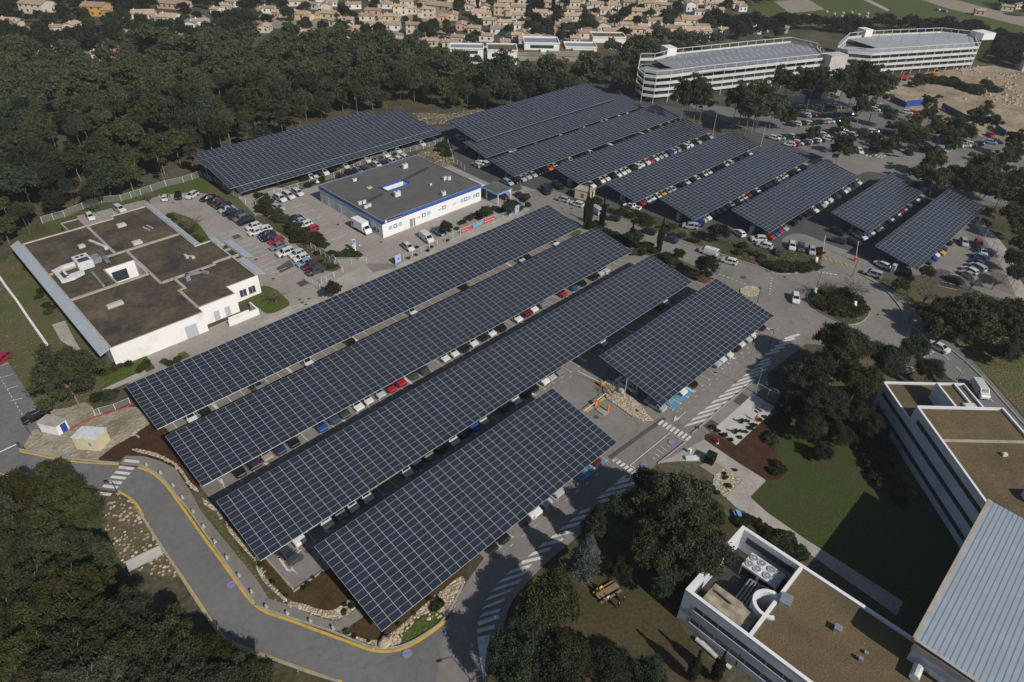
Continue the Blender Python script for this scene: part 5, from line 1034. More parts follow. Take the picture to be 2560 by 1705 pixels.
for a_ in (((0,1,830,420),(40,55),'w','h','white hatchback alone behind the moss-roofed building'),((0,1,1100,352),(50,28),'w','v','white estate car near the fence behind the moss-roofed building'),((0,1,1520,245),(8,-32),'w','h','white hatchback, leftmost of three by the grass bank'),((0,1,1640,230),(0,35),'k','h','black hatchback between two white cars by the grass bank'),((0,1,1765,225),(-45,25),'w','h','white hatchback, rightmost of three by the grass bank'),
    ((1,1,225,255),(50,28),'w','v','first of three small white vans by the fence'),((1,1,302,230),(50,28),'w','v','middle one of three small white vans by the fence'),((1,1,385,202),(50,28),'w','v','last of three small white vans by the fence'),((1,1,200,340),(60,20),'s','h','silver car half hidden by the hedge left of the clinic lot'),((1,1,350,440),(-30,10),'k','c','dark car by the hedge left of the clinic'),((1,1,405,465),(-30,10),'s','c','silver saloon by the hedge left of the clinic'),((1,1,450,495),(-30,10),'w','h','white hatchback by the hedge left of the clinic'),((1,1,510,535),(-30,10),'r','h','red hatchback by the hedge left of the clinic'),
    ((1,1,1400,700),(45,35),'w','h','white small car with black roof by the clinic gate'),((1,1,1570,620),(45,35),'w','V','white panel van in front of the clinic'),((1,1,1690,560),(40,25),'s','h','silver car in the shade of the tree before the clinic'),((1,1,2275,235),(40,20),'p','h','purple car behind the entrance porch'),((2,1,80,232),(30,20),'p','h','second purple car, farther from the entrance porch'),
    ((2,1,465,260),(-40,-10),'s','h','silver blue hatchback parked before the cream kiosk'),((2,1,602,305),(-40,-12),'w','h','white hatchback with red roof stripe before the cream kiosk'),((2,1,768,365),(-35,-22),'s','V','silver people carrier behind the cypress trees'),((2,1,930,435),(-45,-8),'k','h','black hatchback, first on the road after the cypresses'),((2,1,1255,558),(-45,-12),'k','h','black hatchback parked on the road by the planted strip'),((2,1,1455,630),(-45,-14),'n','c','dark blue saloon on the road behind the last cypress'),
    ((2,1,1810,748),(-50,-16),'w','V','white van with a green side panel on the road'),((2,1,2000,830),(-45,-12),'w','h','white hatchback behind the van on the road'),((2,1,1640,510),(-40,-6),'s','v','silver estate in front of the fifth far canopy'),((2,1,1700,480),(-40,-6),'b','v','blue car under the corner of the fifth far canopy'),((2,1,2092,572),(-35,-24),'w','h','white hatchback beside the grey ticket cabinet'),((2,1,2270,625),(-40,-2),'w','h','white hatchback below the sixth far canopy'),((2,1,2325,686),(-35,-10),'w','h','white hatchback on the bank by a bent lamp post'),
    ((2,1,310,185),(30,35),'k','v','black car nearest the kiosk in the group of three'),((2,1,335,155),(30,30),'k','h','second black car in the group of three'),((2,1,425,138),(30,20),'k','v','third black car in the group of three, beside the canopy post'),
    ((3,1,105,742),(20,-40),'d','h','dark car slanting across the verge'),((3,1,222,690),(2,35),'w','h','white open-backed car by the verge'),((3,1,305,705),(2,35),'d','h','dark grey hatchback by the verge'),((3,1,405,732),(5,35),'s','h','silver blue hatchback at the end of the verge'),((3,1,650,640),(-40,-10),'n','h','dark hatchback leaving under the seventh far canopy'),((3,1,965,948),(-45,-14),'s','v','silver estate with roof rails above the roundabout'),((3,1,1050,862),(-45,-22),'w','h','silver white hatchback beneath the corner of the rightmost far canopy'),((3,1,1240,932),(-45,-10),'k','h','black hatchback beside the ticket cabinet'),((3,1,255,1170),(3,40),'w','h','white hatchback driving round the roundabout'),
    ((3,1,850,600),(35,18),'w','h','white hatchback under the left corner of the seventh far canopy'),((3,1,790,665),(40,15),'k','v','black car under the left end of the seventh far canopy'),((3,1,640,560),(40,15),'k','h','black car in the shade left of the seventh far canopy'),
    ((3,1,1805,658),(20,45),'s','h','silver hatchback in the aisle beside the rightmost canopy'),((3,1,1940,672),(10,30),'r','h','red hatchback at the mesh fence'),((3,1,1975,745),(16,30),'w','h','white hatchback at the mesh fence, below the red one'),((3,1,1950,798),(-45,-25),'l','v','bright blue estate by the mesh fence'),((3,1,1935,850),(-45,-25),'t','h','teal car by the mesh fence'),((3,1,1925,890),(-45,-25),'s','v','silver estate by the mesh fence'),((3,1,1862,920),(-45,-25),'w','h','white hatchback by the mesh fence, among silver cars'),((3,1,1845,958),(-45,-25),'s','c','silver saloon by the mesh fence'),((3,1,1715,1000),(-45,-22),'k','c','black saloon at the end of the mesh fence row'),
    ((3,2,1400,35),(45,30),'k','h','black car ahead of the white one on the lower road'),((3,2,1570,50),(-45,-25),'w','c','white saloon with black roof on the lower road'),((3,2,1950,450),(30,45),'w','V','white passenger van beside the office'),
    ((0,2,325,690),(-50,22),'k','v','black estate beside the small white shed'),((0,2,5,165),(-40,30),'r','h','red car cut by the left edge of the picture'),((2,2,1050,395),(-45,-28),'w','v','white car under the open end of the short canopy'),((2,2,1320,580),(-45,-28),'s','c','silver saloon under the corner of the short canopy'),((1,3,280,390),(25,20),'d','h','dark hatchback standing in the open beyond the second canopy'),
    ((1,0,1870,1268),(40,25),'s','h','silver car in shade beside the largest canopy'),((1,0,2035,1515),(-45,-25),'w','h','white hatchback at the left end of the far canopies'),((1,0,2105,1500),(-45,-25),'w','h','second white hatchback at the left end of the far canopies'),
    ((1,1,560,80),(30,40),'w','h','white car between hedges behind the clinic lot'),((1,1,790,55),(30,15),'m','h','dark red car behind the left rear corner of the clinic')):
    (c, r, x, y), (dx, dy), col, k_, lb = a_
    carpx(c, r, x, y, dx, dy, col, k_, lb)
for c, r, x, y, col in ((1,0,1000,1555,'d'),(1,0,1110,1512,'w'),(1,0,1180,1510,'k'),(1,0,1255,1482,'w'),(1,0,1320,1462,'w'),(1,0,1375,1447,'w'),(1,1,870,20,'k'),(1,1,940,0,'g')):
    a = g(c, r, x, y, .8); car(a[0], a[1], -PI/2+.05, col, 'h', 'in the row behind the clinic')
# upper right lot under the trees
def lotpx(row, s, a, b, ang):
    A_ = np.array(g(3,0,*a,.7)); B_ = np.array(g(3,0,*b,.7)); n = len(s)
    for i, ch in enumerate(s):
        if ch == '-': continue
        p = A_+(B_-A_)*i/max(1, n-1); car(p[0]+random.uniform(-.2,.2), p[1]+random.uniform(-.3,.3), ang+random.uniform(-.05,.05)+(PI if random.random() < .3 else 0), ch, random.choice('hhhvc'), row)
aa = R(-72)
lotpx('in the top row of the tree-shaded lot', 'kkkkw-kw', (190,990), (640,975), aa)
lotpx('in the upper double row of the shaded lot', 'kwkkrkskkkkkk', (320,1062), (780,1050), aa)
lotpx('in the upper double row of the shaded lot, front side', 'kwkwkkswkkwk', (210,1140), (770,1100), aa)
lotpx('in the middle row of the shaded lot', 'wskdwkkkkkgwkk', (65,1265), (600,1235), aa)
lotpx('in the lower row of the shaded lot', 'wrwkskwk-w', (200,1325), (560,1275), aa)
lotpx('in the middle row beside the trees', 'kkwkrkkkwwkkdw', (620,1190), (1130,1215), aa)
lotpx('in the middle row beside the trees, front side', 'wkwnkkwk', (690,1235), (1010,1245), aa)
lotpx('near the blue site hoarding', 'kwkwk-wrk', (930,1000), (1400,1040), aa)
lotpx('in the white group below the round trees', 'kskkwkk', (900,935), (1100,990), aa)
lotpx('along the sandy forecourt', 'kksk-wwWk-lk'.replace('W','w'), (1440,1370), (2110,1300), aa)
lotpx('in front of the garage', 'kwkskwkwkskwk', (-30,760), (450,700), aa)
for a_ in (((3,0,845,1385),(25,25),'w','h','white hatchback beside the crossing of the sandy forecourt'),((3,0,1300,1400),(25,18),'k','c','black saloon on the sandy forecourt'),((3,0,985,1370),(40,10),'k','h','black car in tree shade at the forecourt edge'),((3,0,1600,1375),(30,10),'s','h','silver car at the edge of the forecourt'),((3,0,2050,1240),(20,15),'r','h','red car at the end of the blue hoarding'),((0,0,725,410),(-20,-4),'w','V','white van on the village street'),((3,0,1560,85),(-20,-5),'w','h','white car on the far road, left one'),((3,0,1625,100),(-20,-5),'l','h','pale blue car on the far road'),((2,0,1775,280),(10,-4),'w','h','white car between the village roofs'),((2,0,1290,715),(20,2),'s','h','silver car on an open level of the garage')):
    (c, r, x, y), (dx, dy), col, k_, lb = a_
    carpx(c, r, x, y, dx, dy, col, k_, lb)
def build_cars():
    for k_, nm in (('h','hatchback'),('c','saloon car'),('v','suv'),('V','van')):
        PROTO[k_, True] = make_car(nm, True); PROTO[k_, False] = make_car(nm, False)
    used = set()
    allc = sorted((math.hypot(c_[0], c_[1]) for L in ROWS.values() for c_ in L)); lim = allc[min(len(allc)-1, 296)]
    fm = MB(); fcols = list(PAL); vs0, fs0, wq0 = car_parts(*[KINDS_['hatchback'][i] for i in (0,1,2,3)])
    for row, L in list(ROWS.items()):
        for c_ in L:
            if math.hypot(c_[0], c_[1]) <= lim: continue
            ca, sa = math.cos(c_[2]), math.sin(c_[2])
            def tf(p): return (c_[0]+ca*p[0]-sa*p[1], c_[1]+sa*p[0]+ca*p[1], p[2]+.1)
            fm.add([tf(p) for p in vs0], fs0, fcols.index(c_[3]))
            for Q in wq0: fm.add([tf(p) for p in Q], [(0,1,2,3)], len(fcols))
            for x in (1.3,-1.28):
                for s in (-1,1): fm.tube(tf((x,s*.7,.31)), tf((x,s*.89,.31)), .31, 8, mi=len(fcols)+1)
        ROWS[row] = [c_ for c_ in L if math.hypot(c_[0], c_[1]) <= lim]
    for k_ in fcols: mat('paint_'+k_, PAL[k_][0], .35, amt=.08, scale=.3, coat=.5)
    tag(fm.build('distant_parked_cars', ['paint_'+k_ for k_ in fcols]+['glass_dark','tyre']), 'distant mass of parked cars filling the tree-shaded upper right lot', 'parked cars', None, 'stuff')
    for row, L in ROWS.items():
        L.sort(key=lambda t: t[0]); cnt = {}
        for x, y, a, col, k_, lb in L:
            rgb, cn = PAL[col]; nm = {'h':'hatchback','c':'saloon car','v':'estate car','V':'van'}[k_]
            f = random.uniform(.88,1.1); rgba = (min(1,rgb[0]*f), min(1,rgb[1]*f), min(1,rgb[2]*f), 1)
            det = math.hypot(math.hypot(x, y), CAM_H) < 165
            pr = PROTO[k_, det]
            if lb is None:
                cnt[cn] = cnt.get(cn, 0)+1; lb = '%s %s car from the left %s' % (od(cnt[cn]-1), cn, row)
            z = .10; sc = random.uniform(.97,1.03)
            if (k_, det) not in used:
                used.add((k_, det)); o = pr; o.location = (x,y,z); o.rotation_euler = (0,0,a); o['label'] = lb
                for ch in [o]+list(o.children): ch.color = rgba
                o['category'] = 'car'; o['group'] = 'parked cars'
            else:
                o = dup(pr, (x,y,z), a, sc, lb, 'parked cars', rgba); o['category'] = 'car'
            if k_ == 'V': o['category'] = 'van'
    for k_, d_ in PROTO:
        if (k_, d_) not in used:
            o = PROTO[k_, d_]
            for ch in list(o.children):
                for g_ in list(ch.children): bpy.data.objects.remove(g_)
                bpy.data.objects.remove(ch)
            bpy.data.objects.remove(o)
build_cars()
# box truck beside the clinic
P = g(1,1,985,540,.8); t = thing('box_truck', 'white box truck with a red mark parked along the side of the clinic', 'truck', (P[0],P[1],.1), -PI/2+.02)
MB().box(-3.6,1.2,-1.08,1.08,.75,3.05).build('cargo_box', 'white_plastic', t, local=True)
cb = [(2.75,.85,.4,.95,1.1,.75),(2.6,1.0,.35,1.1,1.25,.85),(2.1,1.02,.35,1.3,1.5,.86),(1.55,1.02,.35,1.3,2.2,.82),(1.22,1.02,.35,1.3,2.25,.82)]
vs, fs, wq = car_parts(cb, (2,3), 2, 3); MB().add(vs, fs).build('cab', 'white_plastic', t, local=True)
wm = MB(); [wm.add(Q, [(0,1,2,3)]) for Q in wq[:3]]; wm.build('windows', 'glass_dark', t, local=True)
MB().box(-3.5,2.2,-.8,.8,.45,.74).build('chassis', 'black', t, local=True)
MB().box(-3.3,-2.5,-1.1,-1.081,1.2,2.4).build('side_mark', 'banner_red', t, local=True)
for x in (2.0,-2.3):
    for s in (-1,1): MB().tube((x,s*.85,.38),(x,s*1.04,.38),.38,12).build('wheel','tyre',t,local=True)
# pickup
P = g(2,1,1105,332,.8); a = math.atan2(*(np.array(g(2,1,1150,345,.8))-np.array(g(2,1,1105,332,.8)))[::-1])+PI
t = thing('pickup_truck', 'white pickup with an open load bed below the fourth far canopy', 'pickup', (P[0],P[1],.1), a)
pk = [(2.6,.75,.4,.8,.9,.7),(2.45,.93,.35,.9,1.02,.8),(1.5,.95,.35,1.0,1.15,.82),(.9,.95,.35,1.05,1.72,.68),(-.5,.95,.35,1.05,1.75,.68),(-.75,.95,.35,1.05,1.1,.8)]
vs, fs, wq = car_parts(pk, (2,4), 2, 4); MB().add(vs, fs).build('cab', 'white_plastic', t, local=True); wm = MB(); [wm.add(Q, [(0,1,2,3)]) for Q in wq]; wm.build('windows','glass_dark',t,local=True)
bd = MB(); bd.box(-2.6,-.76,-.93,-.83,.45,1.05); bd.box(-2.6,-.76,.83,.93,.45,1.05); bd.box(-2.6,-2.5,-.83,.83,.45,1.05); bd.box(-2.5,-.76,-.83,.83,.45,.6,1); bd.build('load_bed',['white_plastic','black'],t,local=True)
for x in (1.6,-1.7):
    for s in (-1,1): MB().tube((x,s*.78,.38),(x,s*.96,.38),.38,12).build('wheel','tyre',t,local=True)
# green panel on the road van: a sticker on its side
# ------------------------------------------------------------------ trees and plants
rng = np.random.default_rng(11)
def crown_mesh(name, seed, nclump, ntri, tri, shape, m, rx=1.0, rz=.8, flat=-.35, crad=(.20,.34), spread=1.0, elong=1.7, hollow=.75, droop=0.0, core=True):
    """a crown of unit radius: clumps of small leaf faces; shape 'dome','cone','column','ball','umbrella'"""
    r = np.random.default_rng(seed); cl = []
    for i in range(nclump):
        if shape == 'cone':
            h = r.uniform(0, 1)**.8; a = r.uniform(0, 2*PI); rad = (1-h)*.85*r.uniform(.55, 1.0); cl.append((rad*math.cos(a), rad*math.sin(a), h*2*rz-rz*.9, r.uniform(.16,.28)*(1.15-h*.7)))
        elif shape == 'column':
            h = (i+.5)/nclump; a = r.uniform(0, 2*PI); w_ = math.sin(min(1, h*1.15+.12)*PI)**.45*.55; cl.append((w_*.55*math.cos(a), w_*.55*math.sin(a), h*2*rz-rz, r.uniform(.30,.42)*max(.25, w_*1.4)))
        else:
            v = r.normal(size=3); v /= np.linalg.norm(v)
            if v[2] < flat: v[2] = abs(v[2])*.6
            rad = r.uniform(hollow, 1.0)*(1+.18*math.sin(3*math.atan2(v[1], v[0])+seed)); z = v[2]*rz*rad
            cl.append((v[0]*rad*spread*(1-crad[1]*.6), v[1]*rad*spread*(1-crad[1]*.6), z*(1-crad[1]*.5), r.uniform(*crad)))
    cl = np.array(cl); V = []; 
    w_ = cl[:, 3]**2; w_ /= w_.sum(); idx = r.choice(len(cl), ntri, p=w_)
    d = r.normal(size=(ntri, 3)); d[:, 2] = np.where(d[:, 2] < -.2, -d[:, 2], d[:, 2]); d /= np.linalg.norm(d, axis=1)[:, None]
    P = cl[idx, :3]+d*cl[idx, 3][:, None]*(r.uniform(.25, 1.25, ntri)**.6)[:, None]*np.array([1, 1, .75])+r.normal(size=(ntri,3))*.035
    # leaf faces: near-tangent with jitter
    n = d+r.normal(size=(ntri, 3))*.95; n /= np.linalg.norm(n, axis=1)[:, None]
    t = np.cross(n, r.normal(size=(ntri, 3))); t /= np.linalg.norm(t, axis=1)[:, None]; b = np.cross(n, t)
    s = tri*r.uniform(.6, 1.35, ntri)[:, None]
    p1 = P-t*s*elong*.5; p2 = P+t*s*elong*.5; p3 = P+b*s*.62; p4 = P-b*s*.62
    V = np.stack([p1, p4, p2, p3], 1).reshape(-1, 3); nF = ntri
    faces = np.arange(4*nF).reshape(-1, 4)
    verts = V.tolist(); F = faces.tolist()
    if core:
        for c in cl:  # dark inner branches and needles: small closed lumps inside each clump
            k = len(verts); rr = c[3]*.62
            verts += [(c[0]+rr*x, c[1]+rr*y, c[2]+rr*z*.8) for x, y, z in ((1,0,0),(-1,0,0),(0,1,0),(0,-1,0),(0,0,1),(0,0,-1))]
            F += [(k+a, k+b_, k+c_) for a, b_, c_ in ((0,2,4),(2,1,4),(1,3,4),(3,0,4),(2,0,5),(1,2,5),(3,1,5),(0,3,5))]
    me = bpy.data.meshes.new(name); me.from_pydata(verts, [], F); me.materials.append(M[m]); me.update()
    return me
def trunk_mesh(name, seed, h, r0, m, limbs=6, lean=.06, rr=.6):
    """unit trunk: height h, branches fanning into the crown of unit radius"""
    r = np.random.default_rng(seed); mb = MB(); pts = [(0,0,-.1)]; n = 4
    for i in range(1, n+1): pts.append((r.normal()*lean*i/n*h, r.normal()*lean*i/n*h, h*i/n))
    for i in range(n): mb.tube(pts[i], pts[i+1], r0*(1-.18*i), 6, r0*(1-.18*(i+1)), cap=False)
    for i in range(limbs):
        a = 2*PI*i/limbs+r.uniform(-.4,.4); z0 = h*r.uniform(.6,1.0); e = (rr*math.cos(a)*r.uniform(.7,1.1), rr*math.sin(a)*r.uniform(.7,1.1), z0+r.uniform(.25,.6))
        mb.tube((pts[-1][0]*.8, pts[-1][1]*.8, z0), e, r0*.4, 5, r0*.14, cap=False)
    me = bpy.data.meshes.new(name); me.from_pydata(mb.v, [], mb.f); me.materials.append(M[m]); me.update(); return me
def twig_mesh(name, seed, m, n=90, h=1.6):
    """bare winter crown: many thin branches"""
    r = np.random.default_rng(seed); mb = MB(); tips = []
    mb.tube((0,0,-h), (0,0,-h*.55), .06, 6, .05)
    for i in range(9):
        a = 2*PI*i/9+r.uniform(-.3,.3); e = np.array((.45*math.cos(a), .45*math.sin(a), r.uniform(-.2,.25))); mb.tube((0,0,-h*.6), e, .035, 5, .02, cap=False); tips.append(e)
    for i in range(n):
        s = tips[r.integers(len(tips))]; d = r.normal(size=3); d[2] = abs(d[2])*.8+.2; d /= np.linalg.norm(d); e = s*1.15+d*r.uniform(.3,.6); e[:2] += s[:2]*.4; mb.tube(s, e, .012, 3, .004, cap=False)
        for j in range(3):
            d2 = d+r.normal(size=3)*.6; d2 /= np.linalg.norm(d2); mb.tube(s+(e-s)*r.uniform(.3,1), s+(e-s)*.9+d2*r.uniform(.15,.32), .007, 3, .003, cap=False)
    me = bpy.data.meshes.new(name); me.from_pydata(mb.v, [], mb.f); me.materials.append(M[m]); me.update(); return me
CM = {}
def pool(key, n, **k): CM[key] = [crown_mesh('crown', 100*len(CM)+i, m=k['m'], **{a: b for a, b in k.items() if a != 'm'}) for i in range(n)]
pool('pine', 5, nclump=95, ntri=5200, tri=.070, shape='dome', rz=.72, m='leaf_pine', crad=(.10,.27), hollow=.5)
pool('pine_near', 5, nclump=210, ntri=24000, tri=.033, shape='dome', rz=.72, m='leaf_pine', crad=(.07,.22), hollow=.5, elong=2.4)
pool('oak', 3, nclump=70, ntri=4200, tri=.075, shape='ball', rz=.85, flat=-.6, m='leaf_oak')
pool('oak_near', 3, nclump=150, ntri=17000, tri=.036, shape='ball', rz=.85, flat=-.6, m='leaf_oak', crad=(.09,.23))
pool('pine_tall', 3, nclump=80, ntri=4600, tri=.075, shape='dome', rz=1.15, m='leaf_pine', crad=(.09,.24), hollow=.35, flat=-.5)
pool('pine_loose', 4, nclump=46, ntri=3600, tri=.075, shape='dome', rz=1.0, m='leaf_pine', crad=(.09,.22), hollow=.3, flat=-.6)
pool('pine_loose_near', 3, nclump=110, ntri=17000, tri=.034, shape='dome', rz=.85, m='leaf_pine', crad=(.07,.19), hollow=.35, elong=2.4, flat=-.5)
pool('cedar', 1, nclump=130, ntri=14000, tri=.055, shape='cone', rz=1.25, m='leaf_cedar', elong=2.4)
pool('conifer', 1, nclump=120, ntri=11000, tri=.055, shape='cone', rz=1.25, m='leaf_oak')
pool('cypress', 2, nclump=60, ntri=5000, tri=.065, shape='column', rz=1.0, m='leaf_cypress', elong=2.2)
pool('bush', 4, nclump=26, ntri=1500, tri=.13, shape='ball', rz=.75, flat=-.3, m='leaf_bush', crad=(.26,.42))
pool('hedge', 2, nclump=26, ntri=1800, tri=.12, shape='ball', rz=.8, flat=-.3, m='leaf_hedge', crad=(.28,.42))
pool('agave', 1, nclump=14, ntri=500, tri=.26, shape='ball', rz=.7, flat=-.2, m='leaf_agave', elong=4.0, core=False)
TRK = [trunk_mesh('trunk', i, 1.0, .055, 'bark') for i in range(3)]; TRKP = [trunk_mesh('trunk', 9+i, 1.0, .045, 'bark_pale', limbs=8) for i in range(2)]
TWG = [twig_mesh('twigs', i, 'hazel_twig') for i in range(2)]
TH = {'pine': (1.55, .80), 'pine_near': (1.55, .80), 'oak': (1.15, .55), 'oak_near': (1.15, .55), 'cedar': (1.1, .2), 'conifer': (1.15, .2)}
def tree(kind, x, y, rad, zc, label, cat='tree', group=None, name='pine_tree', base=0, sz=None, idx=None):
    """crown centre at height zc; trunk from the ground"""
    t = thing(name, label, cat, (x, y, base), 0, group); rr = random
    me = CM[kind][rr.randrange(len(CM[kind])) if idx is None else idx]
    c = bpy.data.objects.new('crown', me); C.objects.link(c); c.parent = t; c.location = (0, 0, zc-base); c.rotation_euler = (0, 0, rr.uniform(0, 6.28)); k = sz or rr.uniform(.9, 1.15); c.scale = (rad*rr.uniform(.93,1.07), rad*rr.uniform(.93,1.07), rad*k)
    if kind != 'bush':
        k_ = bpy.data.objects.new('trunk', rr.choice(TRK if 'pine' not in kind else TRKP)); C.objects.link(k_); k_.parent = t; hh = max(.8, zc-base); k_.scale = (rad*.75, rad*.75, hh*.92); k_.rotation_euler = (0, 0, rr.uniform(0, 6.28))
    return t
def bush(x, y, r, label, kind='bush', group='shrubs in the planted strips', sz=.8, name='shrub'):
    o = bpy.data.objects.new(name, random.choice(CM[kind])); C.objects.link(o); o.location = (x, y, r*sz*.45+.1); o.scale = (r*random.uniform(.9,1.15), r*random.uniform(.9,1.15), r*sz); o.rotation_euler = (0, 0, random.uniform(0, 6.28))
    return tag(o, label, 'shrub', group)
# the pine wood
wood = O('-60,85 60,128 200,150 300,120 420,98 560,92 700,110 760,100 860,96 960,112 1040,150 1200,172 1290,168 1400,135 1480,130 1520,100 1600,95 1660,110 1460,140 1468,190 1440,205 1390,190 1160,250 1090,245 1010,232 960,222 900,235 820,255 700,285 580,325 460,352 440,392 330,412 250,455 100,490 25,540 -80,640', 3)
woodfar = []
holes = [(g(1,0,700,1130), 9), (g(0,1,830,190), 8), (g(0,0,790,1480), 7), (g(1,0,500,1040), 5), (g(1,0,1700,860), 7), (g(0,0,1750,1190), 5), (g(0,0,1440,1350), 4)]
pts = []; xs = [p[0] for p in wood]; ys = [p[1] for p in wood]
tries = 0; grid = {}
while tries < 34000:
    tries += 1; x = random.uniform(min(xs), max(xs)); y = random.uniform(min(ys), max(ys))
    if not inpoly(x, y, wood): continue
    if any((x-h[0][0])**2+(y-h[0][1])**2 < h[1]**2 for h in holes) and random.random() < .93: continue
    dmin = 5.0 if math.hypot(x, y) < 300 else 6.0
    ci, cj = int(x//8), int(y//8)
    if any((x-a)**2+(y-b)**2 < dmin**2 for i in (-1,0,1) for j in (-1,0,1) for a, b in grid.get((ci+i, cj+j), ())): continue
    grid.setdefault((ci, cj), []).append((x, y)); pts.append((x, y))
pts.sort(key=lambda p: math.hypot(*p)); NEARW = 205
def leafcloud(name, items, seed=0):
    """one mesh of many crowns (beyond what anyone would count)"""
    r = np.random.default_rng(seed); Vs = []; Fs = []; k = 0
    for kind, x, y, zc, rad in items:
        me = CM[kind][r.integers(len(CM[kind]))]
        key = me.name
        if key not in CACHE:
            v = np.empty(len(me.vertices)*3); me.vertices.foreach_get('co', v); CACHE[key] = v.reshape(-1, 3)[:4*((len(me.polygons)*4)//4)]
        v = CACHE[key]; nq = min(1300, len(v)//4); sel = r.permutation(min(len(v)//4, 3000))[:nq]
        vv = v[:len(v)//4*4].reshape(-1, 4, 3)[sel]
        cen = vv.mean(1, keepdims=True); vv = cen+(vv-cen)*1.6; vv = vv.reshape(-1, 3)
        a = r.uniform(0, 6.28); c, s = math.cos(a), math.sin(a)
        w_ = np.stack([vv[:,0]*c-vv[:,1]*s, vv[:,0]*s+vv[:,1]*c, vv[:,2]], 1)*rad+np.array([x, y, zc]); Vs.append(w_)
    V = np.concatenate(Vs); n = len(V)//4
    me = bpy.data.meshes.new(name); me.vertices.add(len(V)); me.vertices.foreach_set('co', V.ravel()); me.loops.add(4*n); me.loops.foreach_set('vertex_index', np.arange(4*n)); me.polygons.add(n); me.polygons.foreach_set('loop_start', np.arange(0, 4*n, 4)); me.polygons.foreach_set('loop_total', np.full(n, 4)); me.materials.append(M['leaf_pine']); me.update(calc_edges=True)
    o = bpy.data.objects.new(name, me); C.objects.link(o); return o
CACHE = {}
far_items = []
for i, (x, y) in enumerate(pts):
    dist = math.hypot(x, y); r_ = random.choice((random.uniform(3.8,5.8), random.uniform(3.0,4.4), random.uniform(2.2,3.2))); zc = random.uniform(4.6, 9.4)*(r_/4.4)**.5
    kd = random.choice(('pine','pine','pine','pine_tall','pine_loose','oak'))
    if i < NEARW: tree(kd, x, y, r_, zc, 'dark green pine standing in the dense wood behind the parking lots', group='pines of the wood')
    else: far_items.append((kd, x, y, zc, r_*1.05))
o = leafcloud('pine_wood', far_items, 3); tag(o, 'far part of the dense pine wood below the village', 'woodland', None, 'stuff')
# single trees: overview x, y of the crown centre, radius, crown height, kind, label
NEAR = [(152,868,7.4,6.5,'pine_near','broad pine between the left lot and the white shed'),(118,1120,5.4,8,'pine_near','pine beside the crossing of the service road'),(40,1150,5.2,8,'pine_near','pine at the left edge above the lower-left wood'),(90,1205,5.2,9,'pine_near',None),(185,1180,4,6.5,'pine_near',None),(25,1260,5.2,9,'pine_near',None),(135,1270,5,8.5,'pine_near',None),(60,1340,5.2,9,'pine_near',None),(150,1360,4.8,8.5,'pine_near',None),(20,1430,5,9,'pine_near',None),(110,1440,5.2,9,'pine_near',None),(205,1420,4.8,8,'pine_near',None),(290,1440,4.6,7.5,'pine_near',None),(70,1510,5,9,'pine_near',None),(165,1520,5,9,'pine_near',None),(255,1510,5,8.5,'pine_near',None),(340,1500,4.6,8,'pine_near',None),(385,1440,3.4,5.5,'pine_near',None),(415,1500,4,6.5,'pine_near',None),(470,1510,3.8,6,'pine_near',None),(520,1530,3.6,5.5,'pine_near',None),(310,1570,4.8,8.5,'pine_near',None),(400,1575,4.6,8,'pine_near',None),(490,1585,4.2,7,'pine_near',None),(200,1590,5,9,'pine_near',None),(570,1570,3.4,5,'pine_near',None),(-30,1200,5,9,'pine_near',None),(-30,1360,5,9,'pine_near',None),(120,1590,5,8,'pine_near',None),(205,1290,3.6,6.5,'pine_near',None),(245,1350,2.8,4,'pine_near',None),]
n_ = 0
for x, y, r_, zc, kd, lb in NEAR:
    p = o1(x, y, zc); 
    tree(random.choice(('pine_near','pine_loose_near','pine_loose_near')), p[0], p[1], r_*.9*random.uniform(.82,1.08), zc*random.uniform(.8,1.15), lb or 'large pine in the dark wood at the lower left, beside the service road', group=None if lb else 'pines at the lower left')
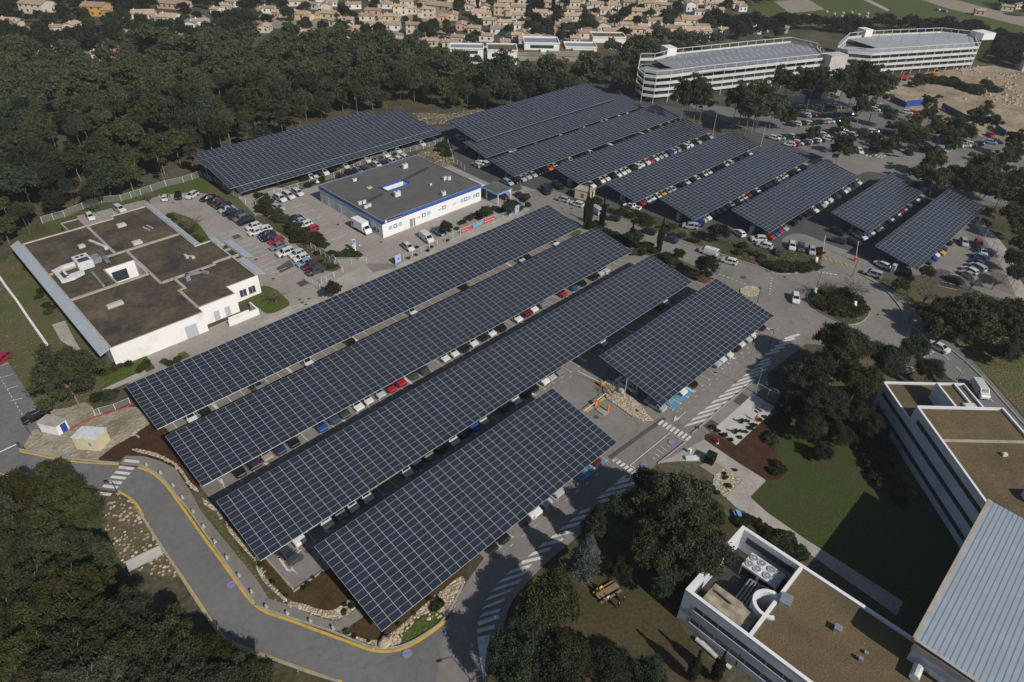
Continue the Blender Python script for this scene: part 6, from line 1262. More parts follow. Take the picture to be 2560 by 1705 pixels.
for x, y, r_, zc, kd, lb, nm in [(1545,1160,6.2,8,'pine_near','tall pine crown right of the hatched road, behind the crossing','pine_tree'),(1600,1260,5.6,8,'pine_near','big pine left of the machinery court','pine_tree'),(1510,1250,4.6,7,'pine_near','pine between the cedar and the machinery court','pine_tree'),(1490,1110,2.9,4.5,'oak_near','dark glossy tree at the end of the loading bay','oak_tree'),(1440,1170,3.2,5,'oak_near','dark tree beside the hatched road','oak_tree'),
  (1370,1200,2.8,6,'conifer','slim green conifer above the blue cedar','conifer'),(1350,1275,3.3,6,'cedar','blue-grey cedar beside the picnic table','cedar_tree'),(1270,1380,4.4,6.5,'pine_near','bright green pine left of the picnic lawn','pine_tree'),(1215,1450,3.8,5,'oak_near','dark tree below the bright pine','oak_tree'),(1190,1530,4.2,6,'oak_near','dark tree at the bottom edge beside the road','oak_tree'),(1300,1510,3.8,6,'pine_near','pine at the bottom edge left of the clearing','pine_tree'),(1400,1540,3.4,5,'oak_near','tree at the bottom edge below the clearing','oak_tree'),(1490,1560,3.2,5,'oak_near','rightmost round tree at the bottom edge of the clearing','oak_tree'),(1280,1570,4,6,'oak_near','dark tree cut by the bottom edge','oak_tree'),
  (1620,1185,3.6,7,'pine_near','pine beside the bench at the corner of the machinery court','pine_tree'),(1530,1330,2.9,4.5,'oak_near','small tree below the big pine, near the court wall','oak_tree'),(1425,1310,2.2,3.5,'oak_near','reddish-edged small tree behind the picnic table','oak_tree'),
  (1940,795,5.6,8,'pine_near','large dark pine below the roundabout island','pine_tree'),(1885,850,4.4,6,'pine_near','pine left of the large dark one','pine_tree'),(1975,880,4.6,6.5,'pine_near','pine right of the large dark one, toward the office','pine_tree'),(1900,925,4.2,5.5,'oak_near','round tree behind the motorcycle yard','oak_tree'),(1830,870,3.0,4,'oak_near','grey-green tree beside the hatched road','oak_tree'),(2045,830,4.0,5.5,'oak_near','tree left of the picnic table by the lower road','oak_tree'),(2105,800,3.2,4,'oak_near','tree beside the zebra of the lower road','oak_tree'),(2140,850,3.0,4,'oak_near','bushy tree by the lower road and the office','oak_tree'),(1860,985,2.8,3,'oak_near','bushy shrub tree at the mulch bed corner','oak_tree'),(1930,1000,2.6,3,'oak_near','bushy tree above the lawn','oak_tree'),(1975,950,3.0,4,'pine_near','pine above the lawn near the office','pine_tree'),(2010,985,2.6,3.4,'oak_near','dark tree against the office wall','oak_tree'),(1815,925,2.4,3,'oak_near','small tree beside the mesh screen','oak_tree'),
  (1890,1040,2.0,1.6,'oak_near','grey shrub alone on the lawn','oak_tree'),(1625,612,3.2,3.8,'oak_near','round dark oak beside the road bend','oak_tree'),(1655,535,3.2,3,'oak','spreading oak on the strip below the sixth far canopy','oak_tree'),(765,665,2.4,2.6,'pine','small pine at the gate of the moss-roofed building','pine_tree'),(1115,488,2.0,2.6,'oak','dark round tree in front of the clinic, nearest the porch','oak_tree'),(1025,523,2.0,2.8,'oak','round tree in front of the clinic beside the white van','oak_tree'),(1170,480,2.0,2,'oak','olive tree at the clinic fence','oak_tree'),(1455,545,2.6,3,'oak','round olive tree right of the second cypress','oak_tree'),(1560,585,1.8,1.6,'oak','low tree beside the last cypress','oak_tree')]:
    p = o1(x, y, zc); tree(kd, p[0], p[1], r_*.9, zc, lb, name=nm)
for (c, r, x, y, h, lb) in ((2,1,672,542,13.0,'tallest cypress by the road behind the fourth canopy'),(2,1,705,545,10.5,'second cypress beside the tallest one'),(2,1,822,540,9.0,'third cypress, right of the close pair'),(2,1,1085,712,7.5,'fourth cypress, slim, above the third canopy'),(2,1,1345,755,10.5,'rightmost cypress, standing alone by the road')):
    p = g(c, r, x, y); t = thing('cypress_tree', lb, 'cypress', (*p, 0), 0, 'roadside cypresses')
    o = bpy.data.objects.new('crown', random.choice(CM['cypress'])); C.objects.link(o); o.parent = t; o.location = (0,0,h*.5+.2); o.scale = (1.5,1.5,h*.5)
    k_ = bpy.data.objects.new('trunk', TRK[0]); C.objects.link(k_); k_.parent = t; k_.scale = (2.2,2.2,h*.5)
for (c, r, x, y, h) in ((2,3,1150,1500,7),(2,3,1210,1568,7),(2,3,1680,1430,6.5),(2,3,1900,1440,6.5)):
    p = g(c, r, x, y, 3); t = thing('cypress_tree', 'dark cypress by the lower clearing, number %d along the wall' % x if False else 'dark cypress at the bottom edge beside the machinery court', 'cypress', (*p, 0), 0, 'cypresses at the bottom edge')
    o = bpy.data.objects.new('crown', random.choice(CM['cypress'])); C.objects.link(o); o.parent = t; o.location = (0,0,h*.5+.2); o.scale = (1.3,1.3,h*.5)
# trees of the right side and of the upper right lot
RT = [(2,0,1590,860,4.5,8),(2,0,1760,900,4,7),(2,0,2140,870,4.5,8),(2,0,2300,880,4.5,8),(3,0,120,700,4,8),(3,0,250,760,4,7),(3,0,420,760,4.5,8),(3,0,560,800,4,7),(3,0,720,700,5,9),(3,0,920,700,5,9),(3,0,1020,830,4,8),(3,0,1300,1290,4,6),(3,0,1400,1240,4,6),(3,0,1680,1300,4,5.5),(3,0,1720,1150,4,6),(3,0,2050,1120,3.6,6),(3,0,50,1020,5,7),(3,0,180,1070,4,5),(3,0,-60,960,4,6),(3,0,180,740,4,7),(3,0,340,690,4,7),(3,0,480,730,4.5,7),(3,0,650,740,4.5,8),(3,0,860,740,6,8),(3,0,1080,760,4.5,8),(3,0,780,830,4,6),(3,0,870,960,3.6,5),(2,0,1720,840,5.2,8),(2,0,1640,880,4,6),(2,0,2080,900,4.5,7),(2,0,2200,850,4.5,8),(2,0,2260,950,4.5,7),(2,0,2190,1000,4,6),(3,0,410,1210,2.8,4),(3,0,690,1150,3.0,4.5),(3,0,670,1370,4.2,6),(3,0,700,1290,3,5),(3,0,900,1260,3,4.5),(3,0,980,1300,2.6,4),(3,0,1120,1060,2.8,5),(3,0,1210,1180,3.6,6),(3,0,1260,1230,4.2,6),(3,0,1330,1150,3.4,5.5),(3,0,1490,920,3.4,6),(3,0,1500,1060,3.8,6),(3,0,1560,1150,4,6),(3,0,1600,1230,4,5),(3,0,1740,1190,3.6,5),(3,0,1830,1230,3.4,5),(3,0,1950,1070,5,6.5),(3,0,1540,1480,3.8,5.5),(3,0,1460,1560,3.6,5),(3,0,2280,1290,3.6,6),(3,0,2230,1420,3.6,5),(3,0,1960,1530,4.4,6),(3,0,2130,1500,3.6,5),(3,0,1100,1340,2.6,4),
      (3,1,1400,40,4,6),(3,1,1540,100,4,6),(3,1,1700,60,4.6,6),(3,1,1880,60,4.8,7),(3,1,2060,90,4.8,7),(3,1,2230,120,4.6,7),(3,1,2340,60,4,7),(3,1,1980,160,4,6),(3,1,2150,220,4,6),(3,1,2300,260,4.4,6),(3,1,1800,150,3.6,5),(3,1,2250,400,3.6,5),(3,1,2330,500,3.8,5),(3,1,2340,680,3.6,5),(3,1,2290,820,3.2,4),(3,1,2300,950,3,4),
      (3,1,1500,1330,3.6,3.5),(3,1,1650,1280,3.4,3.5),(3,1,1820,1300,4,4),(3,1,1990,1290,4,4),(3,1,2150,1300,3.8,4),(3,1,2300,1330,3.6,4),(3,1,1580,1440,3.4,3.5),(3,1,1760,1440,3.8,4),(3,1,1940,1460,3.8,4),(3,1,2120,1450,3.8,4),(3,1,2290,1480,3.6,4),(3,1,1220,1060,2.2,2.2),(3,2,2200,120,3,3),(3,2,2300,60,3,3),(3,1,1470,940,2.2,3.2)]
for i, (c, r, x, y, r_, zc) in enumerate(RT):
    p = g(c, r, x, y, zc); top = r == 0
    if top and y < 1020: zc *= 1.45; r_ *= 1.1; p = g(c, r, x, y+20, zc)
    tree(('pine_loose' if top else 'pine') if random.random() < .7 else 'pine_tall', p[0], p[1], r_*(1.15 if top else 1), zc, 'dark pine among the cars of the upper right lot' if top else ('dark pine beyond the rightmost far canopy' if y < 900 else 'bushy dark tree on the slope right of the roundabout'), group='pines of the upper right lot' if top else ('pines beyond the far canopies' if y < 900 else 'trees on the right slope'))
# bare trees on the roundabout and the slope
for (c, r, x, y, s_, zc, lb) in ((3,1,560,1080,2.4,3.0,'bare twiggy tree at the left of the roundabout island'),(3,1,800,1080,3.0,3.4,'bare spreading tree at the right of the roundabout island'),(3,1,1470,1130,3.4,3.2,'wide bare tree on the slope right of the roundabout'),(3,1,1900,1010,2.4,3.0,'slender bare tree by the mesh fence row'),(3,1,2110,1000,2.4,3,'bare tree at the lower end of the mesh fence'),(0,1,1740,480,3.6,2.8,'wide bare shrub tree between the moss roof and its lot'),(1,1,170,1150,2.2,2,'bare shrub on the small corner lawn'),(3,2,1020,620,2.2,2.2,'pale bare tree against the office'),(2,2,930,440,1.5,2,'thin bare tree on the pebble island'),(0,1,1360,230,1.6,2.4,'thin bare tree on the grass behind the moss-roofed building'),(0,1,850,300,2,3,'bare tree by the fence behind the moss-roofed building')):
    p = g(c, r, x, y, zc); t = thing('bare_tree', lb, 'tree', (*p, 0), 0, 'leafless trees'); o = bpy.data.objects.new('branches', random.choice(TWG)); C.objects.link(o); o.parent = t; o.location = (0,0,zc); o.scale = (s_, s_, zc/1.6); o.rotation_euler = (0,0,random.uniform(0,6))
# shrubs
BS = []
def bushes(c, r, s, lb, rad=(.7,1.4), kind='bush', group=None):
    for w_ in s.split():
        x, y = map(float, w_.split(',')); p = g(c, r, x, y, .5); bush(p[0], p[1], random.uniform(*rad), lb, kind, group or lb)
bushes(3,1,'430,1160 520,1190 600,1150 480,1240 560,1280 640,1240 700,1190 760,1250 620,1320 700,1330 780,1330 850,1300 720,1130 540,1130 820,1200 880,1280 660,1280 600,1220 460,1200 760,1290','low shrub on the roundabout island',(1.0,1.9))
bushes(3,1,'110,870 170,860 230,880 290,870 350,880 400,870 440,890 140,910 220,920 310,915 380,905 60,900 20,880','dense low shrub on the verge left of the barriers',(1.2,1.7),'bush')
bushes(3,1,'475,730 485,755 470,760','round clipped bush beside the silver blue car',(.9,1.2))
bushes(2,1,'780,290 860,330 920,370 980,400 1050,400 1100,420 1150,400 1210,420 1260,450 1180,470 1300,480 1360,520 1420,560 1480,600 1240,500 1560,600 1650,640 2120,700 2180,740 2240,770 2300,800 2350,850 2080,760 1060,350 1030,370 1480,520 1700,650','shrub on the planted strip between the road and the far canopies',(.8,1.7))
bushes(2,1,'960,580 900,590 1000,610 1080,600 1160,600 1140,640 1180,700 1240,700 1300,740 1200,760 1360,790 1420,800 1460,850 1520,860 1100,680 860,560 790,520 760,510 1050,640','shrub at the end of the second canopy beside the cypresses',(.9,1.8),'bush')
bushes(2,1,'1130,760 1160,740 1190,735 2300,830 2340,830 1500,880 1550,880','spiky agave beside the road strip',(.6,1.0),'agave')
bushes(2,1,'40,310 110,270 140,320 0,300 70,350 20,340 130,250','rounded hedge bush at the clinic fence corner',(1.0,1.6),'hedge')
bushes(1,1,'2320,330 2280,360 2330,300 2200,350 2150,390 2100,410 2040,420 1970,440 1900,480','bush along the clinic forecourt',(.9,1.5),'hedge')
bushes(1,1,'1850,530 1760,640 1610,700 1480,700 1470,770 1400,800 1580,730','small bush inside the clinic fence',(.5,.8))
bushes(1,1,'640,690 700,750 760,770 820,750 880,740 920,770 850,790 940,790 600,680 780,790','hedge bush beside the blue and white sign',(.8,1.3),'hedge')
bushes(1,1,'20,230 70,260 120,300 40,290 160,330 200,380 90,350 220,420 250,460 180,440 120,400 60,370 20,340','bush in the hedge between the two building lots',(1.2,1.9),'hedge')
bushes(1,1,'330,520 380,560 430,580 480,600 350,600 420,640 500,650 540,600 560,640 460,560 400,520 310,570 380,640 590,650','dark bush in the dense part of the hedge between the two lots',(1.3,2.0),'bush')
bushes(1,1,'640,770 600,830 640,860 690,890 720,880 660,900 560,760','sparse shrub on the stony bank by the gate',(.6,1.0),'bush')
bushes(1,0,'1700,1340 1730,1320 1760,1360 1690,1380 1760,1420','shrub on the triangular stony plot behind the clinic',(1.2,1.8))
bushes(1,1,'470,90 500,60 450,120 520,110 480,140 600,90','dark bush by the fence behind the small vans',(1.2,1.8))
bushes(0,1,'1600,460 1680,500 1740,560 1800,610 1840,640 1560,420 1640,540 1700,600','low scrub between the moss roof and its lot',(.8,1.4))
bushes(0,1,'380,1110 360,1160 430,1240 470,1260 240,900 440,1300','small bush on the grassy bank left of the long metal strip',(.7,1.2))
bushes(0,2,'1000,500 1040,480 980,540 900,520 1020,520 880,540','dark bush beside the fence near the white shed',(.9,1.3))
bushes(0,2,'1180,210 1080,230 1000,270 960,290 1040,260 1510,190 1560,210 1640,170 1340,220 1300,260','small shrub in front of the white wall of the moss-roofed building',(.7,1.2))
bushes(1,3,'810,915 810,850 870,860','round green bush among the pebbles by the footpath',(.35,.6))
bushes(1,3,'1680,840 1640,880','green bush in the pebble ring by the no-entry sign',(.5,.8))
bushes(1,3,'430,690 520,600 610,560 470,660 830,1100 900,1140 1030,1180 1450,930 1590,790 1310,1030 40,480 100,560 150,640 220,720 270,760','low planting on the mulch at the canopy ends',(.25,.5),'bush')
bushes(3,2,'640,760 720,800 780,860 830,930 880,1000 760,700 840,760 900,840 940,920 980,1000 1020,1080 1060,1160 1100,1240 920,1080 960,1160 1000,1240 1140,1320 1180,1400 1060,1330 1220,1480 1000,900 900,720 1090,1000','dark undergrowth along the foot of the office wall',(1.0,1.8),'bush')
bushes(3,2,'40,860 60,930 80,1130 60,1200 110,1180 30,900','dry golden grass clump at the edge of the mulch bed',(.8,1.3),'hedge')
bushes(3,3,'150,250 210,280 100,240 60,300 200,350 280,380 130,330 320,400 30,280','clipped hedge block along the machinery court',(1.0,1.5),'hedge')
bushes(2,3,'2180,60 2240,90 2300,140 2340,180 2150,90 2100,100','low shrub between the path and the machinery court',(.8,1.2))
bushes(2,2,'1900,820 1960,860 2020,900 2100,880 2150,830 2230,770 2280,720 2330,690 2200,800 1850,790','small shrub along the edge of the motorcycle yard',(.35,.65))
bushes(2,2,'1970,1250 1960,1210 2060,1180 2000,1330 1820,1300 1860,1340 1900,1390','small plant in the pebble bed',(.35,.7))
bushes(3,2,'430,560 380,620 460,690 520,760 600,700 540,640 640,780 330,640 280,560 360,700 700,800 230,480 300,420 420,480 500,560 240,620 180,660 150,720','undergrowth between the motorcycle yard and the office',(1.0,1.9),'bush')
p = g(3,2,600,640,1.5); tag(bush(p[0], p[1], 1.4, 'white flowering shrub beside the dark wall of trees', 'agave'), 'white flowering shrub beside the dark wall of trees', 'shrub', 'flowering shrubs')
o = bpy.data.objects.new('undergrowth', None); bpy.data.objects.remove(o)
# village trees: oaks, pines and a few cypresses, and the far wooded belt
def town_pts(poly, n, dmin, avoid, seed):
    rr = random.Random(seed); out = []; xs = [p[0] for p in poly]; ys = [p[1] for p in poly]; t_ = 0
    while len(out) < n and t_ < 60000:
        t_ += 1; x = rr.uniform(min(xs), max(xs)); y = rr.uniform(min(ys), max(ys))
        if inpoly(x, y, poly) and all((x-a)**2+(y-b)**2 > dmin**2 for a, b in out) and all((x-a)**2+(y-b)**2 > c_**2 for a, b, c_ in avoid): out.append((x, y))
    return out
# ------------------------------------------------------------------ village
HS = {(0,0):'340,65,230,c 890,88,270,o 80,185,180,c 1600,25,260,k 1320,120,270,c 1560,150,220,w 1850,190,140,w 1755,215,70,w 520,250,90,c 670,262,170,c 120,300,120,c 280,320,110,c 390,425,230,w 545,405,190,w 1180,302,170,c 1310,352,80,c 1030,465,150,s 900,492,100,c 430,652,150,k 20,610,90,k 30,790,80,c 150,955,170,c 1990,85,80,w 2070,50,80,c 2140,15,100,w 480,55,60,c 1650,330,90,w 230,420,90,c',
(1,0):'120,72,170,w 185,112,60,k 520,35,140,c 80,240,150,c 490,292,220,c 880,292,170,k 740,192,120,c 830,177,150,c 1020,142,150,c 1090,217,90,c 1260,222,210,w 1450,262,190,c 1320,92,140,c 1430,80,100,c 1590,117,170,c 1640,187,120,y 1720,152,90,s 1810,132,150,y 1890,222,150,k 2010,257,120,y 1700,45,380,g 2110,60,100,c 2120,327,140,w 2150,180,130,c 2280,200,200,c 1340,357,160,c 1610,372,160,c 1790,382,170,c 1860,342,130,w 2290,382,100,c 2280,20,120,w 2310,52,130,c 1970,55,70,c 700,10,110,w',
(2,0):'80,222,200,w 60,62,200,c 420,52,100,c 410,227,90,k 425,272,90,s 580,22,100,w 560,142,250,c 750,142,90,c 780,32,180,c 910,42,150,c 170,352,330,c 100,302,170,c 40,322,90,c 580,352,100,c 1050,222,180,c 1160,262,180,c 1150,342,100,y 1280,332,180,c 1200,242,90,w 1480,252,170,c 1620,272,150,w 1680,312,290,c 1650,172,290,c 1930,182,120,w 1995,162,120,c 1960,272,160,w 1400,42,150,c 1720,102,100,w 2080,32,100,w 2110,62,90,w 2290,232,130,c 2250,262,80,w 500,190,90,c 330,20,120,c 1080,20,110,c 1260,30,100,c',
(3,0):'10,242,60,c 130,252,120,c 2200,60,90,c 2300,40,90,c 1950,100,80,k'}
WC = {'c':('house_cream',(.62,.55,.44),'cream'),'w':('house_white',(.72,.70,.66),'white'),'o':('house_ochre',(.62,.32,.08),'ochre yellow'),'s':('house_salmon',(.60,.30,.18),'salmon'),'y':('house_yellow',(.62,.52,.32),'yellow'),'k':('house_pink',(.58,.38,.32),'pink'),'g':('house_grey',(.36,.30,.25),'grey beige')}
for k_, (nm, col, _) in WC.items(): mat(nm, col, .85, amt=.12, scale=.5, spec=.2)
def house(x, y, w, d, h, a, mw, wing, seed):
    """tiled-roof house in local axes; returns its parts"""
    r = random.Random(seed); o = thing('house', '', 'house', (x, y, 0), a, 'houses of the village')
    def gable(x0, x1, y0, y1, h0, m_):
        wb = MB(); wb.box(x0, x1, y0, y1, 0, h0); yc = (y0+y1)/2; rh = (y1-y0)*.5*.30
        wb.add([(x0,y0,h0),(x0,y1,h0),(x0,yc,h0+rh)], [(0,2,1)]); wb.add([(x1,y0,h0),(x1,y1,h0),(x1,yc,h0+rh)], [(0,1,2)])
        wl = wb.build('wall', m_, o, local=True)
        e = .35; rb = MB(); k = rh/((y1-y0)/2)
        V = [(x0-e,y0-e,h0-e*k),(x1+e,y0-e,h0-e*k),(x1+e,yc,h0+rh),(x0-e,yc,h0+rh),(x1+e,y1+e,h0-e*k),(x0-e,y1+e,h0-e*k)]
        V2 = [(a_,b_,c_+.14) for a_,b_,c_ in V]
        rb.add(V2, [(0,1,2,3),(3,2,4,5)]); rb.add(V, [(3,2,1,0),(5,4,2,3)]); rb.add(V+V2, [(0,1,7,6),(4,5,11,10),(1,2,8,7),(2,4,10,8),(5,3,9,11),(3,0,6,9)])
        rf_ = rb.build('roof', 'tile_roof', o, local=True)
        MB().box(x0+1.2,x0+1.8,yc-.9,yc-.3,h0,h0+rh+.7).build('chimney', m_, rf_, local=True)
    gable(-w/2, w/2, -d/2, d/2, h, mw)
    if wing: gable(-w/2-w*.35 if wing < 0 else w/2, -w/2 if wing < 0 else w/2+w*.35, -d/2-.8, d/2*.55, h*.72, mw)
    wn = MB(); nw = max(2, int(w/3.2)); fl = (1.0,) if h < 4 else (1.0, 3.6)
    for z0 in fl:
        for i in range(nw):
            xx = -w/2+w*(i+.5)/nw; wn = MB(); wn.box(xx-.5, xx+.5, -d/2-.04, -d/2+.02, z0, z0+1.25); wn.build('window', 'window_blue', o, local=True)
    for i in range(2):
        yy = -d/2+d*(i+.5)/2
        for sx in (-1, 1): wn = MB(); wn.box(sx*w/2-.04 if sx < 0 else w/2-.02, sx*w/2+.02 if sx < 0 else w/2+.04, yy-.45, yy+.45, 1.0, 2.2); wn.build('window', 'window_blue', o, local=True)
    return o
HL = []; avoid = []
for (c, r), s in HS.items():
    for w_ in s.split():
        x, y, wp, k_ = w_.split(','); x, y, wp = float(x), float(y), float(wp)
        P = q(c, r, x, y); p = G(*P, 2.5); dist = math.sqrt(p[0]**2+p[1]**2+80**2); W_ = min(22, wp/3.68*dist/F_PX*.80); HL.append((P[0], P[1], p, W_, k_))
rx = random.Random(77); vp = O('620,-12 1000,-10 1660,-10 1700,20 1660,80 1480,90 1250,88 1080,82 1000,60 800,45 640,40')
for k in range(4000):
    if len(HL) > 170: break
    x = rx.uniform(min(p[0] for p in vp), max(p[0] for p in vp)); y = rx.uniform(min(p[1] for p in vp), max(p[1] for p in vp))
    if not inpoly(x, y, vp) or any((x-h[2][0])**2+(y-h[2][1])**2 < (8.5+h[3]*.55)**2 for h in HL): continue
    dd = np.array([x, y, 2.5-CAM_H]); HL.append((1280+F_PX*float(dd@CR)/float(dd@CF), 852.5-F_PX*float(dd@CU)/float(dd@CF), (x, y), rx.uniform(8, 13), rx.choice('cccwkyc')))
HL.sort(key=lambda t: t[0]); seen = {}
for i, (px, py, p, w_, k_) in enumerate(HL):
    rr = random.Random(i*7+3); d = max(5.5, min(10, w_*rr.uniform(.5,.72))); h = 4.9 if rr.random() < .2 else 2.9
    if w_ < 7: h = 3.1
    a = R(rr.choice([-46,-46,-40,-52,44,-46,-30,-60])+rr.uniform(-6,6)); wing = 0 if w_ < 9 else rr.choice([-1,0,1])
    if wing: w_ *= .72
    o = house(p[0], p[1], w_, d, h, a, WC[k_][0], wing, i)
    cn = WC[k_][2]; band = 'upper' if py < 30 else 'middle' if py < 75 else 'lower'
    key = (cn, band); seen[key] = seen.get(key, 0)+1
    st = 'two-storey' if h > 4 else 'low'
    o['label'] = '%s %s tile-roofed village house from the left, %s rows' % (od(seen[key]-1), cn, band)
    avoid.append((p[0], p[1], w_*.62+1.5))
# village trees
vil = O('-40,-25 2100,-25 2100,0 1800,0 1710,20 1690,50 1760,70 1900,90 1700,95 1600,95 1480,100 1300,100 1150,140 1040,130 900,90 700,95 520,85 330,105 60,125 -60,80')
avoid2 = avoid+[(*g(2,0,260,480), 16), (*g(2,0,620,470), 10), (*g(2,0,870,410), 13), (*g(1,0,1940,520), 12), (*g(1,0,2260,540), 12)]
vil2 = []
for hx, hy, hr in avoid: # keep the view over the low houses: nothing tall just in front of them
    dd = math.hypot(hx, hy); vil2 += [(hx-hx/dd*(hr+s_), hy-hy/dd*(hr+s_), hr*.62+2.2) for s_ in (3, 8)]
tp = town_pts(vil, 620, 4.6, avoid2+vil2, 5)
tp.sort(key=lambda p: math.hypot(*p)); far_items = []
for i, (x, y) in enumerate(tp):
    r_ = random.uniform(1.8, 4.2); 
    if i < 150:
        nm, kd = ('oak_tree','oak') if i % 3 else ('pine_tree','pine'); tree(kd, x, y, r_, r_*.95+.8, 'dark tree growing between the gardens of the village', group='village trees', name=nm)
    else: far_items.append(('oak' if i % 3 else 'pine', x, y, r_*.9+.8, r_))
for s_, n, dm in (('-60,60 60,100 300,90 520,80 560,95 300,125 40,150 -80,100', 60, 5), ('1640,58 1780,62 1900,75 1990,85 2000,70 2250,90 2330,100 2400,130 2400,170 2290,150 2280,110 2240,75 1960,62 1850,70 1690,88', 110, 5.0), ('2060,-30 2500,-30 2500,20 2354,40 2260,12 2150,-8', 60, 5)):
    for x, y in town_pts(O(s_), n, dm, [] , n): r_ = random.uniform(2.6,4.6); far_items.append(('oak', x, y, r_*.95+.8, r_))
o = leafcloud('village_greenery', far_items, 9); o.data.materials[0] = M['leaf_oak']; tag(o, 'mass of distant trees and garden hedges filling the far village', 'greenery', None, 'stuff')
for (c, r, x, y, h) in ((2,0,375,150,16),(2,0,370,290,11),(1,0,2040,80,12),(2,0,430,160,8),(2,0,1835,170,8),(1,0,1590,360,8),(2,0,185,360,5)):
    p = g(c, r, x, y); t = thing('cypress_tree', 'tall dark cypress standing among the village houses', 'cypress', (*p, 0), 0, 'village cypresses')
    o = bpy.data.objects.new('crown', random.choice(CM['cypress'])); C.objects.link(o); o.parent = t; o.location = (0,0,h*.5); o.scale = (2.2,2.2,h*.5)
# rows of white hives on the field
hv_ = []
for (x, y) in ((40,165),(105,188),(125,160),(185,183),(205,155),(255,205),(275,178),(290,153),(335,200),(355,173),(375,148),(168,210),(237,233),(425,195),(437,167),(508,188),(540,113),(610,132),(690,125),(680,152),(770,120),(760,143),(750,172),(835,138),(832,165),(915,130),(910,158),(905,187),(990,152),(985,180),(1065,172),(1140,195),(1215,190)):
    hv_.append(g(3,0,x,y))
for i, p in enumerate(hv_):
    if i == 0: h0_ = tag(MB().box(-.6,.6,-.6,.6,0,.7).box(-.7,.7,-.7,.7,.7,.85).build('hive', 'white_plastic'), 'small white box standing in rows on the far green field', 'box', 'white boxes on the field'); h0_.location = (*p, 0)
    else: c_ = h0_.copy(); C.objects.link(c_); c_.location = (*p, 0)
# ------------------------------------------------------------------ sheds, fences, poles, signs, people
def shed(nm, lb, pts, h, mw, mr, door=None, over=.12):
    t = thing(nm, lb, 'shed', (*pts[0], 0)); MB().prism(pts, 0, h-.15).build('wall', mw, t)
    c = np.mean(np.array(pts), axis=0); big = [tuple(c+(np.array(p)-c)*(1+over/1.5)) for p in pts]
    MB().prism(big, h-.15, h).build('roof', mr, t)
    return t
def rect(cx, cy, lx, ly, a): return [(cx+math.cos(a)*x-math.sin(a)*y, cy+math.sin(a)*x+math.cos(a)*y) for x, y in ((-lx/2,-ly/2),(lx/2,-ly/2),(lx/2,ly/2),(-lx/2,ly/2))]
pts = [(6.6,105.7),(9.2,102.6),(11.4,104.2),(8.8,107.2)]; t = shed('cream_shed', 'cream electrical shed with pale flat roof beside the crossing', pts, 2.8, 'cream_wall', 'duct_white')
a, b = np.array(pts[0]), np.array(pts[1]); MB().wallquad(tuple(a+(b-a)*.58), tuple(a+(b-a)*.80), .05, 2.1, t=.04).build('door', 'house_cream', t)
MB().wallquad(tuple(a+(b-a)*.62), tuple(a+(b-a)*.74), 1.2, 1.8, t=.06).build('sign', 'paint_sign', t)
pts = [(3.7,114.1),(5.6,111.0),(7.4,111.7),(5.6,115.0)]; t = shed('white_shed', 'small white shed with blue door and weathered grey roof', pts, 2.3, 'white_wall', 'concrete')
a, b = np.array(pts[1]), np.array(pts[2]); MB().wallquad(tuple(a+(b-a)*.35), tuple(a+(b-a)*.85), .05, 1.9, t=.04).build('door', 'door_blue', t)
pts = [(144.6,114.9),(145.9,110.2),(149.0,111.0),(147.9,115.8)]; t = shed('cream_kiosk', 'cream kiosk with pale roof behind the cypresses', pts, 3.0, 'cream_wall', 'concrete'); a, b = np.array(pts[0]), np.array(pts[1]); MB().wallquad(tuple(a+(b-a)*.4), tuple(a+(b-a)*.6), .8, 2.0, t=.04).build('door', 'wood', t)
for c, r, x, y, lb in ((2,1,528,135,'grey cabinet at the canopy post behind the cream kiosk'),(2,1,1012,280,'grey cabinet at the canopy post by the pickup'),(2,1,1528,455,'grey cabinet at the canopy post by the silver estate'),(2,1,2197,580,'grey cabinet beside the sixth far canopy post'),(3,1,1140,940,'tall grey cabinet under the corner of the rightmost far canopy'),(2,2,1005,480,'pale low box on the pebble island')):
    p = g(c, r, x, y); mm = MB(); mm.rbox(*p, 1.3, .8, 0, 2.2 if r == 1 else .9, 0); mm.rbox(*p, 1.4, .9, 2.2 if r == 1 else .9, 2.28 if r == 1 else .97, 0); tag(mm.build('cabinet', 'door_grey'), lb, 'cabinet')
def fence(lb, pts, h=1.7, step=2.6, m='steel_white', closed=False, cat='fence', rails=False, solid=None):
    t = thing('fence', lb, cat, (*pts[0], 0)); pn = MB(); tp_ = MB()
    for a, b in zip(pts, pts[1:]):
        a, b = np.array(a), np.array(b); L_ = np.linalg.norm(b-a); n = max(1, round(L_/step))
        pn.add([(*a,.1),(*b,.1),(*b,h-.05),(*a,h-.05)], [(0,1,2,3)]); tp_.tube((*a,h), (*b,h), .025, 4)
        for i in range(n+(1 if b is pts[-1] else 0)):
            p = a+(b-a)*i/n; MB().box(p[0]-.05,p[0]+.05,p[1]-.05,p[1]+.05,0,h+.05).build('post', m, t)
    p = pts[-1]; MB().box(p[0]-.05,p[0]+.05,p[1]-.05,p[1]+.05,0,h+.05).build('post', m, t)
    pn.build('mesh_panel', solid or 'fence_mesh', t); tp_.build('top_rail', m, t)
    if rails:
        bb = MB()
        for a, b in zip(pts, pts[1:]):
            a, b = np.array(a), np.array(b); n = max(1, int(np.linalg.norm(b-a)/.28))
            for i in range(n): p = a+(b-a)*i/n; bb.tube((*p,.1), (*p,h), .011, 3, cap=False)
        bb.build('bars', m, t)
    return t
fence('white post mesh fence along the wood behind the moss-roofed building', W(0,1,'395,490 600,430 770,360 940,300 1120,285 1300,230 1400,195 1530,150 1690,115 1850,60'), 1.9, 3.6)
fence('white railing fence between the grass bank and the left canopy', W(0,1,'1850,50 1990,120 2100,200 2260,300'), 1.6, 3, rails=True)
